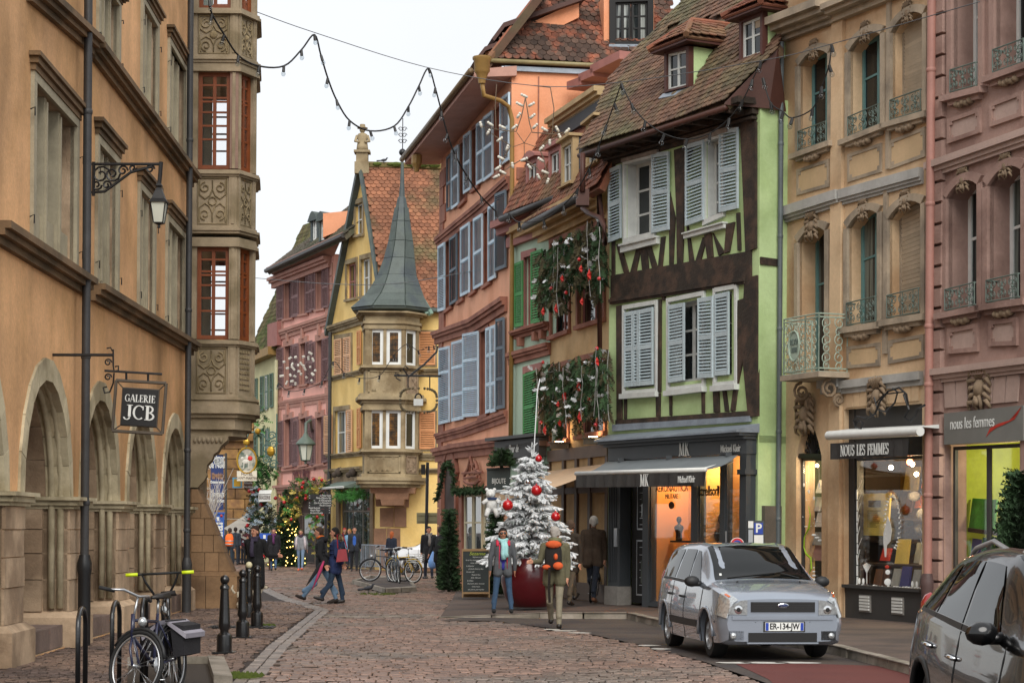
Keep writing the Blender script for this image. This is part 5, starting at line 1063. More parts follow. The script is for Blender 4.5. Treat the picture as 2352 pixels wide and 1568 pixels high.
def cone_tree(name,lab,p,h,r,pot=None,lights=0,group=None,mat=None):
 t=thing(name,lab,'tree',p,group=group);c=V(p);m=MB();z0=.35 if pot else .05;n=int(620*h*r*2)
 for i in range(n):
  k=RND()**.7;z=z0+(h-z0)*(1-k);R=r*(k**.9)*rr(.8,1.05);a=rr(0,6.283)
  d=V((math.cos(a),math.sin(a),rr(-.25,.55)));spray(m,c+V((R*math.cos(a)*.78,R*math.sin(a)*.78,z)),d,rr(.14,.26),5,.024,.08)
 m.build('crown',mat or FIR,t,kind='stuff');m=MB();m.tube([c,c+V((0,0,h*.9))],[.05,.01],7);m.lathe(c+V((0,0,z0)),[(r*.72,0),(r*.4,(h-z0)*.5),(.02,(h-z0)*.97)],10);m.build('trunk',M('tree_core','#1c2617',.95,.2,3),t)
 if pot:m=MB();m.lathe(c,[(r*.55,0),(r*.7,.38),(r*.75,.4),(r*.6,.42)],12);m.build('pot',pot,t,smooth=40)
 for i in range(lights):
  k=RND()**.6;a=rr(math.pi,2*math.pi);z=z0+(h-z0)*(1-k);m=MB();m.ball(c+V((r*k*1.03*math.cos(a),r*k*1.03*math.sin(a),z)),.022,5,4);m.build('fairy_light',M('fairy_light','#ffcf6a',.5,0,emit=6),t)
 return t
# ================================================================ tan house, mint house, coral house
TP=PL((2.156,43.3),(.272,-.962));NP=PL((.92,47.7),(.3875,-.922));CP=PL((-.09,50),(.211,-.977))
TAN=M('tan_render','#ceae80',.9,.14,.8,.3,20,streak=.2,second='#b08d5e',sscale=.6);MNT=M('mint_render','#b2c8b3',.9,.1,.9,.3,20,streak=.1);CRL=M('coral_render','#e6ab8a',.9,.1,.8,.55,9,streak=.1,second='#d99a78',sscale=.6);SRD=M('red_sandstone_trim','#9c6a58',.9,.15,1.5,.3,26,second='#875747');ORC2=M('orange_render','#e6a07a',.9,.1,.8,.35,12,second='#dc946c')
SGR=M('green_shutter','#4f9256',.7,.1,4);SBL=M('blue_shutter','#c2d6e4',.7,.1,4,.1,20,rnd=.09,streak=.1);SBD=M('slate_shutter','#5f6d78',.7,.1,4);DUST=M('dusty_rose_paint','#a06a62',.7,.12,3)
tn=thing('tan_house','narrow tan house hung with Christmas greenery under a tiled mansard','house',TP.W(-2,0));tl=TP.uz(1262,1000)[0]
TZ=TP.uz(1330,500)[1];tw=[(1268,560,772,1308,545,757),(1330,535,748,1388,515,730),(1266,850,1015,1306,838,1008),(1330,830,1000,1390,815,990)];tq=[qd(TP,*w)for w in tw]
wall('wall',tn,TP,[(tl,0),(.0,0),(.0,TZ),(tl,TZ)],[q.poly()for q in tq],TAN,.2)
m=MB();m.ub(TP,tl,0,0,TZ,-6,-2.4);m.ub(TP,-.15,0,0,TZ,-2.4,-.01);m.ub(TP,tl,tl+.15,0,TZ,-2.4,-.01);m.ub(TP,tl,0,3.6,TZ,-2.4,-.22);m.build('rear_block',TAN,tn)
for q in tq:surround(tn,q,.12,.05,SRD);window(tn,q,.12,DUST,GLASS,2,3)
course(tn,TP,(1206,528),(1392,432),.55,.5,TAN,'eaves_cornice',steps=((0,.25,1),(.25,.5,.75),(.5,.75,.45),(.75,1,.2)))
m=MB();a,b=TP.uz(1204,521,.62),TP.uz(1337,450,.62);m.tube([TP.W(a[0],a[1],.62),TP.W(b[0],b[1],.62)],.085,8);m.build('gutter',PIPE,tn,smooth=True)
def mansard(parent,pl,x0,y0,x1,y1,off,H,pit,mat,tw_=.19,th_=.17,indiv=120,cap=None,ends=(0,0)):
 a,b=pl.uz(x0,y0,off),pl.uz(x1,y1,off);A,B=pl.W(*a,off),pl.W(*b,off);pv_=(-pl.n*math.cos(pit)+V((0,0,math.sin(pit))));rp=PL3(A,B-A,pv_);L=(B-A).length;h=H/math.sin(pit)
 P=[(0,0),(L,0),(L+ends[1],h),(ends[0],h)];m=MB();m.prism(rp,P,-.2,-.05);m.build('roof',mat,parent);tiles_in(parent,rp,P,tw_,th_,mat,indiv);return rp
rt_=mansard(tn,TP,1206,517,1372,430,.5,2.3,math.radians(64),TILR)
def box_dormer(parent,pl,x0,x1,t0,t1,b0,b1,off,frame,gm=GLASS,depth=1.2,cheek=None,arch=False,roofm=None,cols=2):
 q=qd(pl,x0,t0,b0,x1,t1,b1,off);m=MB();k=.14
 m.pb(q,0,k,0,1,-.12,.03);m.pb(q,1-k,1,0,1,-.12,.03);m.pb(q,k,1-k,.88,1,-.12,.032);m.pb(q,k,1-k,0,.06,-.12,.06);m.pb(q,-.06,1.06,1,1.06,-depth,.14);m.pb(q,-.02,1.02,-.03,0,-.1,.12)
 if arch:m.prism(pl,[tuple(q.uz(a,1.06+.12*math.sin(math.pi*a)))for a in[i/8 for i in range(9)]][::-1],off-depth,off+.14)
 d=m.build('dormer',frame,parent);window(parent,q.sub(k,1-k,.06,.88),.05,OWH,gm,cols,2,.05,.03)
 m=MB();m.pb(q,0,k,0,1,-depth,-.12);m.pb(q,1-k,1,0,1,-depth,-.12);m.build('dormer_side',cheek or frame,d);return d
BEI=M('beige_dormer_stone','#b59c74',.85,.15,2,.3,20)
box_dormer(tn,TP,1291,1318,330,312,432,418,.25,BEI,depth=1.4,cheek=M('dark_cheek','#3b3f44',.7,.15,3));box_dormer(tn,TP,1348,1375,288,266,388,372,.25,BEI,depth=1.4,cheek=MC['dark_cheek'])
TPB=TP.back(.55);course(tn,TPB,(1276,276),(1392,198),.3,.3,BEI,'upper_eave',steps=((0,.4,1),(.4,.7,.7),(.7,1,.4)),o0=-1.2);course(tn,TPB,(1274,300),(1392,224),.35,.12,MC['dark_cheek'],'lead_flashing',o0=-1.3)
dp=thing('drain_pipe','brown drain pipe with square hopper between tan and green houses','drain pipe',TP.W(-.1,0));m=MB();m.tube(pxs(TP,[(1338,352),(1338,440)],.85),.06,8);m.tube(pxs(TP,[(1338,478),(1352,490),(1378,500),(1388,520),(1390,560)],.6)+[TP.W(-.14,9.2,.25),TP.W(-.12,4.3,.2)],.055,8);m.build('pipe',BRN,dp,smooth=True)
m=MB();c=pxs(TP,[(1338,455)],.8)[0];m.box(c,(.28,.28,.35));m.build('hopper',BRN,dp)
for x,y in((1221,1040),(1282,1030),(1362,1022)):pass
def uplight(px,py,lab):
 p=TP.W(*TP.uz(px,py,.25),.25);t=thing('window_box',lab,'lamp box',p);m=MB();m.box(p,(.42,.2,.12),.0);m.box(p+V((0,0,.08)),(.5,.26,.03));m.build('tray',M('grey_box','#6c665c',.8,.15,4),t);m=MB();m.box(p+V((0,0,.1)),(.2,.1,.03));m.build('lit_lamp',BULB,t);lamp('uplight',p+V((0,-.05,.28)),3.5,(1,.62,.3),.05)
uplight(1284,1024,'small lit tray lamp glowing below the tan house greenery on the left');uplight(1362,1014,'small lit tray lamp glowing beside the dark cornice of the green house')
def greenery(name,lab,px0,px1,top,bot,strands,stars,balls,slope):
 t=thing(name,lab,'christmas garland',TP.W(*TP.uz((px0+px1)/2,top),.4));F_,D_,T_,W_=MB(),MB(),MB(),MB()
 for i in range(strands):
  px=px0+(px1-px0)*(i+rr(.2,.8))/strands;yt=top+slope*(px-px0)+rr(-12,30);yb=bot+slope*.7*(px-px0)-rr(0,(bot-top)*.4);of=rr(.15,.7);k=int((yb-yt)/5);dry=RND()<.4
  for j in range(k):
   y=yt+(yb-yt)*j/k;p=TP.W(*TP.uz(px+rr(-7,7),y,of),of)
   for e in range(2):spray(D_ if(dry and RND()<.8)or RND()<.2 else F_,p,(rr(-.7,.7),rr(-.7,.3),-1+rr(-.3,.6)),rr(.2,.36),6,.026,.1)
   if RND()<.14:spray(W_,p+TP.n*.12,(rr(-1,1),-.5,rr(-.6,.6)),.16,5,.03,.08)
  for e in range(1 if RND()<.6 else 0):
   pts=[];x=px+rr(-10,10)
   for j in range(7):x+=rr(-3.5,3.5);pts.append(TP.W(*TP.uz(x,yt+(yb+12-yt)*j/6,of+.1),of+.12))
   T_.tube(pts,.007,4)
 F_.build('fir_sprays',FIR,t,kind='stuff');D_.build('dry_sprays',FIRD,t,kind='stuff');T_.build('silver_twigs',TWIG,t,kind='stuff');W_.build('white_leaves',FLOCK,t,kind='stuff')
 for x,y,r in stars:star(t,TP,*TP.uz(x,y,.75),r/94,.75,tilt=rr(-.4,.4))
 for x,y in balls:bauble(t,TP.W(*TP.uz(x,y,.72),.72),.042)
greenery('christmas_garland','upper cascade of fir, silver twigs and red stars on the tan house',1238,1392,556,735,15,((1248,716,11),(1278,710,13),(1292,640,9),(1354,632,14),(1335,618,9),(1337,693,9)),((1330,596),(1376,640),(1266,662),(1300,672)),-.33)
greenery('christmas_garland','lower cascade of fir, silver twigs and red stars on the tan house',1236,1396,838,1012,17,((1297,910,15),(1330,888,14),(1252,988,12),(1286,970,10),(1332,958,14),(1372,832,12),(1282,928,7)),((1247,832),(1371,800),(1352,915),(1242,970),(1368,975)),-.2)
BRF=M('brown_shop_frame','#5c4a3c',.6,.15,3);AWB=M('beige_awning','#c9ab8a',.85,.08,2,.1,60)
tz0=3.35;sh_u=[tl+.1,tl+1.3,tl+2.3,tl+3.3,-.1]
m=MB();m.ub(TP,tl,0,tz0,3.62,-.3,.08)
for u in sh_u:m.ub(TP,u-.09,u+.09,.1,tz0,-.2,.06)
m.ub(TP,tl,0,.1,.5,-.15,.05);m.ub(TP,tl,0,2.55,2.7,-.12,.04);m.build('shopfront',BRF,tn)
REF=M('amber_shop_back','#8a6428',.7,.5,1.5)
for i in range(4):window(tn,qr(TP,sh_u[i]+.1,sh_u[i+1]-.1,.5,2.55),.08,BRF,CLEAR,1,1,.06,name='shop_window');window(tn,qr(TP,sh_u[i]+.1,sh_u[i+1]-.1,2.7,tz0),.08,BRF,CLEAR,1,1,.05,name='transom')
m=MB();m.ub(TP,tl,0,.1,3.6,-2.0,-1.9);m.build('shop_back_wall',REF,tn);lamp('shop_light',TP.W(-1.5,2.9,-.9),18,(1,.75,.35));lamp('shop_light',TP.W(-3.4,2.9,-.9),14,(1,.75,.35))
for i in range(16):m=MB();m.ball(TP.W(rr(tl+.2,-.2),rr(.7,3.1),rr(-1.2,-.4)),.02,5,4);m.build('fairy_light',BULB,tn)
def simple_awning(t,A,B,C,D,mat,vh=.28,txt=None,bar=True,vmat=None):
 m=MB();NX,NY=10,5;P=[A.lerp(B,i/NX).lerp(D.lerp(C,i/NX),j/NY)+V((0,0,-.05*math.sin(j/NY*3.14)))for j in range(NY+1)for i in range(NX+1)]
 m.idx(P,[(j*(NX+1)+i,(j+1)*(NX+1)+i,(j+1)*(NX+1)+i+1,j*(NX+1)+i+1)for j in range(NY)for i in range(NX)]);m.build('canopy',mat,t,smooth=True)
 m=MB();m.tube([D,C],.04,6);m.build('front_bar',WHITEP,t,smooth=True);ap=PL(D,C-D);L=(C-D).to_2d().length;q=Q(ap,[(0,D.z-vh),(L,C.z-vh),(L,C.z-.03),(0,D.z-.03)],.02);valance(t,q,vmat or mat,26,.02);return ap,q
ba=thing('shop_awning','beige fabric awning spread over the shop behind the white Christmas tree','awning',TP.W(-2,3.4));OA=1.7
ap,q=simple_awning(ba,TP.W(*TP.uz(1258,1082,.12),.12),TP.W(*TP.uz(1392,1064,.12),.12),TP.W(*TP.uz(1264,1122,OA),OA),TP.W(*TP.uz(1134,1129,OA),OA),AWB)
text('epiandre',q.W(.12,.45,.03),ap.u,(0,0,1),.13,WHITEP,ba,sx=.8);text('SETA',q.W(.3,.45,.03),ap.u,(0,0,1),.14,WHITEP,ba,sx=.8)
ds=thing('shop_sign','dark shop fascia above the beige awning with white script','sign',NP.W(-.5,3.4));a=NP.uz(1148,1098,.3);m=MB();m.ub(NP,NP.uz(1160,1100)[0],-.02,3.5,3.95,.02,.3);m.ub(NP,NP.uz(1150,1100)[0],0,3.97,4.05,.02,.45);m.build('board',DGREY,ds);text('Fleur de',NP.W(NP.uz(1205,1100)[0],3.72,.31),NP.u,(0,0,1),.2,WHITEP,ds,sx=.7,shear=.25)
# ---------------------------------------------------------------- mint house
mh=thing('mint_house','slim mint green house with bright green shutters beside the coral building','house',NP.W(-1,0));ml_=NP.uz(1171,1000)[0];NZ=NP.uz(1200,492)[1]
nq=[qd(NP,1206,592,752,1226,586,745),qd(NP,1210,856,1018,1240,848,1012)]
wall('wall',mh,NP,[(ml_,0),(.3,0),(.3,NZ),(ml_,NZ)],[q.poly()for q in nq],MNT,.2);m=MB();m.ub(NP,ml_,.3,0,NZ,-6,-.25);m.build('rear_block',MNT,mh)
for q in nq:surround(mh,q,.16,.05,DUST);window(mh,q,.12,DUST,GLASS,1,3)
shutter(mh,qd(NP,1187,606,752,1206,598,748),SGR,None,24,.04,.08,(.5,),False);shutter(mh,qd(NP,1225,580,744,1250,572,738),SGR,None,24,.04,.08,(.5,),False);shutter(mh,qd(NP,1207,860,1018,1240,848,1012),SGR,None,26,.04,.08,(.5,),False)
course(mh,NP,(1172,548),(1266,512),.25,.12,DUST);course(mh,NP,(1172,812),(1266,786),.3,.15,SRD,steps=MOLD);course(mh,NP,(1186,762),(1266,738),.2,.22,SRD,'window_sill',steps=MOLD);course(mh,NP,(1186,1024),(1266,1012),.12,.3,M('old_beam','#6d5548',.9,.2,3),'ledge')
for x,y in((1202,775),(1236,762),(1252,758)):m=MB();u,z=NP.uz(x,y);m.ub(NP,u-.08,u+.08,z-.22,z,0,.15);m.build('sill_bracket',SRD,mh)
text('FLOREL',NP.W(NP.uz(1206,1052)[0],NP.uz(1206,1052)[1],.12),NP.u,(0,0,1),.3,WHITEP,mh,sx=.62);text('NES',NP.W(NP.uz(1252,1046)[0],NP.uz(1252,1046)[1],.12),NP.u,(0,0,1),.3,WHITEP,mh,sx=.62);m=MB();q=qd(NP,1182,1034,1074,1266,1024,1064,.02);m.pb(q,0,1,0,1,-.02,.07);m.build('sign_band',M('sage_sign','#6f8a78',.8,.1,3),mh)
m=MB();a,b=NP.uz(1151,503,.5),NP.uz(1272,456,.5);m.tube([NP.W(*a,.5),NP.W(*b,.5)],.085,8);m.build('gutter',PIPE,mh,smooth=True);course(mh,NP,(1160,512),(1268,468),.35,.42,DUST,'eaves_board',steps=((0,.5,1),(.5,1,.6)))
mansard(mh,NP,1156,497,1285,448,.4,2.2,math.radians(64),TILR)
box_dormer(mh,NP,1210,1238,372,358,466,455,.1,DUST,depth=1.4,arch=True);box_dormer(mh,NP,1262,1290,346,330,446,432,.1,DUST,depth=1.4,arch=True)
for x0,y0,x1,y1 in((1318,190,1350,178),(1345,172,1378,158),(1372,152,1440,118)):course(mh,NP.back(1.4),(x0,y0),(x1,y1),.2,.2,DUST,'upper_eave',o0=-1)
bj=thing('shop_sign','dark projecting board lettered BIJOUTE beside the coral building','sign',NP.W(ml_,3.6));o=at(1120,1100,48.3);m=MB();JP=PL(o,(1,.06));q=qd(JP,1119,1076,1148,1172,1074,1150);m.pb(q,0,1,0,1,-.15,0);m.pb(q,-.02,1.02,.97,1.02,-.2,.05);m.build('board',M('dark_teal_board','#25302f',.5,.1,3),bj);text('BIJOUTE',q.W(.5,.6,.01),JP.u,(0,0,1),.13,WHITEP,bj,sx=.52)
# ---------------------------------------------------------------- coral house
ch=thing('coral_house','tall coral house with many open blue louvred shutters and deep eaves','house',CP.W(-5,0));cl_=CP.uz(1009,1000)[0];CZ=13.1
cs=[((1014,800,975,1038,794,969),0),((1043.6,786,968,1071,778,962),0),((1069,767,958,1104.5,760,955),1),((1122.7,754,950,1132.5,750,946),0),((1134,749,948,1145,745,945),0),((1146,733,941,1164,728,937),2),((1012,566,716,1027,556,712),0),((1039,548,702,1055,536,692),2),((1064,524,682,1084,510,672),0),((1094,503,666,1114,490,655),0),((1128,476,647,1144,464,638),0),((1144,446,624,1168,436,614),2),((1032,362,487,1042,352,480),2),((1043,346,482,1059,332,470),0),((1071,312,446,1087,300,436),0),((1101,286,426,1116,274,416),0),((1117,270,418,1138,254,402),0),((1155.5,228,382,1176,212,368),0)]
cw=[(1105,764,955,1122,754,948),(1026,558,712,1040,548,702),(1055,536,692,1066,526,684),(1084,512,673,1095,503,664),(1113,492,656,1129,478,645),(1059,332,470,1072,320,456),(1087,300,436,1102,288,424),(1138,254,402,1156,236,386)]
cq=[qd(CP,*w)for w in cw]
wall('wall',ch,CP,[(cl_,0),(0,0),(0,CZ+.2),(cl_,CZ-.1)],[q.poly()for q in cq],CRL,.25,SRD)
m=MB();m.ub(CP,cl_,0,0,CZ-.2,-6,-2.3);m.ub(CP,cl_,0,3.7,CZ-.2,-2.3,-.3);m.ub(CP,cl_,cl_+.1,0,CZ-.2,-2.3,-.01);m.build('rear_block',ORC2,ch)
for q in cq:window(ch,q,.16,SRD,GLASS,1,3,.06,.03);surround(ch,q,.1,.03,SRD)
for i,(c,k)in enumerate(cs):shutter(ch,qd(CP,*c),(SBL,SBL,SBD)[k],None,36,.05,.1,(.33,.67)if i<6 else(.5,),i<6 and i not in(3,4),.06,.08)
for a,b,h,o in(((1006,547),(1100,470),.35,.14),((1100,470),(1172,404),.35,.14),((1003,763),(1090,732),.38,.2),((1090,732),(1166,681),.38,.2),((1005,996),(1070,978),.3,.12),((1070,978),(1166,942),.3,.12),((1006,1030),(1060,1018),.42,.24),((1060,1018),(1166,1003),.42,.24)):course(ch,CP,a,b,h,o,SRD,steps=MOLD)
for k in range(24):
 z=.2+k*.54
 if z<CZ-.6:m=MB();m.ub(CP,cl_,cl_+(.62 if k%2 else .95),z,z+.52,-.02,.05);m.build('quoin_stone',SRD,ch)
EV=1.0;a,b=CP.uz(958,343,EV),CP.uz(1128,160,EV);m=MB();z0=CZ
m.hexa([CP.W(cl_-.8,z0-.1,-.1),CP.W(.15,z0+.15,-.1),CP.W(.15,z0+.05,EV),CP.W(cl_-.8,z0-.15,EV),CP.W(cl_-.8,z0+.1,-.1),CP.W(.15,z0+.4,-.1),CP.W(.15,z0+.25,EV),CP.W(cl_-.8,z0+.05,EV)]);m.build('soffit',M('rose_soffit','#b98f80',.85,.1,2),ch)
m=MB();m.tube([CP.W(cl_-.9,z0+.02,EV+.08),CP.W(.1,z0+.22,EV+.08)],.08,8);m.build('gutter',M('copper_gutter','#6d5a41',.5,.2,3),ch,smooth=True)
rp_=PL3(CP.W(cl_-.9,z0+.1,EV),CP.u,-CP.n*.6+V((0,0,.8)));m=MB();m.prism(rp_,[(0,0),(-cl_+1,.2),(-cl_+1,3.2),(0,3)],-.2,0);m.build('roof',TILE,ch)
SW=PL((-.09,50),(.98,.16));m=MB();sw1=SW.uz(1560,600)[0];zt=SW.uz(1250,168)[1]
m.ub(SW,.0,sw1,5,zt,-5,0);side=m.build('side_wall',ORC2,ch);m=MB();m.ub(SW,SW.uz(1234,400)[0],SW.uz(1237,400)[0],8,zt-.1,0,.02);m.ub(SW,SW.uz(1184,700)[0],SW.uz(1216,700)[0],SW.uz(1190,412)[1],SW.uz(1190,385)[1],0,.04);m.build('wall_seam',SRD,ch)
m=MB();m.tube([SW.W(-.9,zt+.22,.15),SW.W(sw1,zt+.22,.15)],.06,8);m.build('gutter',M('ochre_gutter','#8b7f58',.5,.2,3),ch,smooth=True);m=MB();m.ub(SW,-.2,sw1,zt,zt+.12,-.3,.1);m.build('lead_flashing',ZINC,ch)
pit=math.radians(58);hp=PL3(SW.W(-.6,zt+.25,.1),SW.u,-SW.n*math.cos(pit)+V((0,0,math.sin(pit))));hpoly=[hp.uz(1160,141)if False else(0,0),(sw1+.6,0),(sw1+.6,4.2),(3.6,4.2)]
DKT=M('dark_mottled_tile','#4d3b31',.9,.25,2,.3,30,rnd=.5,second='#7a4632',sscale=2.5,amt=.4)
a=hp.uz if False else None
h0=[(0,0),(sw1+.6,0),(sw1+.6,4.2),(2.6,4.2)];m=MB();m.prism(hp,h0,-.2,-.04);m.build('roof',DKT,ch);tiles_in(ch,hp,h0,.2,.17,DKT,200)
m=MB();m.tube([hp.W(0,0,.05),hp.W(1.3,2.1,.05),hp.W(2.6,4.2,.05)],.1,6)
m.build('hip_tiles',TILR,ch)
for i,(cp,rf)in enumerate((([(1135,140),(1178,72),(1330,2),(1330,40),(1194,108)],[(1126,94),(1153,58),(1340,-6),(1340,4),(1156,68),(1132,100)]),([(1110,142),(1116,118),(1160,104),(1160,142)],[(1087,143),(1110,113),(1165,92),(1165,101),(1112,122),(1093,147)]))):
 dpn=PL(SW.W(0,0,-.6+i*.2),SW.u);m=MB();m.prism(dpn,[dpn.uz(*p)for p in cp][::-1],-1.5,0);d=m.build('dormer',ORC2,ch);m=MB();m.prism(dpn,[dpn.uz(*p)for p in rf][::-1],-1.7,.25);m.build('dormer_roof',BRN,d)
dp_=PL(SW.W(0,0,-.35),SW.u);q=qd(dp_,1399,-10,104,1500,-14,104);m=MB();m.pb(q,0,.13,0,1,-.2,.06);m.pb(q,.87,1,0,1,-.2,.06);m.pb(q,.13,.87,.85,1,-.2,.06);m.pb(q,.13,.87,0,.06,-.2,.08);d=m.build('dormer',BLK,ch);m=MB();m.pb(q,-.12,0,-.05,1,-1.5,.0);m.pb(q,1.0,1.02,-.05,1,-1.5,0);m.build('dormer_side',ORC2,d);m=MB();m.pb(q,-.02,1.02,-.16,0,-.3,.1);m.build('lead_apron',ZINC,d)
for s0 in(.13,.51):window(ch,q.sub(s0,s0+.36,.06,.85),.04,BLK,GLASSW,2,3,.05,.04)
op=thing('drain_pipe','ochre drain pipe with big funnel head at the coral house corner','drain pipe',CP.W(0,0));OCH=M('ochre_pipe','#96753f',.55,.15,3)
m=MB();fp=at(1107,160,49);m.lathe(fp+V((0,0,-.35)),[(.09,0),(.1,.1),(.16,.25),(.2,.3),(.2,.55),(.24,.6),(.24,.66)],10);m.build('funnel',OCH,op,smooth=40);m=MB();m.tube([fp+V((0,0,-.3)),fp+V((.05,.1,-.62)),at(1150,232,49.3),at(1168,245,49.6),at(1176,275,49.7),at(1176,600,49.7),at(1173,1010,49.7)],.06,8);m.build('pipe',OCH,op,smooth=True)
fp=at(957,372,59);m=MB();m.lathe(fp+V((0,0,-.3)),[(.07,0),(.1,.12),(.16,.25),(.16,.5)],8);m.build('funnel',OCH,op)
m=MB();aq=qd(CP,1022,1110,1345,1052,1104,1352);P=aq.arch(.9);m.prism(CP,P[::-1],.0,.012);m.build('door_recess',M('dark_door','#3a2a22',.7,.2,3),ch);surround(ch,aq,.25,.12,SRD,sill=False,arch=.9)
sq2=qd(CP,1066,1136,1368,1160,1128,1385);m=MB();m.pb(sq2,-.02,0,0,1,0,.1);m.pb(sq2,-.02,1.02,1,1.06,0,.22);m.pb(sq2,0,1,0,.08,0,.06);m.pb(sq2,.0,.08,0,1,0,.16);m.build('shopfront',SRD,ch);CW=M('cream_shop_paint','#c9bf9f',.7,.08,3)
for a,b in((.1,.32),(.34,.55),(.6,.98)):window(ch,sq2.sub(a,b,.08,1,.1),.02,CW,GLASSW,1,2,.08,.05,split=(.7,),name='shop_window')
def garland(name,lab,pts,r=.12,dens=26,mat=None,lights=0):
 t=thing(name,lab,'garland',pts[0]);m=MB()
 for i in range(len(pts)-1):
  a,b=V(pts[i]),V(pts[i+1]);k=max(2,int((b-a).length*dens))
  for j in range(k):
   p=a.lerp(b,j/k)
   for e in range(3):spray(m,p,(rr(-1,1),rr(-1,.4),rr(-1,.6)),r*rr(1,1.7),5,.022,r*.55)
 m.build('fir_sprays',mat or FIR,t,kind='stuff');return t
garland('fir_garland','dark fir garland arched over the coral house door',[CP.W(*CP.uz(x,y,.3),.3)for x,y in((1003,1150),(1012,1105),(1020,1070),(1030,1062),(1040,1085),(1044,1120))],.1)
garland('fir_garland','straight fir garland above the coral house shop window',[CP.W(*CP.uz(x,y,.35),.35)for x,y in((1042,1128),(1070,1126),(1110,1122))],.12)
m=MB();em=thing('wall_emblem','cut out metal emblem of gabled roofs and a round fish on the coral wall','sign',CP.W(*CP.uz(1085,1090),.1));pp=lambda L:[CP.W(*CP.uz(x,y,.12),.12)for x,y in L]
m.tube(pp([(1067,1104),(1075,1110),(1090,1112),(1103,1100),(1100,1082),(1092,1078)]),.05,5);m.tube(pp([(1066,1092),(1076,1075),(1081,1050),(1086,1075),(1092,1060),(1097,1078)]),.05,5);m.tube(pp([(1062,1086),(1108,1084)]),.04,5);m.tube(pp([(1066,1098),(1096,1094)]),.04,5);m.tube(pp([(1078,1090),(1080,1066),(1088,1066),(1090,1088)]),.03,5);m.build('metalwork',SRD,em)
cone_tree('topiary_tree','dark conical fir standing left of the coral house shop window',G(1031,1358),2.3,.24);cone_tree('topiary_tree','dark conical fir between the coral shop window and the white Christmas tree',G(1138,1367,.08),2.15,.28);cone_tree('topiary_tree','dark clipped cone in front of the grey shop sign at the right edge',G(2342,1500,.12),2.4,.46,pot=ANT)
cone_tree('topiary_tree','small dark fir ball top above the dark BIJOUTE board',at(1152,1074,48.2),.5,.25)
# ================================================================ yellow gabled house with the spired corner oriel
YLO=M('yellow_render','#edcc83',.9,.1,.8,.3,14,streak=.12,second='#dfbb70',sscale=.5);YST=M('yellow_house_stone','#8d7a62',.9,.2,1.2,.4,20,second='#6f5d48');ORS2=M('turret_stone','#9a8a6c',.9,.2,1.5,.4,20,second='#7b6a4e');OSH=M('orange_shutter','#d39463',.7,.1,4);PSH=M('peach_shutter','#dcae86',.7,.1,4);SLATE=M('turret_zinc','#525c57',.55,.3,1.2,.1,20,metal=.1,second='#3d4547');PSX=M('brown_sandstone','#8d6a52',.9,.25,2,.4,20,rnd=.2)
C0=V((-.0620*80,80));YG=PL(C0,(.37,-.93));YR=PL(C0,(1,.1));ygl=YG.uz(757,1000)[0]
yh=thing('yellow_house','yellow gabled house with steep red tiled roof behind a spired corner oriel','house',(C0.x,C0.y,0))
ez=YG.uz(880,700)[1];apx=YG.uz(832,382);fl=YG.uz(757,752);ez=fl[1]
yw=[(771.6,780,862,808,774,857),(770,944,1043,803,940,1040),(797,608,688,820,601,683),(830,597,681,852,591,676),(817,470,541,835,464,537)];yq=[qd(YG,*w)for w in yw]
sw_=qd(YG,782,1124,1300,853,1122,1306)
wall('wall',yh,YG,[(ygl,0),(0,0),(0,ez+.1),(apx[0],apx[1]),(ygl,fl[1])],[q.poly()for q in yq]+[sw_.poly()],YLO,.25)
L_=YR.uz(1040,800)[0]
m=MB();m.ub(YR,0,L_+6,0,ez,-.3,0);m.build('street_wall',YLO,yh);m=MB();m.ub(YG,ygl,-.3,0,ez-.2,-8,-2.5);m.ub(YG,ygl,-.3,4.2,ez-.2,-2.5,-.3);m.build('rear_block',YLO,yh)
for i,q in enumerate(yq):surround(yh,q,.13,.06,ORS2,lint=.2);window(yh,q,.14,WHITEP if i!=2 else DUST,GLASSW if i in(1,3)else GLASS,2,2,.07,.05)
for c in((771.6,780,863,787,777,860),(792,776,859,808,773,857)):shutter(yh,qd(YG,*c),PSH,None,18,.05,.1,(.5,),False)
for c in((748,955,1043,766,952,1041),(799,942,1040,812,940,1037)):shutter(yh,qd(YG,*c),PSH,None,20,.05,.1,(.5,),False)
for c in((824,760,838,832,758,836),(824,938,1030,832,936,1028)):shutter(yh,qd(YG,*c),OSH,None,18,.05,.1,(.5,),False)
for a,b,h,o in(((755,752),(846,722),.35,.25),((758,866),(836,848),.2,.15),((755,1044),(836,1036),.2,.18),((755,1078),(838,1070),.35,.25)):course(yh,YG,a,b,h,o,ORS2,steps=MOLD)
m=MB();q=qd(YG,755,1094,1118,846,1090,1114);m.pb(q,0,1,0,1,0,.1);m.build('shop_lintel',YST,yh)
m=MB();m.pb(sw_,-.1,0,0,1,-.02,.08);m.pb(sw_,1,1.1,0,1,-.02,.08);m.pb(sw_,-.1,1.1,1,1.06,-.02,.1);m.build('shopfront',YST,yh);window(yh,sw_,.12,M('grey_shop_frame','#6f655c',.6,.1,3),GLASSG,3,2,.1,.07,split=(.72,),name='shop_window')
for px in(790,823):
 u,z=YG.uz(px,1085);m=MB();m.ball(YG.W(u,z,.25),.22,8,6,(.8,1,.9));m.ball(YG.W(u-.08,z-.1,.42),.13,7,5);
 for s in(-1,1):m.ball(YG.W(u+s*.14,z+.17,.2),.07,6,4)
 m.build('carved_head',M('dark_carving','#4a3f36',.8,.2,4),yh,smooth=True)
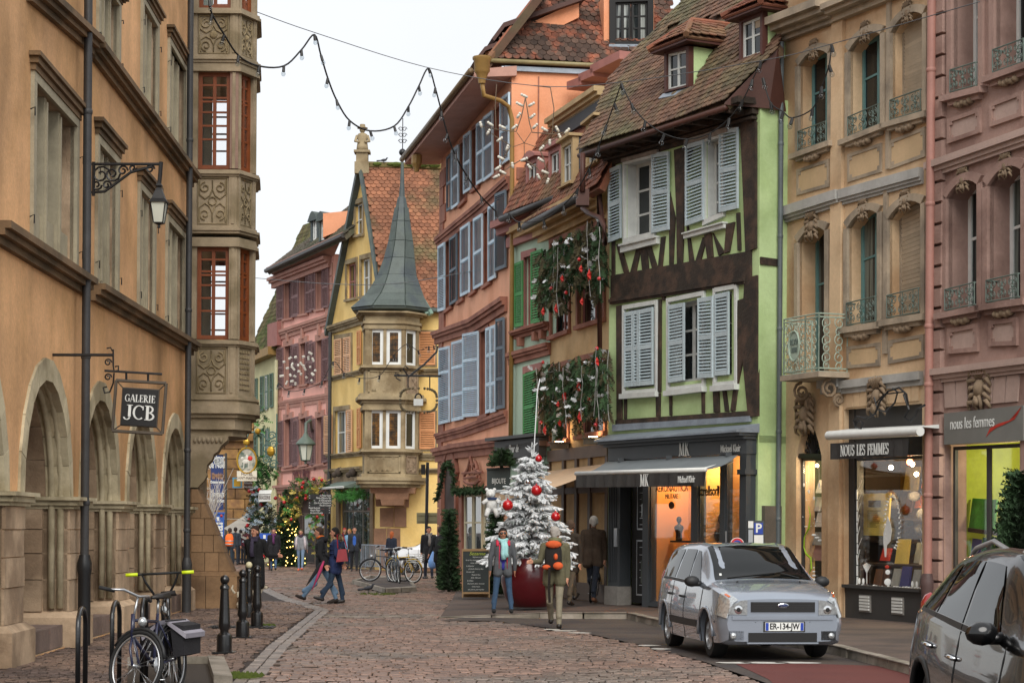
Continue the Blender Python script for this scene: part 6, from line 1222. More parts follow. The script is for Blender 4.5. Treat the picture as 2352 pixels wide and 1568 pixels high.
ya=thing('shop_awning','small grey green folded awning over the yellow house shop window','awning',YG.W(-3,4));q=qd(YG,779,1112,1124,838,1108,1120);m=MB();m.hexa([q.W(0,0,.9),q.W(1,0,.9),q.W(1,0,0),q.W(0,0,0),q.W(0,.3,.9),q.W(1,.3,.9),q.W(1,1.6,0),q.W(0,1.6,0)]);m.build('canopy',M('sage_awning','#6f7d74',.8,.1,3),ya);m=MB();m.tube([q.W(0,.1,.95),q.W(1,.1,.95)],.05,5);m.build('front_bar',WHITEP,ya)
garland('fir_garland','bright green garland hanging below the small awning of the yellow house',[YG.W(*YG.uz(x,y,.8),.8)for x,y in((775,1135),(800,1138),(832,1134))],.3,16,GRN2)
RZ=apx[1];gx=YG.W(apx[0],0,0);rv=V((0,0,0));E0_=YR.W(-.35,ez-.1,.35);top0=V((gx.x,gx.y,RZ));upv_=V((0,0,0));dvec=YR.u
vv=(top0-E0_);vv=vv-dvec*vv.dot(dvec);yrp=PL3(E0_,dvec,vv);lv=vv.length;topu=(top0-E0_).dot(dvec);rpoly=[(0,0),(L_+6,0),(L_+6,lv),(topu,lv)]
OTL=M('orange_roof_tile','#86583f',.85,.25,.8,.3,25,rnd=.3,second='#62563a',sscale=.5,amt=.42)
m=MB();m.prism(yrp,rpoly,-.25,-.03);m.build('roof',OTL,yh);tiles_in(yh,yrp,rpoly,.235,.2,OTL,300,th=.03,amp=1.4)
m=MB();a,b=yrp.W(0,0,.06),yrp.W(topu,lv,.06);m.tube([a-YR.u*.1,b-YR.u*.1],.1,4);m.build('verge_flashing',SLATE,yh)
for s0,s1 in(((ygl-.15,fl[1]-.2),(apx[0],apx[1]+.05)),):m=MB();m.prism(YG,[s0,(s0[0]+.1,s0[1]-.2),(s1[0]+.1,s1[1]-.25),s1][::-1],-.2,.25);m.build('verge_board',SLATE,yh)
rdg=MB();rdg.tube([top0+V((.2,0,.05)),yrp.W(L_+6,lv,.05)],.16,6);rdg.build('ridge_tiles',M('mossy_ridge','#6a5f38',.95,.3,3,.5,20),yh)
for i in range(14):m=MB();p=yrp.W(rr(topu,L_),lv,.15);m.ball(p,rr(.1,.22),6,4,(1.5,1,.6));m.build('moss_clump',MOSS,yh)
m=MB();m.tube([yrp.W(-.2,-.03,-.02),yrp.W(L_+6,-.03,-.02)],.1,6);m.build('gutter',SLATE,yh)
st=thing('roof_statue','small stone figure in a wide hat on the yellow gable peak','statue',top0);m=MB();m.box(top0+V((0,0,-.1)),(.62,.62,.5));m.box(top0+V((0,0,.3)),(.5,.5,.5));m.box(top0+V((0,0,.6)),(.68,.68,.1));m.build('pedestal',ORS2,st)
m=MB();m.lathe(top0+V((0,0,.65)),[(.26,0),(.24,.2),(.2,.45),(.24,.62),(.2,.72),(.09,.78)],10);m.ball(top0+V((0,0,1.55)),.13,8,6);m.lathe(top0+V((0,0,1.62)),[(.24,0),(.22,.03),(.13,.05),(.11,.17)],10)
for s in(-1,1):m.tube([top0+V((s*.22,-.02,1.3)),top0+V((s*.3,-.1,1.05)),top0+V((s*.12,-.22,1.0))],[.07,.06,.05],6)
m.build('figure',ORS2,st,smooth=True)
for c in((962,762,838,999,762,838),(963,946,1031,999,946,1031)):shutter(yh,qd(YR,*c),OSH,None,18,.03,.09,(.5,)if c[1]>900 else(),False);
m=MB()
for c in((959,758,842,1004,758,842),(959,942,1036,1004,942,1036)):q=qd(YR,*c);m.pb(q,0,1,0,1,-.02,.04)
m.build('window_surround',ORS2,yh)
for y0,h in((846,.25),(1040,.3),(1075,.2)):course(yh,YR,(958,y0),(1030,y0),h,.2,ORS2,steps=MOLD)
for(x0,y0,x1,y1)in((905,1124,940,1165),(872,1165,905,1210),(905,1165,934,1210),(858,1212,888,1262),(888,1212,920,1262),(872,1262,900,1306),(900,1262,942,1306),(862,1124,905,1163),(940,1280,975,1306)):
 q=qd(YR,x0+.6,y0+.6,y1-.6,x1-.6,y0+.6,y1-.6);m=MB();m.pb(q,0,1,0,1,-.05,rr(.04,.08));m.build('quoin_block',PSX,yh)
m=MB();m.ub(YR,0,L_+3,0,.6,0,.14);m.build('plinth',PSX,yh)
downpipe('drain_pipe','dark downpipe between the pink hotel and the yellow house',YG,757,.2,.08,0,fl[1]-.3,PIPE)
# ---------------------------------------------------------------- corner oriel and spire
tr=thing('corner_turret','two storey stone oriel with slender grey zinc spire on the yellow house corner','turret',(C0.x,C0.y-.6,0))
TD=78.6;tX=lambda px:at(px,1214,TD).x;tz=lambda y:EYE+(1214.5-y)*TD/FP
TPL=[V((tX(826),TD+1.2)),V((tX(836),TD)),V((tX(926),TD)),V((tX(957),TD+.75)),V((tX(957),TD+2.4)),V((tX(826),TD+2.8))]
tcx=sum((p.x for p in TPL[1:5]))/4;
def tband(y0,y1,*pr,mat=ORS2,name='cornice'):
 z1,z0=tz(y0),tz(y1);n=len(pr);m=MB()
 for i,o in enumerate(pr):ring(m,TPL,z1-(z1-z0)*(i+1)/n,z1-(z1-z0)*i/n,o)
 return m.build(name,mat,tr)
tband(722,750,.02,name='entablature');tband(716,724,.3,.15);tband(738,744,.1);tband(748,756,.05);tband(838,849,.1,.18,.05);tband(848,908,-.02,name='parapet');tband(904,926,.2,.3,.12);tband(924,942,.05,.1);tband(1030,1042,.1,.16,.05);tband(1041,1092,0,name='parapet');tband(1088,1119,.12,.32,.25,.1,name='base_ledge')
TF=[PL(TPL[i],TPL[i+1]-TPL[i])for i in range(4)];TL_=[(TPL[i+1]-TPL[i]).length for i in range(4)]
STG=M('leaded_amber_glass','#6e4a1a',.3,.8,3,second='#3c2f1a',sscale=4,amt=.6)
for y0,y1 in((756,839),(941,1031)):
 m=MB();P2=offs(TPL,-.3);ring(m,TPL,tz(y1),tz(y0),-.32);m.build('dark_room',BLK,tr)
 for i,cells in((0,((.3,.95),)),(1,((.1,.46),(.54,.92))),(2,((.12,.86),)),(3,((.2,.8),))):
  pl,L=TF[i],TL_[i];e=0
  for a,b in list(cells)+[(1,1)]:
   m=MB();m.ub(pl,e*L,a*L,tz(y1),tz(y0),-.28,0);m.build('pilaster',ORS2,tr);e=b
  for a,b in cells:
   q=qr(pl,a*L,b*L,tz(y1),tz(y0));w=window(tr,q,.1,WHITEP,STG if i==1 else GLASS,1,1,.13,.05)
   if i==1:
    for k in range(4):m=MB();x=.2+.2*k;m.pb(q,x,x+.012,.1,.9,-.1,-.085);m.build('lead_came',BLK,w)
    for k in range(6):m=MB();x=.16+.135*k;m.pb(q,.1,.9,x,x+.008,-.1,-.086);m.build('lead_came',BLK,w)
for y0,y1,i,u0,u1 in((851,904,1,.08,.92),(1046,1086,1,.08,.92),(852,904,2,.15,.85),(1046,1086,2,.15,.85)):
 q=qr(TF[i],u0*TL_[i],u1*TL_[i],tz(y1),tz(y0));m=MB();m.pb(q,0,1,0,1,-.06,.014);
 for a,b,c,d in((0,1,0,.06),(0,1,.94,1),(0,.05,0,1),(.95,1,0,1)):m.pb(q,a,b,c,d,0,.06)
 for k in range(14):x=rr(.08,.92);m.ball(q.W(x,(.12 if RND()<.5 else .88)if i==1 else rr(.1,.9),0),.08,6,4,(1,.5,1))
 m.build('carved_relief',CARV if i==2 else ORS2,tr,kind='stuff')
CYT=TD+1.6;sX=lambda px:at(px,1214,CYT).x;sz_=lambda y:EYE+(1214.5-y)*CYT/FP
def oct_(px0,px1,py):return(sX((px0+px1)/2),(sX(px1)-sX(px0))/2,sz_(py))
SPR=[(806,985,713),(820,976,700),(838,968,682),(853,960,660),(866,951,636),(880,946,596),(890,942,556),(898,935,510),(904,931,478),(908,927,456),(911,924.5,452),(913.5,923,420),(915,921.5,380),(916.5,920,356)]
for a,b in zip(SPR[:-1],SPR[1:]):
 (x0,r0,z0),(x1,r1,z1)=oct_(*a),oct_(*b)
 for k in range(8):
  A0,A1=math.pi/8+k*math.pi/4,math.pi/8+(k+1)*math.pi/4;f=1/math.cos(math.pi/8)
  def pt(x,r,z,an):return V((x+r*f*math.cos(an),CYT+min(r,1.6)*f*math.sin(an),z))
  P=[pt(x0,r0,z0,A0),pt(x0,r0,z0,A1),pt(x1,r1,z1,A1),pt(x1,r1,z1,A0)]
  if(P[0]-P[1]).length<.25:
   m=MB();m.face(P);m.build('spire_facet',SLATE,tr);continue
  cc=sum(P,V())/4;nn=(P[1]-P[0]).cross(P[3]-P[0]).normalized()
  if nn.dot(V((cc.x-x0,cc.y-CYT,0)))<0:nn=-nn
  Pi=[cc+(p-cc)*.972 for p in P];m=MB();m.ext(Pi,nn*.04);m.face([p-nn*.01 for p in P]);m.build('zinc_panel',SLATE,tr)
m=MB();x,r,z=oct_(*SPR[0]);m.lathe((x,CYT,z-.12),[(r*1.02,0),(r*1.06,.06),(r*1.06,.14),(r,.16)],8,a0=math.pi/8);
g2_=m.build('spire_eave',SLATE,tr)
m=MB();tp=V((sX(918.5),CYT,sz_(356)));m.ball(tp+V((0,0,.1)),.15,10,7);m.tube([tp,V((sX(918.5),CYT,sz_(272)))],.02,5)
fpn=PL((tp.x,CYT),(1,0))
for sg in(1,-1):
 for zz in(.55,.8,1.05):m.tube(spiral(fpn,sg*.08,sz_(356)+zz,.1,.04,0 if sg>0 else math.pi,sg*1.1,0,8),.015,4)
m.build('finial',BLACKIRON,tr,smooth=True)
m=MB()
for a,b in(((958,672),(985,716)),((962,690),(975,716))):m.tube([V((tX(a[0]),TD+1.2,tz(a[1]))),V((tX(b[0]),TD+1.0,tz(b[1])))],.12,5)
m.build('roof_valley_flashing',M('verdigris_zinc','#6f8a7c',.5,.2,2),tr)
m=MB()
for y0,y1,x0,x1 in((1119,1132,850,950),(1132,1146,862,935),(1146,1160,875,925)):
 P=[V((tX(x0),TD+.3)),V((tX(x1),TD+.3)),V((tX(x1),TD+2)),V((tX(x0),TD+2))];ring(m,P,tz(y1),tz(y0),0,.05)
m.build('corbel',PSX,tr)
# ================================================================ pink hotel
HP=PL((-8.18,88.5),(.389,-.921));hl=HP.uz(637,1000)[0];PKR=M('hotel_pink_render','#eeb3a4',.9,.1,.8,.3,14,streak=.08);MAU=M('mauve_shutter','#80605f',.7,.12,4);SRP=M('rose_sandstone','#b98b7c',.9,.15,1.2,.3,20,second='#a97a6c')
ph=thing('pink_hotel','pink hotel with mauve louvred shutters and gothic lettered front','building',HP.W(-4,0));hz=HP.uz(637,636)[1];hz2=HP.uz(760,585)[1]
hw=[];
for(xa,xb)in((655.5,672),(691,706),(729,744)):
 f=(xa-637)/123
 for(ta,tb)in((652-44*f,738-36*f),(800-22*f,892-18*f),(966-8*f,1072-8*f)):hw.append((xa,ta,tb,xb,ta-4.5,tb-3))
hq=[qd(HP,*w)for w in hw];ad=qd(HP,654,1172,1302,752,1166,1306)
wall('wall',ph,HP,[(hl,0),(0,0),(0,hz2),(hl,hz)],[q.poly()for q in hq]+[ad.arch(1.0)],PKR,.3,SRP);m=MB();m.ub(HP,hl,0,0,hz,-8,-2.6);m.ub(HP,hl,0,4.6,hz-.1,-2.6,-.4);m.ub(HP,-.2,0,0,hz,-2.6,-.02);m.build('rear_block',PKR,ph)
for i,q in enumerate(hq):
 surround(ph,q,.2,.06,SRP,lint=.3);window(ph,q,.2,MAU,GLASS,1,2,.07,.05);c=q.uz(.5,1);m=MB();m.ub(HP,c[0]-.12,c[0]+.12,c[1]+.2,c[1]+.75,0,.15);m.build('carved_keystone',SRP,ph)
 w=q.w;
 for s0 in(-.98,1.05):shutter(ph,Q(HP,[tuple(q.uz(s0,0)),tuple(q.uz(s0+.93,0)),tuple(q.uz(s0+.93,1)),tuple(q.uz(s0,1))]),MAU,None,26,.07,.12,(.5,),False)
for a,b,h,o in(((637,762),(758,722),.45,.2),((637,922),(758,902),.4,.1),((637,1082),(758,1066),.15,.1),((636,1115),(758,1105),.4,.25),((630,640),(762,588),.5,.4)):course(ph,HP,a,b,h,o,SRP,steps=MOLD)
for k in range(22):
 for e,f in((hl,hl+(.7 if k%2 else .95)),(-(.7 if k%2 else .95),0)):m=MB();z=.1+.62*k;(m.ub(HP,e,f,z,z+.58,-.02,.05),m.build('quoin_stone',SRP,ph))if z<hz-.7 else None
text('Hotel St. Martin',HP.W(HP.uz(694,1088)[0],HP.uz(694,1088)[1],.06),HP.u,(0,0,1),.62,M('oxblood_letters','#5c2527',.7,.1,3),ph,sx=.5,bold=.02);text('***',HP.W(HP.uz(726,1082)[0],HP.uz(726,1080)[1],.06),HP.u,(0,0,1),.5,MC['oxblood_letters'],ph,sx=.5)
m=MB();m.pb(ad,0,1,0,1.3,-.7,-.6);m.build('entrance_recess',M('dim_entrance','#4d3b33',.8,.3,2),ph);window(ph,ad.sub(.2,.8,0,.95),.5,BRF,GLASS,2,1,.15,.1,name='entrance_door')
E0h,E1h=HP.W(*HP.uz(611,622,.8),.8),HP.W(*HP.uz(788,540,.8),.8);hv=-HP.n*.75+V((0,0,.66));hrp=PL3(E0h,E1h-E0h,hv);hL=(E1h-E0h).length
GTL=M('grey_brown_tile','#5c5348',.9,.2,2,.3,25,rnd=.35,second='#4d4f3a',sscale=.8);m=MB();m.prism(hrp,[(0,0),(hL,0),(hL,5),(3.5,5)],-.25,-.03);m.build('roof',GTL,ph);tiles_in(ph,hrp,[(0,0),(hL,0),(hL,5),(3.5,5)],.24,.2,GTL,100,th=.03);m=MB();m.tube([E0h,E1h],.12,6);m.build('gutter',PIPE,ph);m=MB();m.hexa([HP.W(hl,hz-.1,0),HP.W(.2,hz2-.1,0),E1h,E0h,HP.W(hl,hz+.3,0),HP.W(.2,hz2+.3,0),E1h+V((0,0,.15)),E0h+V((0,0,.15))]);m.build('soffit',SRP,ph)
for px in(722,741):
 o=hrp.W(*hrp.uz(px,556));dp2=PL(o,(.7,-.714));m=MB();q=qd(dp2,px-9,497,556,px+9,491,550);m.pb(q,0,.2,0,1,-.2,0);m.pb(q,.8,1,0,1,-.2,0);m.prism(dp2,[tuple(q.uz(a,.86+.28*math.sin(math.pi*a)))for a in[i/8-.1*(i==0)+.1*(i==8)for i in range(9)]][::-1],-1.5,.15);d=m.build('dormer',SLATE,ph);window(ph,q.sub(.2,.8,.05,.95),.1,WHITEP,GLASS,2,2,.07,.05)
m=MB();o=hrp.W(*hrp.uz(765,540));dp2=PL(o,(1,.0));m.prism(dp2,[dp2.uz(x,y)for x,y in((742,545),(742,490),(802,484),(802,520))][::-1],-2,0);m.build('dormer_side',ORC2,ph)
for(cx,cy,n,R,lab)in((672,850,15,34,'cluster of pale unlit lamp holders in star shape on the left of the pink hotel'),(708,842,12,28,'cluster of pale unlit lamp holders in star shape on the right of the pink hotel')):
 t=thing('light_star',lab,'christmas light',HP.W(*HP.uz(cx,cy),.5))
 for k in range(n):a=k*2.4;r=R*math.sqrt((k+.5)/n);m=MB();p=HP.W(*HP.uz(cx+r*math.cos(a)*.8,cy+r*math.sin(a)*1.2,.5),.5);m.tube([p,p+V((rr(-.2,.2),-.05,rr(-.15,.2)))],.06,5);m.build('lamp_holder',M('porcelain','#d8d5c9',.5,.08,5),t)
def lantern(name,lab,p,s,arm,mat,glass_col='#cfd2c4',bell=True):
 t=thing(name,lab,'street lamp',p);p=V(p);m=MB();m.tube(arm,.025*s*2,6);m.build('bracket',mat,t)
 m=MB();m.lathe(p,[(.03*s,.62*s),(.08*s,.56*s),(.1*s,.5*s),(.26*s,.34*s),(.32*s,.26*s),(.33*s,.22*s),(.27*s,.2*s)]if bell else[(.03*s,.7*s),(.11*s,.6*s),(.07*s,.55*s),(.12*s,.48*s),(.22*s,.28*s),(.3*s,.22*s),(.3*s,.19*s)],12 if bell else 4,a0=0 if bell else math.pi/4);m.build('hood',mat,t,smooth=bell)
 n=6 if bell else 4;m=MB();m.lathe(p,[(.15*s,-.3*s),(.24*s,.2*s)],n,a0=math.pi/4);m.build('lamp_glass',M('frosted_lamp_glass',glass_col,.3,.05,4),t);m=MB()
 for k in range(n):a=math.pi/4+k*2*math.pi/n;m.tube([p+V((.155*s*math.cos(a),.155*s*math.sin(a),-.3*s)),p+V((.25*s*math.cos(a),.25*s*math.sin(a),.2*s))],.014*s,4)
 m.lathe(p+V((0,0,-.42*s)),[(.02*s,0),(.05*s,.03*s),(.04*s,.08*s),(.16*s,.12*s),(.16*s,.14*s)],n,a0=math.pi/4);m.build('lamp_frame',mat,t);return t
lp=HP.W(*HP.uz(702,1036,1.6),1.6);lantern('wall_lantern','bell topped grey green lantern before the pink hotel lettering',lp,1.35,[lp+V((0,0,.8)),lp+V((0,.1,1.25)),lp+V((.15,.4,1.4)),HP.W(*HP.uz(716,990,0),.0)],M('sage_iron','#5c6a60',.5,.15,4))
def foliage(name,lab,pts,n,size,mats,balls=0,cat='plant',kind=None):
 t=thing(name,lab,cat,pts[0][0]);Ms=[MB()for _ in mats]
 for c,R in pts:
  for k in range(int(n*R[0]*R[2]*4)):
   p=V(c)+V((rr(-1,1)*R[0],rr(-1,1)*R[1],rr(-1,1)*R[2]));q=(p-V(c));
   if(q.x/R[0])**2+(q.z/R[2])**2>1:continue
   spray(Ms[int(rr(0,len(mats)-.01))],p,(rr(-1,1),rr(-1,.2),rr(-1,.5)),size*rr(.7,1.4),5,size*.1,size*.4)
 for m,mt in zip(Ms,mats):m.build('foliage',mt,t,kind='stuff')
 for k in range(balls):c,R=pts[int(rr(0,len(pts)-.01))];bauble(t,V(c)+V((rr(-1,1)*R[0],-R[1]*.9,rr(-1,1)*R[2])),size*.22)
 return t
hd=86;ha=lambda x,y:at(x,y,hd);GOLD=M('gold_foil','#b7a24a',.5,.3,5,rnd=.3)
foliage('entrance_garland','swag of fir, gold foil and red baubles arching over the hotel entrance',[(ha(668,1165),(.45,.3,.6)),(ha(680,1140),(.5,.3,.45)),(ha(700,1120),(.6,.3,.4)),(ha(722,1112),(.5,.3,.35)),(ha(660,1195),(.3,.3,.5)),(ha(740,1140),(.35,.3,.6)),(ha(724,1200),(.3,.3,1.2)),(ha(742,1230),(.25,.3,1.2))],60,.35,[FIR,FIRD,GOLD,GRN2],14,'garland')
cone_tree('christmas_tree','dark conical tree dotted with warm lights beside the hotel door',at(660,1302,86.5)*1+V((0,0,-at(660,1302,86.5).z)),3.4,.85,lights=70)
foliage('box_hedge','low dark hedge at the foot of the lit tree',[(at(652,1300,86),(1.1,.4,.22))],60,.25,[FIR],0)
# ================================================================ pale narrow house and what lies beyond
PP=PL((-11.56,96.6),(.389,-.921));pl_=PP.uz(584,1000)[0];PYL=M('pale_yellow_render','#d9d3a4',.9,.1,.8,.3,14,streak=.12)
pn=thing('pale_house','narrow pale yellow house with green grey shutters behind the hotel signs','house',PP.W(-3,0));pz=PP.uz(600,812)[1];m=MB();m.ub(PP,pl_,0,0,pz,-6,0);m.build('wall',PYL,pn);GSH=M('grey_green_shutter','#5f7668',.7,.1,4)
for x0,x1,t,b in((600,607,865,945),(611,618,862,940),(622,629,858,936),(600,607,985,1050),(612,620,985,1050),(586,593,870,960),(586,593,990,1060)):shutter(pn,qd(PP,x0,t,b,x1,t-2,b-2),GSH,None,20,.02,.08,(.5,),False)
for x0,x1,t,b in((607,611,865,942),(629,633,858,936),(607,612,985,1050)):window(pn,qd(PP,x0,t,b,x1,t-1,b-1,.1),.06,WHITEP,GLASS,1,2,.06,.04)
course(pn,PP,(583,820),(638,796),.4,.5,OCH,'gutter_board');r0=PP.W(pl_,pz,.3);prp=PL3(r0,PP.u,-PP.n*.35+V((0,0,.94)));ppoly=[(0,0),(-pl_,0),(-pl_,7),(1.2,7),(.5,3)];MTL=M('mossy_tile','#5d5434',.95,.2,1.5,.4,20,rnd=.35,second='#4b5524',sscale=.8);m=MB();m.prism(prp,ppoly,-.2,-.03);m.build('roof',MTL,pn);tiles_in(pn,prp,ppoly,.26,.24,MTL,80,th=.03)
m=MB();q=qd(PP,614,745,800,636,738,792,.3);m.pb(q,0,1,0,1,-1,0);m.build('dormer',DUST,pn)
downpipe('drain_pipe','cream downpipe with knobbed head on the pale narrow house corner',PP,634,.2,.09,0,PP.uz(634,830)[1],M('cream_pipe','#c9c39a',.6,.1,3))
fo=thing('stone_house','far ochre sandstone house corner behind the blue market banner','building',at(545,1300,108)*V((1,1,0))if False else(at(545,1300,108).x,108,0));FD=PL((at(540,1214,108).x,108),(1,0));OSB=M('far_ochre_stone','#9c7748',.9,.25,1.5,.4,15,rnd=.3,second='#7a5a3e');m=MB()
z=0
for r in range(22):
 x=-1.6+(0 if r%2 else-.5)
 while x<1.05:
  e=min(x+rr(.7,1.2),1.1);m2=MB();m2.ub(FD,max(x,-1.6)+.02,e-.02,z+.02,z+.53,-4,rr(0,.05));m2.build('stone_block',OSB,fo);x=e
 z+=.55
course(fo,FD,(500,1000),(582,1000),.3,.3,OSB)
wt=thing('white_house','distant white house with grey windows closing the street','building',(at(570,1214,122).x,122,0));WD=PL((at(570,1214,122).x,122),(1,.02));m=MB();m.ub(WD,-8,3,0,9.5,-6,0);m.build('wall',M('far_white_render','#cfcabb',.9,.06,1),wt);m=MB();m.ub(WD,-8,3,9.5,9.8,-6,.3);m.ub(WD,-8,3,6.4,6.6,0,.15);m.build('cornice',ORS2,wt)
for x,y0,y1 in((570,985,1040),(572,1195,1215),(505,1010,1060),(525,1010,1060),(505,1100,1150)):window(wt,qd(WD,x,y0,y1,x+9,y0,y1),-.05,ORS2,GLASS,2,2,.1,.05)
sa=thing('stall_awning','pale grey pointed stall canopy at the end of the street','awning',(at(560,1214,92).x,92,0));P=[at(514,1213,92),at(558,1186,95),at(578,1172,95),at(580,1225,92),at(566,1240,90.5)];m=MB();m.ext(P,V((0,.1,.02)));m.build('canopy',M('grey_canvas','#a9a49a',.9,.12,2),sa);m=MB();m.tube([at(579,1174,95),V((at(579,1174,95).x,95,0))],.04,5);m.build('pole',WHITEP,sa)
foliage('hanging_greenery','big mass of fir and ivy with red bows hanging by the hotel signs',[(at(606,1215,91),(.75,.4,1.2)),(at(600,1180,91),(.7,.4,.8)),(at(612,1250,90),(.6,.4,.8)),(at(588,1165,90),(.3,.3,.9)),(at(585,1130,90),(.25,.3,.5))],55,.4,[FIR,FIRD,FIR,M('silver_foliage','#9fb0bd',.6,.3,4,rnd=.3)],16)
foliage('window_ivy','bright green ivy cascade under the golden bracket',[(at(608,1088,90),(.6,.3,.5)),(at(602,1070,90),(.35,.3,.5)),(at(598,1110,90),(.3,.3,.6)),(at(594,965,93),(.3,.3,.7))],70,.35,[GRN2,FIR],0)
wl=thing('white_lantern_box','small white illuminated sign box above the hotel greenery','sign',at(610,1140,89.5));bp=PL(at(607,1140,89),(1,.15));q=qd(bp,594,1134,1152,622,1133,1150);m=MB();m.pb(q,0,1,0,1,-.4,0);m.hexa([q.W(-.02,1,.05),q.W(1.02,1,.05),q.W(1.02,1,-.5),q.W(-.02,1,-.5),q.W(.1,1.5,-.1),q.W(1.1,1.5,-.1),q.W(1.1,1.5,-.5),q.W(.1,1.5,-.5)]);m.build('box',WHITEP,wl);text('BRASSERIE',q.W(.5,.5,.02),q.pl.u,(0,0,1),.18,BRN,wl,sx=.45)
ft=thing('bare_tree','frosted white bare tree with small red baubles by the banner','tree',(at(480,1214,60).x,60,0));m=MB();b0=V((at(478,1214,60).x,60,0));m.tube([b0,b0+V((.02,0,1.6))],[.07,.05],6);FRS=M('frosted_bark','#c4bdb4',.9,.15,5);t0=b0+V((.02,0,1.6));m.build('trunk',FRS,ft);m=MB()
for k in range(46):
 a=rr(0,6.28);l=rr(.7,1.7);s=rr(.1,.55);p=t0+V((0,0,rr(-.6,.4)));q1=p+V((math.cos(a)*s*.5*l,math.sin(a)*s*.4,l*.5));q2=p+V((math.cos(a)*s*l,math.sin(a)*s*.6,l));m.tube([p,q1,q2],[.018,.012,.005],4)
 for e in range(4):f=rr(.3,.95);o=p.lerp(q2,f);m.tube([o,o+V((rr(-.2,.2),rr(-.1,.1),rr(.1,.35)))],[.008,.004],4)
m.build('branches',FRS,ft,kind='stuff')
for k in range(6):bauble(ft,t0+V((rr(-.5,.5),-.2,rr(-.5,1.1))),.045)
# ================================================================ cars
def paint(name,col,metal,rough):return M(name,col,rough,.03,3,metal=metal,coat=1.)
RUB=M('black_rubber','#151515',.75,.1,5);TRIMB=M('black_plastic','#1d1e1f',.55,.1,6);ALU=M('alloy','#b4b6b8',.3,.1,5,metal=.8);CHR=M('chrome','#d8dadc',.08,.02,5,metal=1);LENS=M('headlamp_lens','#b9bdbe',.08,.35,30,metal=.6,coat=1);AMB=M('amber_lens','#c85c1c',.2,.05,5,coat=1);REDL=M('red_lens','#8e1a1a',.15,.1,5,coat=1);CARGL=glassy('car_glass',clear=False,refl=.85,dark='#0c1011');SEATC=M('dark_upholstery','#15171a',.9,.2,5);CARCL=glassy('car_windscreen',tint='#7d8a86',refl=1.0)
def spl(X,Y,x):
 X=np.array(X,float);Y=np.array(Y,float);h=np.diff(X);d=np.diff(Y)/h;m=np.zeros(len(X));m[0],m[-1]=d[0],d[-1]
 for i in range(1,len(X)-1):m[i]=0 if d[i-1]*d[i]<=0 else 2*d[i-1]*d[i]/(d[i-1]+d[i])
 i=int(min(max(np.searchsorted(X,x)-1,0),len(X)-2));t=(x-X[i])/h[i]
 return(2*t**3-3*t**2+1)*Y[i]+(t**3-2*t**2+t)*h[i]*m[i]+(-2*t**3+3*t**2)*Y[i+1]+(t**3-t**2)*h[i]*m[i+1]
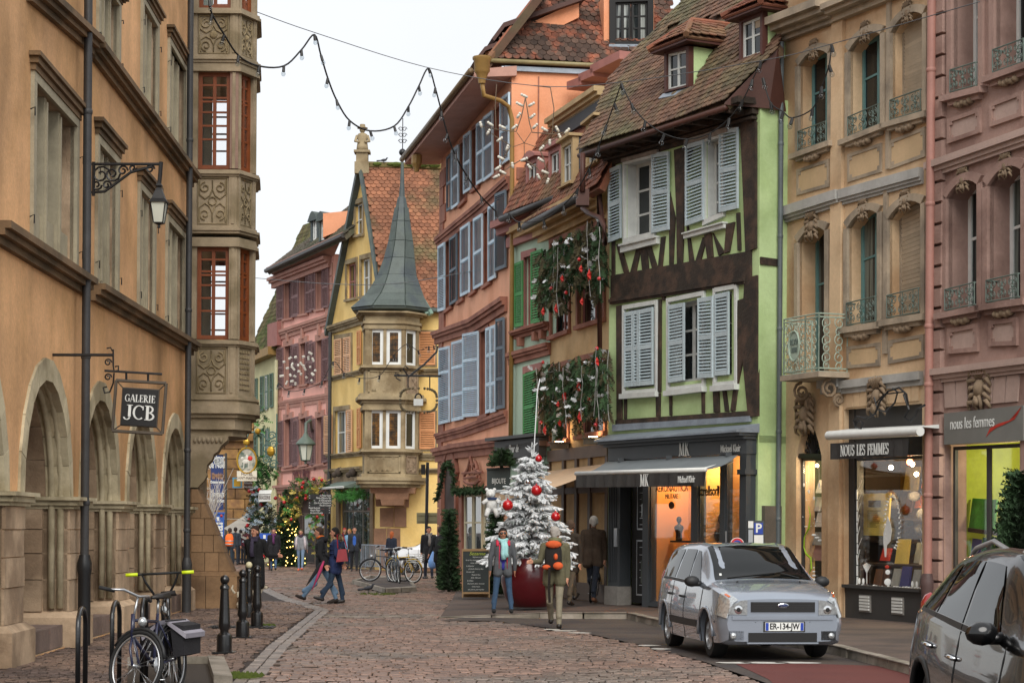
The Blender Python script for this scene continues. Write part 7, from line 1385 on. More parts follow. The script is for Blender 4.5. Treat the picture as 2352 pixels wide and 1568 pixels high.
def make_car(label,T,pmat,loc,yaw,wb,wr,plate=None,rails=False,rear=False,tw=.72,name='parked_car',detail=True):
 xs=T['x'];root=thing(name,label,'car',(0,0,0))
 def row(x,r):
  g=lambda k:spl(xs,T[k],x);zb,hm,zl,hb,z5,h5,z7=(g(k)for k in('zb','hm','zl','hb','z5','h5','z7'))
  P=[(0,zb),(hm*.86,zb),(hm*.97,zb+.12),(hm,zb+(zl-zb)*.55),(hb,zl),(h5,z5),(h5*.62,z5*.3+z7*.7),(0,z7)]
  i=int(min(max(math.floor(r),0),6));t=r-i;p0,p1,p2,p3=P[max(i-1,0)]if i>0 else(-P[1][0],P[1][1]),P[i],P[i+1],P[min(i+2,7)]if i<6 else(-P[6][0],P[6][1])
  if i in(3,):p3=(2*p2[0]-p1[0],2*p2[1]-p1[1])
  if i in(4,):p0=(2*p1[0]-p2[0],2*p1[1]-p2[1])
  c=lambda k:.5*(2*p1[k]+(p2[k]-p0[k])*t+(2*p0[k]-5*p1[k]+4*p2[k]-p3[k])*t*t+(3*p1[k]-p0[k]-3*p2[k]+p3[k])*t**3)
  return V((x,c(0),c(1)))
 def surf(x,r,side=1,off=0):
  p=row(x,r);a=row(min(x+.02,xs[-1]),r)-row(max(x-.02,xs[0]),r);b=row(x,min(r+.05,7))-row(x,max(r-.05,0));n=a.cross(b).normalized()
  if n.y<0 and r<6:n=-n
  if r>=6 and n.z<0:n=-n
  p=p+n*off;return V((p.x,p.y*side,p.z))
 NX,R=56,[0,.6,1,1.35,1.7,2,2.4,2.8,3.2,3.6,3.85,4,4.15,4.5,4.85,5,5.2,5.5,5.8,6.2,6.6,7]
 m=MB();n=len(R);X=[xs[0]+(xs[-1]-xs[0])*i/NX for i in range(NX+1)];k=2*n-2;P=[]
 for x in X:
  h=[row(x,r)for r in R];P+=h+[V((p.x,-p.y,p.z))for p in h[-2:0:-1]]
 F=[(i*k+j,(i+1)*k+j,(i+1)*k+(j+1)%k,i*k+(j+1)%k)for i in range(NX)for j in range(k)]+[tuple(range(k-1,-1,-1)),tuple(NX*k+j for j in range(k))]
 m.idx(P,[f[::-1]for f in F]);bme=m.mesh('body',pmat,40);body=bpy.data.objects.new('body',bme);COL.objects.link(body)
 cut=MB()
 for ax in(wb/2,-wb/2):
  for s in(1,-1):cut.lathe((ax,s*(tw-.13),wr),[(wr+.065,0),(wr+.065,.5)],24,(0,s,0))
 co_=cut.build('cutter',TRIMB);mo=body.modifiers.new('b','BOOLEAN');mo.operation='DIFFERENCE';mo.object=co_;mo.solver='EXACT'
 dg=bpy.context.evaluated_depsgraph_get();dg.update();nm=bpy.data.meshes.new_from_object(body.evaluated_get(dg));body.modifiers.clear();body.data=nm
 nm.polygons.foreach_set('use_smooth',[True]*len(nm.polygons));nm.set_sharp_from_angle(angle=math.radians(38));bpy.data.objects.remove(co_);body.parent=root
 def patch(nm_,f,na,nb,mat,th=.006,**kw):
  m=MB();P=[f(i/na,j/nb)for j in range(nb+1)for i in range(na+1)];m.idx(P,[(j*(na+1)+i,j*(na+1)+i+1,(j+1)*(na+1)+i+1,(j+1)*(na+1)+i)for j in range(nb)for i in range(na)]);o=m.build(nm_,mat,root,True,True,**kw);return o
 W=T['win']
 full=lambda x,q,off:surf(x,7-abs(q),1 if q>=0 else-1,off)
 patch('windscreen',lambda a,b:full(W['ws'][0]+(W['ws'][1]-W['ws'][0])*b,(a-.5)*2*1.86,.006),14,8,CARGL)
 patch('rear_window',lambda a,b:full(W['rw'][0]+(W['rw'][1]-W['rw'][0])*b,(a-.5)*2*1.7,.006),12,6,CARGL)
 for s in(1,-1):
  for rb,rt,fb,ft in W['sw']:
   patch('side_window',lambda a,b:surf((rb+(fb-rb)*a)*(1-b)+(rt+(ft-rt)*a)*b,4.14+.74*b,s,.005),8,6,CARGL)
   patch('window_trim',lambda a,b:surf((rb-.03+(fb-rb+.06)*a),4.06+.07*b,s,.008),8,1,TRIMB)
  m=MB();xx=W['mir'];p=surf(xx,4.15,s);m.ball(p+V((0,s*.13,.03)),.11,8,6,(.6,1,.7));m.tube([p,p+V((0,s*.1,0))],.04,6);m.build('mirror',TRIMB if not rails else pmat,root,True,True)
  for hx in W['hand']:m=MB();m.tube([surf(hx-.09,3.55,s,.0),surf(hx-.07,3.55,s,.03),surf(hx+.07,3.55,s,.03),surf(hx+.09,3.55,s,0)],.017,6);m.build('door_handle',CHR if rails else TRIMB,root,True,True)
  for dx in W['gap']:m=MB();m.tube([surf(dx,r,s,.001)for r in(1.4,2,2.6,3.2,3.8,4.05)],.006,4);m.build('door_gap',BLK,root,True,True)
  patch('sill_trim',lambda a,b:surf(-wb/2+wr+.12+(wb-2*wr-.24)*a,2.35+.3*b,s,.012),10,1,TRIMB)if not rails else None
  for ax in(wb/2,-wb/2):
   m=MB();m.tube([(ax+(wr+.075)*math.cos(t*math.pi/10),s*(abs(surf(ax+(wr+.075)*math.cos(t*math.pi/10),2.6).y)+.002-.012),wr+(wr+.075)*math.sin(t*math.pi/10))for t in range(0,11)],.026,6);m.build('wheel_arch',pmat if not rails else TRIMB,root,True,True)
   m=MB();c=V((ax,s*(tw-.1),wr));m.lathe(c,[(wr*.6,-.09),(wr*.92,-.09),(wr,-.05),(wr,.07),(wr*.93,.105),(wr*.66,.11),(wr*.62,.07)],28,(0,s,0));wo=m.build('wheel',RUB,root,40,True);m=MB()
   m.lathe(c,[(wr*.66,.04),(wr*.68,.1),(wr*.62,.105),(wr*.6,.06)],24,(0,s,0));m.lathe(c,[(wr*.16,.04),(wr*.16,.1),(wr*.08,.115)],12,(0,s,0))
   for q in range(9):a=q*2*math.pi/9;d=V((math.cos(a),0,math.sin(a)));e=V((-math.sin(a),0,math.cos(a)));u=V((0,s,0));m.hexa([c+d*wr*.12-e*.03+u*.06,c+d*wr*.62-e*.022+u*.06,c+d*wr*.62+e*.022+u*.06,c+d*wr*.12+e*.03+u*.06,c+d*wr*.12-e*.025+u*.1,c+d*wr*.62-e*.018+u*.09,c+d*wr*.62+e*.018+u*.09,c+d*wr*.12+e*.025+u*.1])
   m.build('rim',ALU,wo,40,True);m=MB();m.lathe(c+V((0,s*-.06,0)),[(wr*.6,0),(wr*.6,.06)],20,(0,s,0));m.build('brake_disc',BLK,wo,False,True)
  m=MB();fx=xs[-1];h=T['lamp'];
  if h:
   o=lambda x,y,z:V((x,s*y,z));m.ext([o(fx-.005,y,z)for y,z in((.48,h[2]),(.735,h[2]+.01),(.725,.68),(.665,.742),(.57,.787),(.48,.795))][::-1 if s>0 else 1],V((.02,0,0)));hl_=m.build('headlight',LENS,root,False,True);patch('headlight_side',lambda a,b:surf(fx-.27+.265*a,3.15+1.65*b,s,.014),8,8,LENS);patch('indicator',lambda a,b:surf(fx-.17+.1*a,4.2+.35*b,s,.02),6,4,AMB)
   m=MB();m.lathe(o(fx+.014,.6,.67),[(.055,0),(.055,.006),(.03,.01)],14,(1,0,0));m.build('reflector',CHR,hl_,40,True);m=MB();m.lathe(o(fx+.014,.6,.67),[(.03,.011),(.02,.014)],10,(1,0,0));m.build('bulb_lens',BLK,hl_,40,True)
  m=MB();p=surf(xs[0]+.1,4,s);m.ball(p+V((.0,-s*.07,-.05 if not rails else .0)),.1,8,6,(.8,.8,2.2 if not rails else 1.5));m.build('tail_light',REDL,root,True,True)
 if T['lamp']and detail:
  fx=xs[-1];bx=lambda nm_,mat,x,y,z,dx,dy,dz,ry=0:(lambda b:(b.box((x,y,z),(dx,dy,dz)),b.build(nm_,mat,root,False,True))[1])(MB())
  m=MB();m.hexa([(fx-.06,-.43,.6),(fx-.06,.43,.6),(fx-.2,.43,.6),(fx-.2,-.43,.6),(fx-.06,-.43,.7),(fx-.06,.43,.7),(fx-.2,.43,.7),(fx-.2,-.43,.7)]);gr=bx('grille',BLK,fx-.03,0,.705,.09,.86,.13)
  for i in range(5):b=MB();b.box((fx+.013,0,.66+i*.023),(.006,.8,.006));b.build('grille_bar',TRIMB,gr,False,True)
  b=MB();b.lathe((fx+.012,0,.708),[(.075,0),(.08,.008),(.07,.015)],20,(1,0,0));e=b.build('oval_badge',CHR,gr,True,True);e.data.transform(Matrix.Translation((fx,0,.708))@Matrix.Diagonal((1,1,.42,1))@Matrix.Translation((-fx,0,-.668)));b=MB();b.lathe((fx+.0265,0,.708),[(.065,0),(.066,.004)],20,(1,0,0));e2=b.build('badge_field',M('badge_navy','#1d2b57',.3,.02),gr,True,True);e2.data.transform(Matrix.Translation((fx,0,.708))@Matrix.Diagonal((1,1,.36,1))@Matrix.Translation((-fx,0,-.668)))
  t=text('Ford',(fx+.032,0,.708),(0,1,0),(0,0,1),.035,CHR,None,.001,shear=.3,name='badge_script');t.parent=gr;t.matrix_parent_inverse=Matrix()
  bx('bumper_lip',pmat,fx-.03,0,.565,.1,1.36,.05);bx('lower_intake',BLK,fx-.02,0,.305,.07,.92,.13);bx('chin_strip',pmat,fx-.005,0,.235,.05,.96,.02)
  for s in(1,-1):
   b=MB();b.hexa([(fx-.04,s*.36,.475),(fx-.3,s*.845,.475),(fx-.36,s*.8,.475),(fx-.1,s*.36,.475),(fx+.012,s*.36,.51),(fx-.28,s*.86,.51),(fx-.36,s*.8,.51),(fx-.1,s*.36,.51)]);b.build('bumper_strip',TRIMB,root,False,True)
   f=bx('fog_light_recess',BLK,fx-.05,s*.62,.33,.1,.2,.12);b=MB();b.lathe((fx-.01,s*.66,.33),[(.045,0),(.04,.02)],12,(1,0,0));b.build('fog_light',LENS,f,True,True)
  pl_o=bx('number_plate',WHITEP,fx+.012,.02,.45,.014,.52,.11);b=MB();b.box((fx+.021,-.215,.45),(.006,.04,.1));b.box((fx+.021,.255,.45),(.006,.04,.1));b.build('plate_band',M('plate_blue','#1f3f9c',.4,.02),pl_o,False,True);fr_=bx('plate_frame',TRIMB,fx,.02,.45,.02,.56,.135)
  t=text(plate,(fx+.021,.02,.45),(0,1,0),(0,0,1),.08,BLK,None,.001,sx=.8,bold=.003,name='plate_lettering');t.parent=pl_o;t.matrix_parent_inverse=Matrix()
  b=MB();b.tube([(.05,.0,T['z7'][6]-.02),(-.12,0,T['z7'][6]+.2)],.006,4);b.build('aerial',BLK,root,False,True)
  for s in(1,-1):b=MB();b.tube([full(W['ws'][1]-.02,s*1.2,.012),full(W['ws'][1]-.12,s*.1+.5,.02)],.009,4);b.build('wiper',BLK,root,False,True);b=MB();b.ball(full(W['ws'][1]+.25,s*1.,.005),.018,6,4);b.build('washer_jet',BLK,root,False,True)
  b=MB();P=[full(W['ws'][1]-.14+.05*j,-1.55+.12*i,.011)for j in(0,1)for i in(0,1)];b.face([P[0],P[1],P[3],P[2]]);b.build('tax_sticker',WHITEP,root,False,True)
 if rails:
  for s in(1,-1):m=MB();m.tube([surf(x,5.45,s,o)for x,o in((-1.3,.0),(-1.2,.03),(-1.1,.045),(-.6,.05),(0,.045),(.15,.03),(.25,.0))],.02,6);m.build('roof_rail',ALU,root,True,True)
 place(root,loc,yaw);return root
FT_=dict(x=[-2.0,-1.93,-1.6,-.9,-.2,.25,.7,1.14,1.5,1.85,1.97,2.03],zb=[.42,.28,.2,.18,.18,.18,.18,.18,.19,.2,.22,.26],hm=[.66,.78,.83,.855,.86,.86,.86,.855,.85,.84,.81,.74],zl=[.93,.95,.96,.95,.93,.925,.93,.95,.91,.84,.80,.74],hb=[.62,.72,.78,.805,.81,.81,.81,.80,.79,.76,.72,.66],z5=[1.02,1.2,1.41,1.465,1.475,1.44,1.24,1.01,.955,.88,.84,.79],h5=[.56,.6,.6,.61,.61,.61,.64,.70,.69,.66,.62,.56],z7=[1.04,1.23,1.46,1.52,1.535,1.50,1.29,1.045,1.0,.92,.87,.81],lamp=(.47,.82,.60,.85),win=dict(ws=(.3,1.1),rw=(-1.97,-1.68),sw=[(-.72,-.62,.02,-.02),(.08,.06,.78,.2),(-1.55,-1.45,-.8,-.72)],mir=.78,hand=(-.1,-.85),gap=(.03,.98,-.75)))
make_car('silver blue hatchback parked facing the camera at the kerb',FT_,paint('silver_blue_paint','#98a1ad',.5,.26),(3.25,27.6,.012),math.atan2(-.989,.145),2.485,.30,'ER-134-JW',tw=.78)
BT_=dict(x=[-2.1,-2.03,-1.75,-1.1,-.3,.3,.8,1.2,1.6,1.95,2.08,2.14],zb=[.5,.34,.25,.22,.22,.22,.22,.22,.24,.25,.28,.34],hm=[.68,.8,.88,.905,.91,.91,.91,.90,.89,.86,.8,.7],zl=[1.06,1.09,1.1,1.06,1.0,.97,.97,.99,.95,.88,.8,.72],hb=[.62,.73,.82,.85,.855,.855,.85,.84,.82,.76,.68,.6],z5=[1.12,1.2,1.36,1.5,1.55,1.52,1.33,1.08,1.02,.93,.83,.75],h5=[.54,.58,.6,.63,.64,.64,.66,.74,.72,.66,.58,.5],z7=[1.15,1.24,1.41,1.56,1.61,1.58,1.38,1.12,1.06,.97,.86,.77],lamp=(.5,.88,.66,.88),win=dict(ws=(.34,1.16),rw=(-2.06,-1.8),sw=[(-1.05,-.85,-.32,-.3),(-.24,-.24,.66,.22),(-1.6,-1.2,-1.12,-.95)],mir=.72,hand=(-.35,-1.1),gap=(-.28,.9)))
make_car('glossy black crossover with silver roof rails at the right edge',BT_,M('glossy_black_paint','#0b0b0c',.2,.02,3,coat=.6,spec=.3),(3.93,13.15,.0),math.atan2(-1,.01),2.65,.35,rails=True,tw=.82,plate='',detail=False)
make_car('white car half hidden behind the parked bicycles',FT_,paint('white_car_paint','#d9dbdc',0,.3),(at(985,1214,77).x+.6,77.2,0),math.pi,2.485,.30,tw=.78,detail=False)
# ================================================================ people: one continuous body each, grown from a posed skeleton
SK=lambda n,h:M('skin_'+n,h,.6,.08,20)
SKIN=SK('fair','#c08a70');SKIND=SK('tan','#a9755b');CL={}
def cloth(h):return M('cloth_'+h.strip('#'),h,.9,.16,9,.5,70)
LEA=M('dark_leather','#1d1815',.5,.15,8);JOBS=[]
def rot(v,ax,deg):return Matrix.Rotation(math.radians(deg),3,ax)@V(v)
def person(label,px,py,z,heading,top,bot,hair,h=1.72,skin=None,shoe=None,legs=((0,0),(0,0)),arms=((5,8,10),(5,8,10)),coat=.0,hairlen=0,d=None,vox=.011,spread=0,girth=1.,lean=0,headturn=0,sole=None,inner=None,hat=None,face=True):
 if d is None:loc=G(px,py,z)
 else:q=at(px,1215,d);loc=V((q.x,d,z))
 s=h/1.75;skin=skin or SKIN;shoe=shoe or LEA;caps=[];top,bot,hair=cloth(top),cloth(bot),cloth(hair);inn=cloth(inner)if inner else None
 def cp(a,b,ra,rb,m,sx=1):caps.append((V(a),V(b),ra,rb,m))
 feet=[]
 for sd,(sw,kb)in zip((-1,1),legs):
  hip=V((sd*.095,0,.92));kn=hip+rot((sd*.01*spread*10,0,-.43),'X',sw);an=kn+rot((sd*.01*spread*10,0,-.42),'X',sw-kb);fd=rot((0,-1,0),'X',max(-35,min(20,(sw-kb)*.6)))
  cp(hip,kn,.094,.062,bot);cp(kn,an,.062,.047,bot);cp(kn+V((0,.012,-.06)),an+V((0,.01,.12)),.06,.055,bot);heel=an+V((0,.02,-.05));toe=heel+fd*.2;cp(heel,heel+fd*.09,.046,.044,shoe);cp(heel+fd*.09+V((0,0,-.008)),toe+V((0,0,-.012)),.044,.03,shoe);feet.append(min(heel.z,toe.z)-.045)
 L=lambda y,zz:V((0,-math.sin(math.radians(lean))*(zz-.92)+y,.92+math.cos(math.radians(lean))*(zz-.92)))
 g=girth
 for sd in(-1,1):
  o=V((sd*.075*g,0,0));cp(L(0,.93)+o,L(0,1.16)+o*.85,.112*g,.098*g,top if coat>=0 else bot);cp(L(0,1.16)+o*.85,L(.0,1.34)+o,.1*g,.108*g,top);cp(L(0,1.34)+o,L(.015,1.44)+o*.7,.1,.055,top)
 cp(L(-.02,1.0),L(-.03,1.3),.1*g,.1*g,inn or top);cp(L(.01,1.43),L(.0,1.5),.06,.052,top)
 if coat>0:
  for sd in(-1,1):
   for fy in(-.03,.04):cp(V((sd*.07*g,fy,.98)),V((sd*.09*g,fy*1.2,.92-coat)),.11*g,.1*g,top)
 for sd,(sw,out,eb)in zip((-1,1),arms):
  sh=L(.01,1.41)+V((sd*.185*(g*.5+.5),0,0));el=sh+rot(rot((0,0,-.29),'Y',-sd*out),'X',sw);inw=sd*min(eb*.35,30);wr=el+rot(rot((0,0,-.25),'X',sw+eb),'Z',-inw if sw+eb>20 else 0)
  cp(L(.01,1.42)+V((sd*.1,0,0)),sh,.07,.07,top);cp(sh,el,.068,.055,top);cp(el,wr,.055,.041,top);dr=(wr-el).normalized();sdv=V((0,1,0))if abs(dr.y)<.7 else V((0,0,1));fl=dr.cross(sdv).normalized();sdv=fl.cross(dr)
  cp(wr,wr+dr*.035,.026,.03,skin);pm=wr+dr*.085;cp(wr+dr*.04+sdv*.018,pm+sdv*.022,.022,.018,skin);cp(wr+dr*.04-sdv*.018,pm-sdv*.022,.022,.018,skin)
  for k,ln in enumerate((.06,.078,.084,.074)):
   b=pm+sdv*(.031-.0205*(k));mid=b+dr*ln*.5;cp(b,mid,.0105,.0095,skin);cp(mid,mid+(dr*.8+fl*sd*.5).normalized()*ln*.5,.0095,.008,skin)
  tb=wr+dr*.04+sdv*.03;cp(tb,tb+(dr*.7+sdv*.8).normalized()*.05,.013,.011,skin);cp(tb+(dr*.7+sdv*.8).normalized()*.05,tb+(dr*.9+sdv*.5).normalized()*.085,.0105,.009,skin)
 hc=L(-.02,1.635);fw=rot((0,-1,0),'Z',headturn);rt=rot((1,0,0),'Z',headturn);U=V((0,0,1))
 cp(L(0,1.48),hc-U*.06,.05,.052,skin);cp(hc+U*.03-fw*.015,hc+U*.02+fw*.01,.082,.08,skin);cp(hc-U*.05+fw*.022,hc-U*.085+fw*.045,.06,.034,skin);cp(hc+fw*.085+U*.0,hc+fw*.1-U*.03,.012,.015,skin)
 for sd in(-1,1):cp(hc+rt*sd*.078-U*.0,hc+rt*sd*.08-U*.035,.016,.012,skin);cp(hc+rt*sd*.03+fw*.06-U*.035,hc+rt*sd*.03+fw*.058-U*.03,.022,.02,skin)
 hm=cloth(hat)if hat else hair
 cp(hc+U*.045-fw*.02,hc+U*.04-fw*.005,.09,.086,hm);cp(hc-fw*.045+U*.02,hc-fw*.045-U*.04,.068,.055,hair)
 for sd in(-1,1):cp(hc+rt*sd*.055-fw*.02+U*.03,hc+rt*sd*.06-fw*.02-U*(.01+hairlen*.6),.04,.035,hair)
 if hairlen:cp(hc-fw*.06,hc-fw*.055-U*(.06+hairlen),.07,.055,hair)
 dz=-min(feet);m=MB()
 for a,b,ra,rb,_ in caps:
  a,b=a+V((0,0,dz)),b+V((0,0,dz));ax=b-a;ln=ax.length;ax=ax/ln if ln>1e-5 else V((0,0,1));pr=[(ra*math.sin(t*math.pi/8),-ra*math.cos(t*math.pi/8))for t in range(0,5)]+[(rb*math.cos(t*math.pi/8),ln+rb*math.sin(t*math.pi/8))for t in range(0,5)]
  m.lathe(a,pr,10,ax)
 o=m.build('person',skin);mo=o.modifiers.new('r','REMESH');mo.mode='VOXEL';mo.voxel_size=vox/s;sm=o.modifiers.new('s','SMOOTH');sm.factor=.5;sm.iterations=2
 place(o,loc,heading,s);tag(o,label,'person');JOBS.append((o,[(a+V((0,0,dz)),b+V((0,0,dz)),ra,rb,mt)for a,b,ra,rb,mt in caps]))
 o['hx']=0;del o['hx']
 def add(name,fn,mat,smooth=True):
  mm=MB();fn(mm);c=mm.build(name,mat,o,smooth,True);return c
 H=hc+V((0,0,dz));o_=dict(o=o,add=add,H=H,fw=fw,rt=rt,dz=dz,L=lambda y,z:L(y,z)+V((0,0,dz)))
 if face:
  for sd in(-1,1):add('eye',lambda mm:mm.ball(H+rt*sd*.031+fw*.079+U*.008,.011,6,5,(1.2,.6,.7)),BLK);add('eyebrow',lambda mm:mm.tube([H+rt*sd*.014+fw*.088+U*.03,H+rt*sd*.045+fw*.078+U*.03],.005,4),hair)
  add('mouth',lambda mm:mm.tube([H-rt*.022+fw*.084-U*.058,H+fw*.092-U*.061,H+rt*.022+fw*.084-U*.058],.006,5),M('lips','#8d4a40',.6,.05,9))
 return o_
def ring_scarf(P,col,tails=1,r=.045,name='scarf'):
 def fn(m):
  c=P['L'](-.01,1.475)
  for k in range(3):m.tube([c+V((math.cos(a)*(.075+.008*k),math.sin(a)*.075-.012,.015*math.sin(a*2+k)+.022*k-.02))for a in[i*math.pi/6 for i in range(13)]],r*.72,6)
  for t in range(tails):x=-.02+.06*t;m.tube([c+V((x,-.09,0)),c+V((x+.02,-.15,-.12)),c+V((x+.01,-.15,-.25)),c+V((x+.03,-.145,-.38+.05*t))],[r*.8,r,r*1.1,r*1.2],6)
 return P['add'](name,fn,cloth(col))
W=person('woman in open grey jacket, cyan scarf, sunglasses and jeans posing beside the white tree',1154,1407,.09,math.radians(4),'#55585c','#37506b','#17120f',1.62,SKIND,cloth('#191a1c'),((-2,0),(3,4)),((3,13,8),(3,13,10)),.1,.1,spread=.45,vox=.009,girth=1.06,inner='#2a2a78')
ring_scarf(W,'#9fd0d2',2,.048);P=W;Rr=cloth('#c8324a')
P['add']('collar',lambda m:[m.tube([P['L'](.05,1.5)+V((s*.05,0,0)),P['L'](-.03,1.47)+V((s*.11,0,0)),P['L'](-.11,1.38)+V((s*.12,0,0))],[.035,.045,.03],6)for s in(-1,1)],Rr)
P['add']('jacket_lining',lambda m:[m.tube([P['L'](-.115,1.4)+V((s*.075,0,0)),P['L'](-.14,1.2)+V((s*.08,0,0)),P['L'](-.13,.9)+V((s*.085,0,0))],.012,5)for s in(-1,1)],Rr)
P['add']('shirt',lambda m:m.lathe(P['L'](-.055,.88),[(.07,0),(.082,.06),(.084,.3),(.075,.5)],10),cloth('#30308a'))
P['add']('sunglasses',lambda m:[m.ball(P['H']+P['rt']*s*.034+P['fw']*.086+V((0,0,.008)),.027,8,6,(1.15,.5,.8))for s in(-1,1)]+[m.tube([P['H']-P['rt']*.08+V((0,0,.012)),P['H']-P['rt']*.06+P['fw']*.075+V((0,0,.012)),P['H']+P['fw']*.1+V((0,0,.012)),P['H']+P['rt']*.06+P['fw']*.075+V((0,0,.012)),P['H']+P['rt']*.08+V((0,0,.012))],.006,4)],M('dark_lens','#0a0808',.1,.02,4,coat=1))
def backpack(lab,P,cols,w=.3,h=.48,dp=.2):
 o=P['o'];s=o.matrix_basis.to_scale()[0];mw=o.matrix_basis;base=mw@(P['L'](.16,1.0));rz=o.matrix_basis.to_euler().z;t=thing('backpack',lab,'backpack',base,rz);X=Matrix.Translation(base)@Matrix.Rotation(rz,4,'Z');pt=lambda x,y,z:X@V((x,y,z));m=MB()
 n=12;R=[]
 for z,k,kd in((0,.7,.6),(.05,.95,.9),(.2,1,1),(.36,.95,.9),(.46,.75,.7),(.5,.4,.4)):
  R+=[pt(w/2*k*math.copysign(abs(math.cos(a))**.6,math.cos(a)),dp*.3+dp/2*kd*math.copysign(abs(math.sin(a))**.6,math.sin(a)),z*h/.5)for a in[i*2*math.pi/n for i in range(n)]]
 m.idx(R,[(j*n+i,j*n+(i+1)%n,(j+1)*n+(i+1)%n,(j+1)*n+i)for j in range(5)for i in range(n)]+[tuple(range(n-1,-1,-1)),tuple(5*n+i for i in range(n))]);m.build('pack_body',cloth(cols[0]),t,smooth=50)
 for x0,x1,z0,z1,c in((-.5,.42,.78,1.06,1),(-.6,-.02,.02,.3,1),(.1,.6,.02,.2,1),(-.3,-.05,.36,.6,1))if len(cols)>1 else((-.35,.35,.08,.5,0),):
  m=MB();y=dp*.72;m.ball(pt((x0+x1)/2*w,y,(z0+z1)/2*h),1,10,7,((x1-x0)/2*w,.055,(z1-z0)/2*h))if len(cols)>1 else None;P4=[(x0*w,z0*h),(x1*w,z0*h),(x1*w*.9,z1*h),(x0*w*.9,z1*h)];y=dp*.8;(m.hexa([pt(P4[i][0],yy,P4[i][1])for yy in(y,y+.05)for i in range(4)])if len(cols)==1 else None);m.build('pocket',cloth(cols[c]),t,smooth=40)
 for sd in(-1,1):m=MB();m.tube([pt(sd*.1,.0,h*.95),pt(sd*.13,-.16,h*.92),pt(sd*.14,-.27,h*.6),pt(sd*.15,-.1,h*.1)],.018,5);m.build('strap',LEA,t)
 m=MB();m.tube([pt(.05,dp*.85,.05),pt(.06,dp*.8,-.3),pt(.05,dp*.7,-.55)],.025,5);m.build('hanging_strap',LEA,t)if len(cols)>1 else None
 return t
B=person('grey haired man in olive jacket and khaki trousers seen from behind at the kerb',1273,1443,.004,math.radians(172),'#5f5b45','#847d6b','#a39d96',1.73,legs=((12,8),(-10,22)),arms=((-8,6,20),(20,10,70)),coat=.12,vox=.009,girth=1.1,face=False,headturn=-20,lean=5)
B['add']('hood',lambda m:m.tube([B['L'](.02,1.52)+V((-.1,0,0)),B['L'](.1,1.5),B['L'](.02,1.52)+V((.1,0,0))],[.04,.07,.04],7),cloth('#6a6a4a'));backpack('orange and black rucksack on the olive jacketed man',B,('#1c1a19','#cf5a2c'))
C=person('white haired man in long brown jacket walking along the shop front',1362,1383,.12,math.radians(160),'#4a3c30','#1c222e','#cfcac2',1.87,legs=((20,5),(-14,14)),arms=((-12,8,15),(8,8,15)),coat=.12,shoe=cloth('#6b4630'),girth=1.18,vox=.01,face=False,headturn=15)
person('balding man in dark brown coat half hidden behind the white tree',1309,1390,.12,math.radians(150),'#33291f','#5a4f40','#4d3b2e',1.76,legs=((16,4),(-18,20)),arms=((-10,8,15),(14,8,25)),coat=.2,vox=.012,face=False)
person('person in a black cap behind the white tree by the shop door',1278,1392,.12,math.radians(190),'#1c1917','#22201f','#1d1613',1.7,legs=((4,0),(-4,4)),vox=.013,d=42.8,face=False)
Dm=person('man in black puffer jacket and pale jeans striding left across the cobbles',738,1386,.0,math.radians(-82),'#17181b','#5f7890','#3b2a20',1.73,legs=((26,6),(-22,14)),arms=((12,5,45),(-6,8,35)),coat=.06,shoe=cloth('#2a2320'),vox=.01,face=True,lean=4)
Dm['add']('hood',lambda m:m.tube([Dm['L'](.0,1.5)+V((-.1,0,0)),Dm['L'](.11,1.46),Dm['L'](.0,1.5)+V((.1,0,0))],[.05,.075,.05],7),cloth('#1b1c20'));Dm['add']('orange_lining',lambda m:m.tube([Dm['L'](-.07,1.5)+V((-.03,0,0)),Dm['L'](.02,1.545)+V((-.08,0,0)),Dm['L'](.08,1.54),Dm['L'](.02,1.545)+V((.08,0,0)),Dm['L'](-.07,1.5)+V((.03,0,0))],.024,6),cloth('#d96a1e'))
for k in range(6):Dm['add']('quilt_band',lambda m:m.tube([Dm['L'](.0,.95+k*.085)+V((.175*math.cos(a)*1.03,.115*math.sin(a),0))for a in[i*math.pi/8 for i in range(17)]],.014,5),cloth('#1d1e22'))
Ew=person('woman in navy puffer coat with fur hood walking left beside the man',770,1384,.0,math.radians(-78),'#27345c','#27384c','#120f0e',1.7,legs=((17,8),(-15,14)),arms=((4,8,30),(-4,10,40)),coat=.16,hairlen=.08,shoe=LEA,vox=.01,girth=1.08,d=44.3)
def fur(m):
 for k in range(60):a=math.pi*(k/59)*1.2-.3;c=Ew['L'](.02+.1*math.sin(a),1.5)+V((.14*math.cos(a),.02,rr(-.03,.02)));spray(m,c,(rr(-1,1),rr(-1,1),rr(-.4,1)),.07,5,.02,.05)
Ew['add']('fur_trim',fur,M('tan_fur','#9c8462',.95,.3,30,rnd=.3),False)
for k in range(6):Ew['add']('quilt_band',lambda m:m.tube([Ew['L'](.0,.85+k*.1)+V((.19*math.cos(a),.125*math.sin(a),0))for a in[i*math.pi/8 for i in range(17)]],.016,5),cloth('#2b3a66'))
hb=thing('handbag','red leather shoulder bag hanging at the navy coated woman','bag',at(786,1275,43.9));p=at(786,1274,43.9);m=MB();m.hexa([p+V(q)*.78 for q in((-.17,-.06,-.2),(.17,-.06,-.17),(.17,.08,-.17),(-.17,.08,-.2),(-.12,-.02,.16),(.11,-.02,.18),(.11,.04,.18),(-.12,.04,.16))]);m.build('bag_body',M('red_leather','#8c1f2b',.45,.12,6),hb);m=MB();m.tube([p+V((-.1,0,.15)),p+V((-.12,.02,.45)),p+V((.0,.03,.5)),p+V((.1,0,.16))],.014,5);m.build('strap',MC['red_leather'],hb)
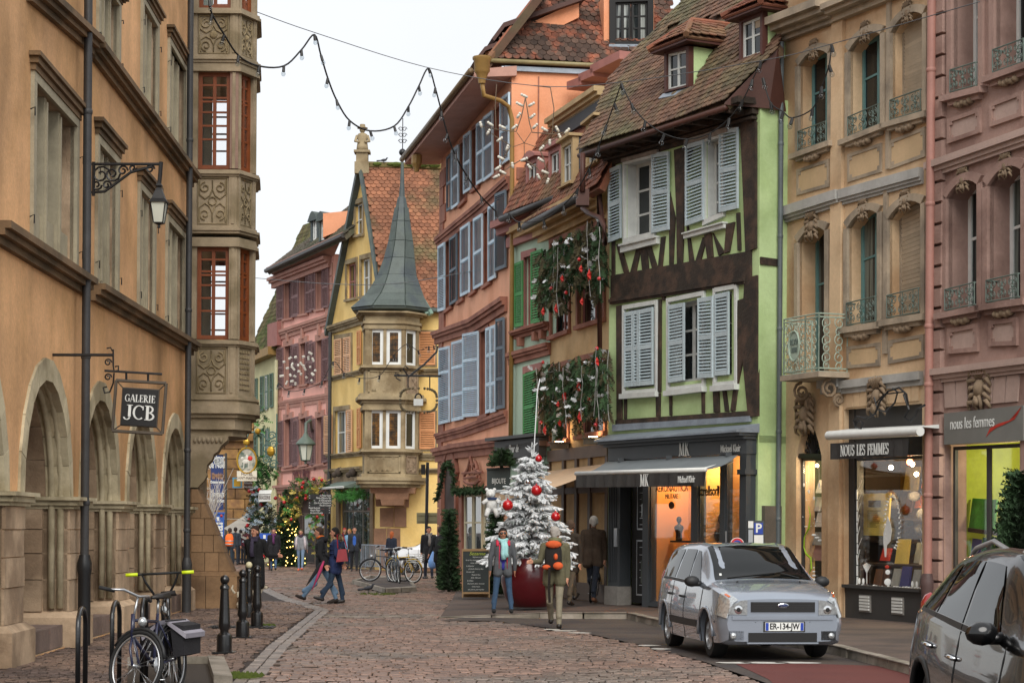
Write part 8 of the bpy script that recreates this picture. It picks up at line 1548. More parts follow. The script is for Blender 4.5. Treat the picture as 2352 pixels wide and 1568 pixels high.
um=thing('umbrella','folded black and pink umbrella held low by the striding man','umbrella',at(725,1320,43.5));a,b=at(742,1288,43.4),at(703,1345,43.2);m=MB();m.tube([a,a.lerp(b,.2),a.lerp(b,.75),b],[.02,.055,.03,.006],8);m.build('folded_cover',cloth('#17171a'),um,smooth=True);m=MB();b2=at(716,1356,43.1);m.tube([a+V((.02,-.03,0)),a.lerp(b2,.3)+V((.02,-.03,0)),b2],[.02,.04,.006],7);m.build('pink_panel',cloth('#a8325c'),um,smooth=True)
Fw=person('dark haired woman in long black coat talking on the phone by the bollards',585,1398,.0,math.radians(-18),'#141416','#20242c','#2c1d15',1.71,legs=((2,0),(-8,10)),arms=((30,10,120),(12,12,75)),coat=.42,hairlen=.12,shoe=LEA,vox=.01,headturn=-15,girth=1.1)
ring_scarf(Fw,'#3a3346',1);
ph_=thing('phone','dark mobile phone held at the ear of the black coated woman','phone',Fw['o'].matrix_basis@(Fw['H']+V((-.1,-.02,-.03))));m=MB();c=Fw['o'].matrix_basis@(Fw['H']+V((-.1,-.02,-.03)));m.box(c,(.02,.06,.13),.3);m.build('phone_body',BLK,ph_)
far=dict(vox=.014)
v=person('worker in orange high visibility vest seen from behind near the market',528,1306,.0,math.radians(170),'#2a3138','#22303a','#3a2d25',1.66,legs=((6,2),(-6,6)),girth=1.15,d=80,face=False,**far)
v['add']('safety_vest',lambda m:m.lathe(v['L'](0,.98),[(.19,0),(.2,.1),(.205,.35),(.17,.46),(.1,.52)],12),M('hi_vis_orange','#f06a1c',.7,.06,6));[v['add']('reflective_band',lambda m:m.lathe(v['L'](0,1.03+.14*k),[(.207,0),(.209,.045)],12),SIL)for k in range(2)]
p_=person('woman in long black coat with purple scarf walking towards the camera',629,1311,.0,.05,'#18171b','#3f5570','#2c2420',1.66,legs=((8,0),(-8,10)),coat=.4,d=78,girth=1.2,hat='#2a2a2e',**far);ring_scarf(p_,'#5a2a55',1)
p_=person('woman in grey jumper and open red and white jacket before the hotel door',691,1311,.0,-.05,'#7d7f82','#6d8199','#4a3b28',1.62,legs=((8,0),(-8,8)),arms=((10,16,55),(0,16,20)),shoe=cloth('#e0653f'),d=78.5,hat='#4d4a2f',**far);ring_scarf(p_,'#3f2b3c',0);p_['add']('jacket_side',lambda m:[m.tube([p_['L'](-.03,1.42)+V((s*.16,0,0)),p_['L'](-.05,1.15)+V((s*.19,0,0)),p_['L'](-.02,.88)+V((s*.2,0,0))],[.05,.06,.05],6)for s in(-1,1)],cloth('#b9aeb0'))
p_=person('man in dark open coat and bright blue shirt holding a bag by the barriers',814,1311,.0,.12,'#22252b','#1a1b20','#241c18',1.74,legs=((10,0),(-8,8)),arms=((-5,8,12),(5,10,20)),coat=.1,d=78,inner='#2f5aa8',**far)
person('person in a red cap and navy jacket standing behind the walking couple',792,1306,.0,.4,'#1f2940','#23252c','#2a1d18',1.7,d=83,hat='#a8322a',**far);person('blond person in a pale blue hood behind the blue shirted man',803,1306,.0,-.5,'#7fa6c4','#2b2d33','#b08a4e',1.66,d=82,hairlen=.06,**far)
person('red haired woman in navy quilted jacket behind the parked bicycles',900,1316,.0,math.radians(150),'#1d2433','#1b1d24','#a4562c',1.58,d=74,hairlen=.08,face=False,**far)
p_=person('dark haired man in black overcoat and grey scarf behind the tall pole',985,1322,.0,.25,'#1b1d22','#202532','#241d1a',1.76,legs=((8,2),(-6,6)),coat=.25,d=67,girth=1.12,**far);ring_scarf(p_,'#85807a',1)
Z=person('man in black jacket with backpack walking away past the tall pole',1012,1350,.0,math.radians(176),'#15161a','#101114','#2c221c',1.74,legs=((12,2),(-12,14)),arms=((-6,16,40),(4,16,40)),coat=.12,vox=.012,girth=1.12,face=False);backpack('black backpack on the man walking away',Z,('#1e1f22',),.28,.46,.16)
bg_=thing('plastic_bag','pale blue plastic bag carried beside the black coated man','bag',at(997,1280,62));m=MB();p=at(994,1280,62);m.lathe(p+V((0,0,-.35)),[(.06,0),(.15,.08),(.15,.25),(.06,.45),(.02,.55)],9);m.build('bag_body',M('blue_plastic','#6f9cd8',.5,.1,5),bg_,smooth=True)
for x,t,b_,h in((553,'#23232a','#2a2f3a',1.6),(566,'#5c2230','#23262c',1.66),(541,'#2b333d','#252a33',1.7)):person('distant shopper in dark clothes near the grey stall canopy' if t=='#23232a' else 'distant shopper in a wine red coat beside the black coated woman' if t=='#5c2230' else 'distant shopper in slate jacket behind the worker in orange',x,1300,0,rr(2,4),t,b_,'#2b221d',h,d=88+rr(0,4),face=False,vox=.016)
bpy.context.view_layer.update();dgp=bpy.context.evaluated_depsgraph_get();NM=[(o,bpy.data.meshes.new_from_object(o.evaluated_get(dgp)),c)for o,c in JOBS]
for o,me,caps in NM:
 o.modifiers.clear();n=len(me.polygons);ce=np.empty(n*3,np.float32);me.polygons.foreach_get('center',ce);ce=ce.reshape(-1,3);best=np.full(n,1e9);mi=np.zeros(n,int);mats=[]
 for a,b,ra,rb,mt in caps:
  if mt not in mats:mats.append(mt)
  a,d=np.array(a),np.array(b-a);L2=max(float(d@d),1e-9);t=np.clip(((ce-a)@d)/L2,0,1);q=np.linalg.norm(ce-a-t[:,None]*d,axis=1)-(ra+(rb-ra)*t);k=q<best;best[k]=q[k];mi[k]=mats.index(mt)
 me.materials.clear();[me.materials.append(x)for x in mats];me.polygons.foreach_set('material_index',mi.astype(np.int32));me.polygons.foreach_set('use_smooth',[True]*n);me.update();o.data=me
# ================================================================ white Christmas tree in its red pot
tloc=G(1216,1393,.11);xt=thing('flocked_tree','tall white flocked Christmas tree hung with shiny red baubles','christmas tree',tloc+V((0,0,1.0)))
pot=thing('red_pot','huge glossy dark red round pot under the white Christmas tree','plant pot',tloc);m=MB();m.lathe(tloc,[(.36,0),(.4,.02),(.52,.22),(.59,.5),(.59,.75),(.52,.95),(.48,1.0),(.43,.98),(.4,.9)],32);m.build('pot_body',M('dark_red_glaze','#4d0812',.28,.1,3,coat=.5),pot,smooth=50)
FLK=M('flocked_needles','#dfe2e4',.95,.25,14,.9,60,second='#8a928f',sscale=9,amt=.3);trunk=tloc+V((0,0,.9));m=MB();m.tube([trunk,trunk+V((.03,0,2.35))],[.06,.012],7);m.build('trunk',M('grey_bark','#6f6a64',.9,.2,5),xt)  # grey-green noise in the flock paints in the shadows among the white fingers
def finger(m,p,d,L,r):m.tube([p,p+d*L*.55+V((0,0,-.01)),p+d*L],[r*.6,r,r*.35],5)
JF=MB();nb=0
for w in range(15):
 z=.17+2.1*(w/15)**.92;R=1.02*(1-(z/2.5))**.9+.05;k=max(6,int(13-w*.5))
 for b in range(k):
  a=b*2*math.pi/k+w*.7+rr(-.2,.2);L=R*rr(.78,1.12);d0=V((math.cos(a),math.sin(a),0));p0=trunk+V((0,0,z));tip=p0+d0*L+V((0,0,-.16*L+rr(-.05,.08)));m=MB();m.tube([p0,p0.lerp(tip,.5)+V((0,0,.03)),tip],[.02,.016,.01],5);n=int(6+L*15);sd=V((-d0.y,d0.x,0))
  for i in range(n):
   f=.22+.78*i/n;c=p0.lerp(tip,f);s=1 if i%2 else-1;d=(d0*rr(.35,.8)+sd*s*rr(.4,1)*(1.05-f*.4)+V((0,0,rr(-.95,.1)))).normalized();finger(m,c,d,rr(.09,.2)*(1.1-.3*f),rr(.024,.04))
  finger(m,tip-d0*.05,(d0+V((0,0,-.2))).normalized(),.14,.026);m.build('branch',FLK,xt)
m=MB();tp=trunk+V((.03,0,2.2));finger(m,tp,V((0,0,1)),.3,.03)
for i in range(8):a=i*.8;finger(m,tp+V((0,0,.03*i)),V((math.cos(a),math.sin(a),.5)).normalized(),.16,.022)
m.build('top_shoot',FLK,xt);m=MB();m.tube([at(1226,1045,40.3),at(1234,900,40.5),at(1240,870,40.7)],.011,5);m.build('frosted_rod',FLOCK,xt)
for x,y,r,dd in((1232,1126,15,39.4),(1166,1160,15,39.4),(1237,1053,10,39.8),(1276,1186,13,39.5),(1212,1106,7,39.5)):bauble(xt,at(x,y,dd),r/132,None if r>8 else CHR)
tb=thing('teddy_bear','white plush bear with blue scarf perched at the beige awning corner','toy',at(1128,1160,41));m=MB();p=at(1130,1158,41);PL_=M('white_plush','#d9d9d6',.95,.1,20,.6,90);m.ball(p,.12,9,7,(1,.9,1.3));m.ball(p+V((-.03,-.03,.22)),.105,9,7)
for s in(-1,1):m.ball(p+V((s*.08-.03,0,.31)),.04,6,5);m.tube([p+V((s*.08,-.03,.1)),p+V((s*.2,-.08,.02))],[.05,.04],6);m.tube([p+V((s*.07,-.04,-.1)),p+V((s*.12,-.12,-.25))],[.06,.05],6)
m.ball(p+V((-.04,-.12,.2)),.045,6,5);m.build('bear_body',PL_,tb,smooth=True);m=MB();m.tube([p+V((.1*math.cos(a),.1*math.sin(a),.12))for a in[i*math.pi/4 for i in range(9)]],.03,6);m.build('scarf',cloth('#2c3a5c'),tb)
# ---------------------------------------------------------------- bollards and hoops
BLP=M('glossy_black_paint_iron','#111214',.28,.15,5,.15,20,coat=.4)
def bollard():
 t=thing('bollard','x','bollard');m=MB();m.box((0,0,.012),(.3,.3,.024));m.build('base_plate',BLP,t,local=True);m=MB();m.lathe((0,0,.02),[(.105,0),(.105,.2),(.1,.23),(.06,.26),(.058,.29),(.085,.34),(.078,.4),(.066,.62),(.056,.84),(.066,.85),(.066,.88),(.05,.9),(.036,.92)],14);m.build('post',BLP,t,40,True);m=MB();m.ball((0,0,.995),.065,12,8);m.build('ball',BLP,t,True,True);return t
b0=bollard();BL=[(515,1499,'nearest black ball topped bollard standing alone on the left pavement'),(557,1464,'second nearest black bollard, just left of the pale topped one'),(590,1440,'black bollard with black ball right of the pale topped one'),(571,1417,'black bollard with a cream coloured ball before the black coated woman')]
for i,(x,y,l)in enumerate(BL):
 o=b0 if i==0 else copy_tree(b0);place(o,G(x,y));o['label']=l;o['group']='bollards along the left pavement'
 if i==3:k=[c for c in o.children if c.name.startswith('ball')][0];k.data=k.data.copy();k.data.materials[0]=M('cream_paint','#d3cba6',.5,.05,5)
def hoop(px0,px1,d,lab):
 t=thing('bicycle_hoop',lab,'bicycle stand',(at(px0,1210,d).x,d,0),group='black bicycle hoops on the left pavement');a,b=V((at(px0,1210,d).x,d,0)),V((at(px1,1210,d+.6).x,d+.6,0));h=.78;m=MB();m.tube([a,a+V((0,0,h))]+[a.lerp(b,.5-.5*math.cos(k*math.pi/8))+V((0,0,h+.16*math.sin(k*math.pi/8)))for k in range(1,8)]+[b+V((0,0,h)),b],.024,10);m.build('tube',BLP,t,smooth=True)
 for q in(a,b):m=MB();m.lathe(q,[(.06,0),(.06,.015),(.03,.03)],10);m.build('foot',BLP,t)
hoop(181,198,17.9,'bare black hoop nearest the drain pipe at the lower left');hoop(259,276,19.6,'black hoop just left of the parked bicycle wheel');hoop(328,338,20.9,'black hoop behind the saddle of the front bicycle');hoop(378,388,22.2,'black hoop farthest along behind the yellow gripped handlebar')
# ---------------------------------------------------------------- bicycles
def bike(label,loc,yaw,frame,steer=0,lean=0,basket=False,pannier=False,grips=None,high=False,bag=False,fend=True,rimc=None,wr=.34):
 t=thing('bicycle',label,'bicycle');fm=M('bike_'+frame.strip('#'),frame,.35,.08,5,coat=.4);rc=rimc or ALU;bb,st,hd=V((-.08,0,.3)),V((-.25,0,.82)),V((.34,0,.78));fr,rw=V((.52,0,wr)),V((-.53,0,wr));SM=Matrix.Translation(hd)@Matrix.Rotation(math.radians(steer),4,V((-.25,0,1)))@Matrix.Translation(-hd);F=lambda p:SM@V(p)
 def B(n,fn,mt,par=t,sm=True):m=MB();fn(m);return m.build(n,mt,par,sm,True)
 lo=V((.38,0,.62));B('frame',lambda m:[m.tube([a,b],r,7)for a,b,r in((hd,st.lerp(bb,.15),.017),(lo,bb,.02),(st,bb,.017),(hd+V((-.01,0,.06)),lo,.022),(bb,rw+V((0,.05,0)),.01),(bb,rw+V((0,-.05,0)),.01),(st.lerp(bb,.1),rw+V((0,.05,0)),.009),(st.lerp(bb,.1),rw+V((0,-.05,0)),.009))],fm)
 B('fork',lambda m:[m.tube([F(lo),F((.43,s*.045,.5)),F((.52,s*.05,wr))],.013,6)for s in(-1,1)],fm)
 for c,f in((rw,lambda p:V(p)),(fr,F)):
  w=B('wheel',lambda m:m.tube([f(c+V((wr*math.cos(a),0,wr*math.sin(a))))for a in[i*math.pi/18 for i in range(37)]],.02,7,False),RUB);B('rim',lambda m:m.tube([f(c+V(((wr-.032)*math.cos(a),0,(wr-.032)*math.sin(a))))for a in[i*math.pi/18 for i in range(37)]],.012,5,False),rc,w)
  B('spokes',lambda m:[m.tube([f(c+V((.02*math.cos(a),.02*(-1)**i,.02*math.sin(a)))),f(c+V(((wr-.035)*math.cos(a+.25*(-1)**(i//2)),0,(wr-.035)*math.sin(a+.25*(-1)**(i//2)))))],.0016,3)for i,a in[(i,i*math.pi/14)for i in range(28)]]+[m.tube([f(c+V((0,-.05,0))),f(c+V((0,.05,0)))],.018,8)],ALU,w)
  if fend:B('mudguard',lambda m:m.tube([f(c+V(((wr+.035)*math.cos(a),0,(wr+.035)*math.sin(a))))for a in[math.radians(g)for g in(range(20,165,15))]],.018,5),fm if not pannier else TRIMB)
 B('saddle',lambda m:[m.hexa([V(p)for p in((-.42,-.09,.97),(-.42,.09,.97),(-.15,.025,.97),(-.15,-.025,.97),(-.42,-.075,1.03),(-.42,.075,1.03),(-.13,.02,1.0),(-.13,-.02,1.0))])],LEA);B('seat_post',lambda m:m.tube([st,(-.28,0,.97)],.014,6),ALU)
 hz_=1.2 if high else 1.02;G_=grips or RUB
 if high:B('handlebar',lambda m:[m.tube([F(hd+V((0,s*.03,.1))),F((.28,s*.16,1.1)),F((.25,s*.2,hz_)),F((.22,s*.36,hz_+.0))],.014,6)for s in(-1,1)]+[m.tube([F((.25,-.2,hz_)),F((.25,.2,hz_))],.014,6)],BLK)
 else:B('handlebar',lambda m:[m.tube([F(hd),F((.33,0,hz_))],.013,6),m.tube([F((.2,-.3,hz_)),F((.3,-.18,hz_+.03)),F((.34,0,hz_)),F((.3,.18,hz_+.03)),F((.2,.3,hz_))],.013,6)],ALU)
 for s in(-1,1):B('grip',lambda m:m.tube([F((.22+(0 if high else .02),s*.24,hz_)),F((.22-(0 if high else .07),s*.37,hz_))],.02,7),G_)
 B('headlight',lambda m:m.ball(F((.47,0,.78)),.05,8,6),LENS);B('crank',lambda m:[m.lathe(bb+V((0,.04,0)),[(.09,0),(.09,.01)],14,(0,1,0)),m.tube([bb+V((.0,.07,0)),bb+V((.1,.07,-.14)),bb+V((.1,.16,-.14))],.01,5),m.tube([bb+V((.0,-.07,0)),bb+V((-.1,-.07,.14)),bb+V((-.1,-.16,.14))],.01,5)],ALU)
 if pannier or fend:B('carrier',lambda m:[m.tube([(-.3,s*.06,.74),(-.8,s*.06,.74),(-.55,s*.05,.36)],.008,5)for s in(-1,1)],BLK)
 if pannier:
  for s in(-1,1):B('pannier',lambda m:m.hexa([V(p)for p in((-.82,s*.08,.36),(-.4,s*.08,.36),(-.4,s*.2,.38),(-.82,s*.2,.38),(-.84,s*.07,.72),(-.38,s*.07,.72),(-.38,s*.21,.68),(-.84,s*.21,.68))]),cloth('#1c1b1f'),t,False);B('pannier_flap',lambda m:m.hexa([V(p)for p in((-.86,s*.05,.7),(-.36,s*.05,.7),(-.36,s*.24,.55),(-.86,s*.24,.55),(-.86,s*.04,.745),(-.36,s*.04,.745),(-.36,s*.25,.6),(-.86,s*.25,.6))]),M('grey_lilac_flap','#8b8790',.8,.15,6),t,False)
 if basket:
  for k in range(5):B('basket_bar',lambda m:m.tube([F((.42,-.2,.62+.06*k)),F((.78,-.2,.62+.06*k)),F((.78,.2,.62+.06*k)),F((.42,.2,.62+.06*k)),F((.42,-.2,.62+.06*k))],.008,4),WHITEP)
  for x,y in((.42,-.2),(.6,-.2),(.78,-.2),(.78,0),(.78,.2),(.6,.2),(.42,.2)):B('basket_stay',lambda m:m.tube([F((x,y,.6)),F((x,y,.88))],.006,4),WHITEP)
 M4=Matrix.Translation(loc)@Matrix.Rotation(yaw,4,'Z')@Matrix.Rotation(math.radians(lean),4,'X');t.matrix_basis=M4;WM[t.name]=M4;return t
bike('navy city bicycle with grey lilac pannier and front wheel turned sideways',V((at(352,1210,19.75).x,19.75,0)),math.radians(-104),'#23263f',72,4,pannier=True)
YG_=M('neon_grip','#c4d61c',.5,.05,8);bike('black bicycle with tall handlebar and neon yellow grips behind the navy bicycle',V((at(400,1210,21.3).x,21.3,0)),math.radians(106),'#17181b',-12,-6,high=True,grips=YG_,fend=False)
bike('dark bicycle with silver mudguards leaning at the left of the island group',V((at(892,1215,60).x-.1,61,.08)),math.radians(196),'#1d2026',-25,6);bike('slate bicycle parked nose away in the middle of the island',V((at(912,1215,59).x,59.3,.08)),math.radians(100),'#3d4c5c',10,-4,rimc=WHITEP);bike('dark green bicycle squeezed behind the slate one on the island',V((at(905,1215,60.5).x,60.2,.08)),math.radians(-74),'#26332d',-8,5);bike('yellow post bicycle with white wire basket on the island',V((at(925,1215,59).x,59.6,.08)),math.radians(-52),'#d2a80f',15,4,basket=True,rimc=WHITEP);bike('dark bicycle half hidden behind the white haired man',V((at(1366,1214,43.6).x,43.7,.12)),math.radians(80),'#1b1c20',10,6)
# ---------------------------------------------------------------- lamps, signs and posts
lp=at(365,512,29.2);wz=V((-5.33-.034*29.2+.02,29.2,0));arm=[at(368,395,29.2),at(369,374,29.2)];wl_=lantern('wall_lantern','big black four sided lantern on a scrolled bracket on the ochre facade',lp+V((0,0,.18)),.62,[lp+V((0,0,.58)),at(368,400,29.2),at(370,372,29.2)],BLACKIRON,'#d5d3c6',bell=False);LPn=PL((wz.x,29.2),(1,0));m=MB();A=lambda x,y:at(x,y,29.2);m.tube([V((wz.x,29.2,A(200,377).z)),A(371,377)],.022,6);m.tube([V((wz.x,29.2,A(200,442).z)),A(240,440),A(268,420),A(300,396),A(350,382)],.022,6);m.tube([V((wz.x+.03,29.2,A(200,372).z)),V((wz.x+.03,29.2,A(200,450).z))],.025,6)
for x,y,r,tt in((232,402,22,1.4),(258,400,18,-1.3),(282,392,12,1.3),(305,386,9,-1.3),(345,388,10,1.4),(222,425,12,-1.3),(245,425,10,1.2)):c=LPn.uz(x,y);m.tube(spiral(LPn,c[0],c[1],r/154,r/600,0,tt),.016,5)
m.build('scroll_bracket',BLACKIRON,wl_)
gs=thing('hanging_sign','square black hanging sign lettered GALERIE JCB in a wooden frame','sign',at(320,935,26.5));GP_=PL(at(320,935,26.5),(1,.04));uz=GP_.uz;g4=lambda*c:Q(GP_,[uz(*c[3]),uz(*c[2]),uz(*c[1]),uz(*c[0])]);inn=g4((283,891),(365,896),(359,980),(278,975));outq=g4((267,873),(382,880),(373,996),(258,989));m=MB();m.pb(inn,0,1,0,1,-.025,.025);m.build('board',M('sign_black','#101113',.4,.05,5),gs)
for k in range(4):
 m=MB();a,b=outq.c[k],outq.c[(k+1)%4];m.tube([GP_.W(*a),GP_.W(*b)],.022,6);m.tube([GP_.W(*inn.c[k],0),GP_.W(*inn.c[(k+1)%4],0)],.014,6);m.tube([GP_.W(*a),GP_.W(*inn.c[k])],.008,4);m.build('frame_bar',M('bronze_frame','#4f463b',.5,.2,5),gs)
UPV=inn.W(.5,1)-inn.W(.5,0);serif('GALERIE',inn.W(.5,.74,.034),inn.W(1,.5)-inn.W(0,.5),UPV,.1,WHITEP,gs,sx=.88);serif('JCB',inn.W(.5,.36,.034),inn.W(1,.5)-inn.W(0,.5),UPV,.195,WHITEP,gs,sx=1.12)
m=MB();px2=lambda L:[GP_.W(*uz(x,y))for x,y in L];m.tube([V((-5.33-.034*26.5,26.5,GP_.W(*uz(115,814)).z))]+px2([(260,815)]),.02,6);m.tube(px2([(260,802),(260,840),(262,852),(272,850),(272,840),(264,842)]),.012,5);m.tube(px2([(262,856),(260,880),(252,900),(240,902),(237,890),(246,888)]),.012,5);m.tube(px2([(245,800),(254,798),(258,806)]),.01,5);m.tube(px2([(240,851),(372,859)]),.016,6);m.tube(px2([(290,853),(290,873)]),.016,5);m.tube(px2([(340,856),(340,877)]),.016,5);m.tube(spiral(GP_,*uz(248,832),.05,.015,0,1.4),.01,4);m.tube(spiral(GP_,*uz(248,866),.05,.015,0,1.4),.01,4);m.build('bracket',BLACKIRON,gs)
ws=thing('wreath_sign','oval iron wreath sign with small gilt lock hanging from a scrolled bracket','sign',at(960,920,59));WP=PL(at(960,920,59),(1,.1));pw=lambda L:[WP.W(*WP.uz(x,y))for x,y in L];m=MB();m.tube(pw([(905,862),(1014,864)]),.03,6);m.tube(pw([(937,866),(975,836),(1003,808),(1005,795),(996,795),(998,803)]),.03,6);m.tube(pw([(937,862),(926,848),(930,840),(938,846)]),.022,5);m.tube(pw([(920,862),(908,856),(910,868),(920,874)]),.02,5);m.tube(pw([(937,866),(937,890)]),.02,5);m.tube(pw([(987,864),(987,895)]),.02,5);m.build('bracket',BLACKIRON,ws);m=MB();c=WP.uz(961,919);
for k in range(40):a=k*math.pi/20;ca,sa=math.cos(a),math.sin(a);p=WP.W(c[0]+.55*math.copysign(abs(ca)**.6,ca),c[1]+.36*math.copysign(abs(sa)**.6,sa));m.ball(p,.045,5,4)
m.build('wreath',M('bronze_leaf','#5c5138',.5,.3,6,rnd=.3),ws);m=MB();m.box(WP.W(c[0],c[1]-.06,0),(.28,.1,.2));m.build('lock_plate',WHITEP,ws);m=MB();m.tube([WP.W(c[0]+.1*math.cos(a),c[1]+.06+.14*math.sin(a))for a in[i*math.pi/6 for i in range(7)]],.025,5);m.build('lock_shackle',BLACKIRON,ws)
sp=thing('signpost','dark finger post with seven rows of white museum directions','signpost',(at(749,1215,70).x,70,0));m=MB();m.tube([V((at(749,1215,70).x,70.08,0)),at(748,1128,70.08)],.05,8);m.build('post',BLACKIRON,sp);SPn=PL(at(735,1160,70),(1,0))
for i,(s,x0,x1,al)in enumerate((('La Petite Venise',708,762,1),('Musée d\'Histoire Nat',708,762,1),('et d\'Ethnographie',720,762,1),('Quai de La Poissonnerie',708,762,1),('Marché Couvert',708,762,1),('Musée Bartholdi',707,760,0),('Maison Pfister',711,760,0),('Ancienne Douane',711,760,0))):
 y=1134.8+i*5.65;q=qd(SPn,x0,y,y+5.3,x1,y,y+5.3);m=MB();m.pb(q,0,1,0,1,-.03,0);b=m.build('finger_board',M('sign_charcoal','#17191a',.5,.05,4),sp);text(s,q.W(.97 if al else .03,.5,.006),(1,0,0),(0,0,1),.068,WHITEP,b,sx=.66,align='RIGHT' if al else 'LEFT',shear=.2)
 text('↖',q.W(.06 if al else .94,.5,.006),(1,0,0),(0,0,1),.05,WHITEP,b)
tpz=thing('tall_post','tall slim black traffic post with the back of a grey green sign','post',G(977,1328));p=G(977,1328);m=MB();m.tube([p,p+V((.05,0,4.0))],.055,8);m.lathe(p,[(.1,0),(.1,.05),(.06,.08)],8);m.build('pole',BLACKIRON,tpz);m=MB();m.box(p+V((-.1,0,3.75)),(.14,.2,.34));m.build('signal_head',BLK,tpz);SGN=PL((p.x,p.y+.1),(1,0));m=MB();q=qd(SGN,957,1177,1202,1006,1177,1202);m.pb(q,0,1,0,1,-.03,0);m.pb(q,.05,.95,.75,.82,0,.03);m.pb(q,.05,.95,.2,.27,0,.03);m.build('sign_back',M('olive_grey_sign','#7d7a5c',.6,.08,3),tpz)
bn=thing('market_banner','long navy banner lettered Colmar la Magie de Noel on a slim pole','banner',(at(500,1215,100).x,100,0));BN=PL((at(498,1215,100).x,100),(1,0));q=qd(BN,484,1045,1171,513,1045,1171);m=MB();m.pb(q,0,1,0,1,-.02,0);m.build('cloth',M('banner_navy','#2c3a6b',.8,.08,2),bn);m=MB();m.tube([V((at(519,1215,100).x,100,0)),at(519,1040,100)],.06,6);m.tube([at(484,1044,100),at(519,1044,100)],.03,5);m.build('pole',PIPE,bn)
for s,y,h in(('Colmar',.945,.34),('la Magie',.885,.3),('de Noël',.82,.34),('Marchés',.64,.22),('de Noël',.6,.22),('Christmas market',.51,.13),('Joyhus',.29,.36),('Artisans d\'art',.17,.17)):text(s,q.W(.52,y,.01),(1,0,0),(0,0,1),h,WHITEP if h!=.22 else BRONZE if(BRONZE:=M('banner_bronze','#a07a5c',.7,.05,3))else WHITEP,bn,sx=.55,bold=.01)
ip=thing('sign_panel','blue glass panel lettered initial in upright white letters','sign',(at(497,1215,95).x,95,0));IP=PL((at(497,1215,95).x,95),(1,0));q=qd(IP,479,1180,1290,515,1180,1290);m=MB();m.pb(q,0,1,0,1,-.05,0);m.pb(q,-.03,1.05,1,1.04,-.1,.05);m.build('panel',M('panel_blue','#2a57a5',.5,.06,2),ip);text('initial',q.W(.62,.52,.012),(0,0,1),(-1,0,0),.5,WHITEP,ip,bold=.015);m=MB();m.pb(q,.52,.68,.86,.94,0,.012);m.build('square_logo',WHITEP,ip)
hs=thing('hotel_sign','oval painted hotel sign of a rider with scroll reading HOTEL SAINT MARTIN','sign',at(567,1060,88));HS=PL(at(567,1060,88),(1,.05));c=HS.uz(567,1057);r0,r1=22/4500*88,29/4500*88;E=lambda k,n=24:[(c[0]+r0*k*math.cos(i*2*math.pi/n),c[1]+r1*k*math.sin(i*2*math.pi/n))for i in range(n)];m=MB();m.prism(HS,E(.95),-.04,0);m.build('painted_oval',M('painted_oval','#b9b5a6',.7,.4,3,second='#4a5a50',sscale=3,amt=.5),hs);m=MB();m.tube([HS.W(*p,.01)for p in E(1)+E(1)[:1]],.045,6);m.build('gilt_rim',M('gilt','#b08a2e',.35,.15,4,metal=.6),hs)
m=MB();bx_=lambda x,y,r,sc=(1,.3,1):m.ball(HS.W(c[0]+x,c[1]+y,.0),r,7,5,sc);bx_(-.05,-.05,.13,(1.3,.3,.8));bx_(-.2,.1,.07);bx_(.0,.15,.08,(.8,.3,1.3));m.tube([HS.W(c[0]-.12,c[1]-.1,.02),HS.W(c[0]-.15,c[1]-.38,.02)],.03,4);m.tube([HS.W(c[0]+.08,c[1]-.1,.02),HS.W(c[0]+.1,c[1]-.38,.02)],.03,4);m.build('painted_rider',M('rider_white','#d0cdc2',.7,.1,5),hs);m=MB();bx_(.14,.1,.1,(1.2,.3,1.1));m.build('painted_cloak',REDS,hs)
q=qd(HS,544,1081,1104,590,1081,1104,.05);m=MB();m.hexa([q.W(a,b,o)for b in(0,1)for a,o in((0,-.02),(1,-.02),(1,-.06),(0,-.06))]);m.build('scroll',M('cream_scroll','#d8d0bd',.7,.05,4),hs);text('HOTEL',q.W(.5,.7,.0),(1,0,0),(0,0,1),.15,BRN,hs,sx=.8);text('SAINT-MARTIN',q.W(.5,.28,.0),(1,0,0),(0,0,1),.13,BRN,hs,sx=.75)
m=MB();ph2=lambda L:[HS.W(*HS.uz(x,y))for x,y in L];m.tube(ph2([(566,1028),(566,1006),(572,994),(590,990),(604,996),(614,1012),(636,1000)]),.04,5);m.tube(ph2([(634,1078),(636,950)]),.035,5)
for x,y,r in((612,1030,.22),(620,1046,.25),(628,1020,.2),(612,1056,.2),(628,1066,.22),(624,1000,.2)):m.tube(spiral(HS,*HS.uz(x,y),r,.05,0,1.5),.03,4)
m.build('scroll_bracket',M('verdigris_iron','#4d6a62',.5,.15,4),hs);m=MB();m.ball(HS.W(*HS.uz(566,1015)),.16,7,5,(1,.5,1));m.ball(HS.W(*HS.uz(622,1036)),.24,8,6,(.8,.5,1));m.ball(HS.W(*HS.uz(592,990)),.14,7,5);m.build('gilt_ornament',MC['gilt'],hs)
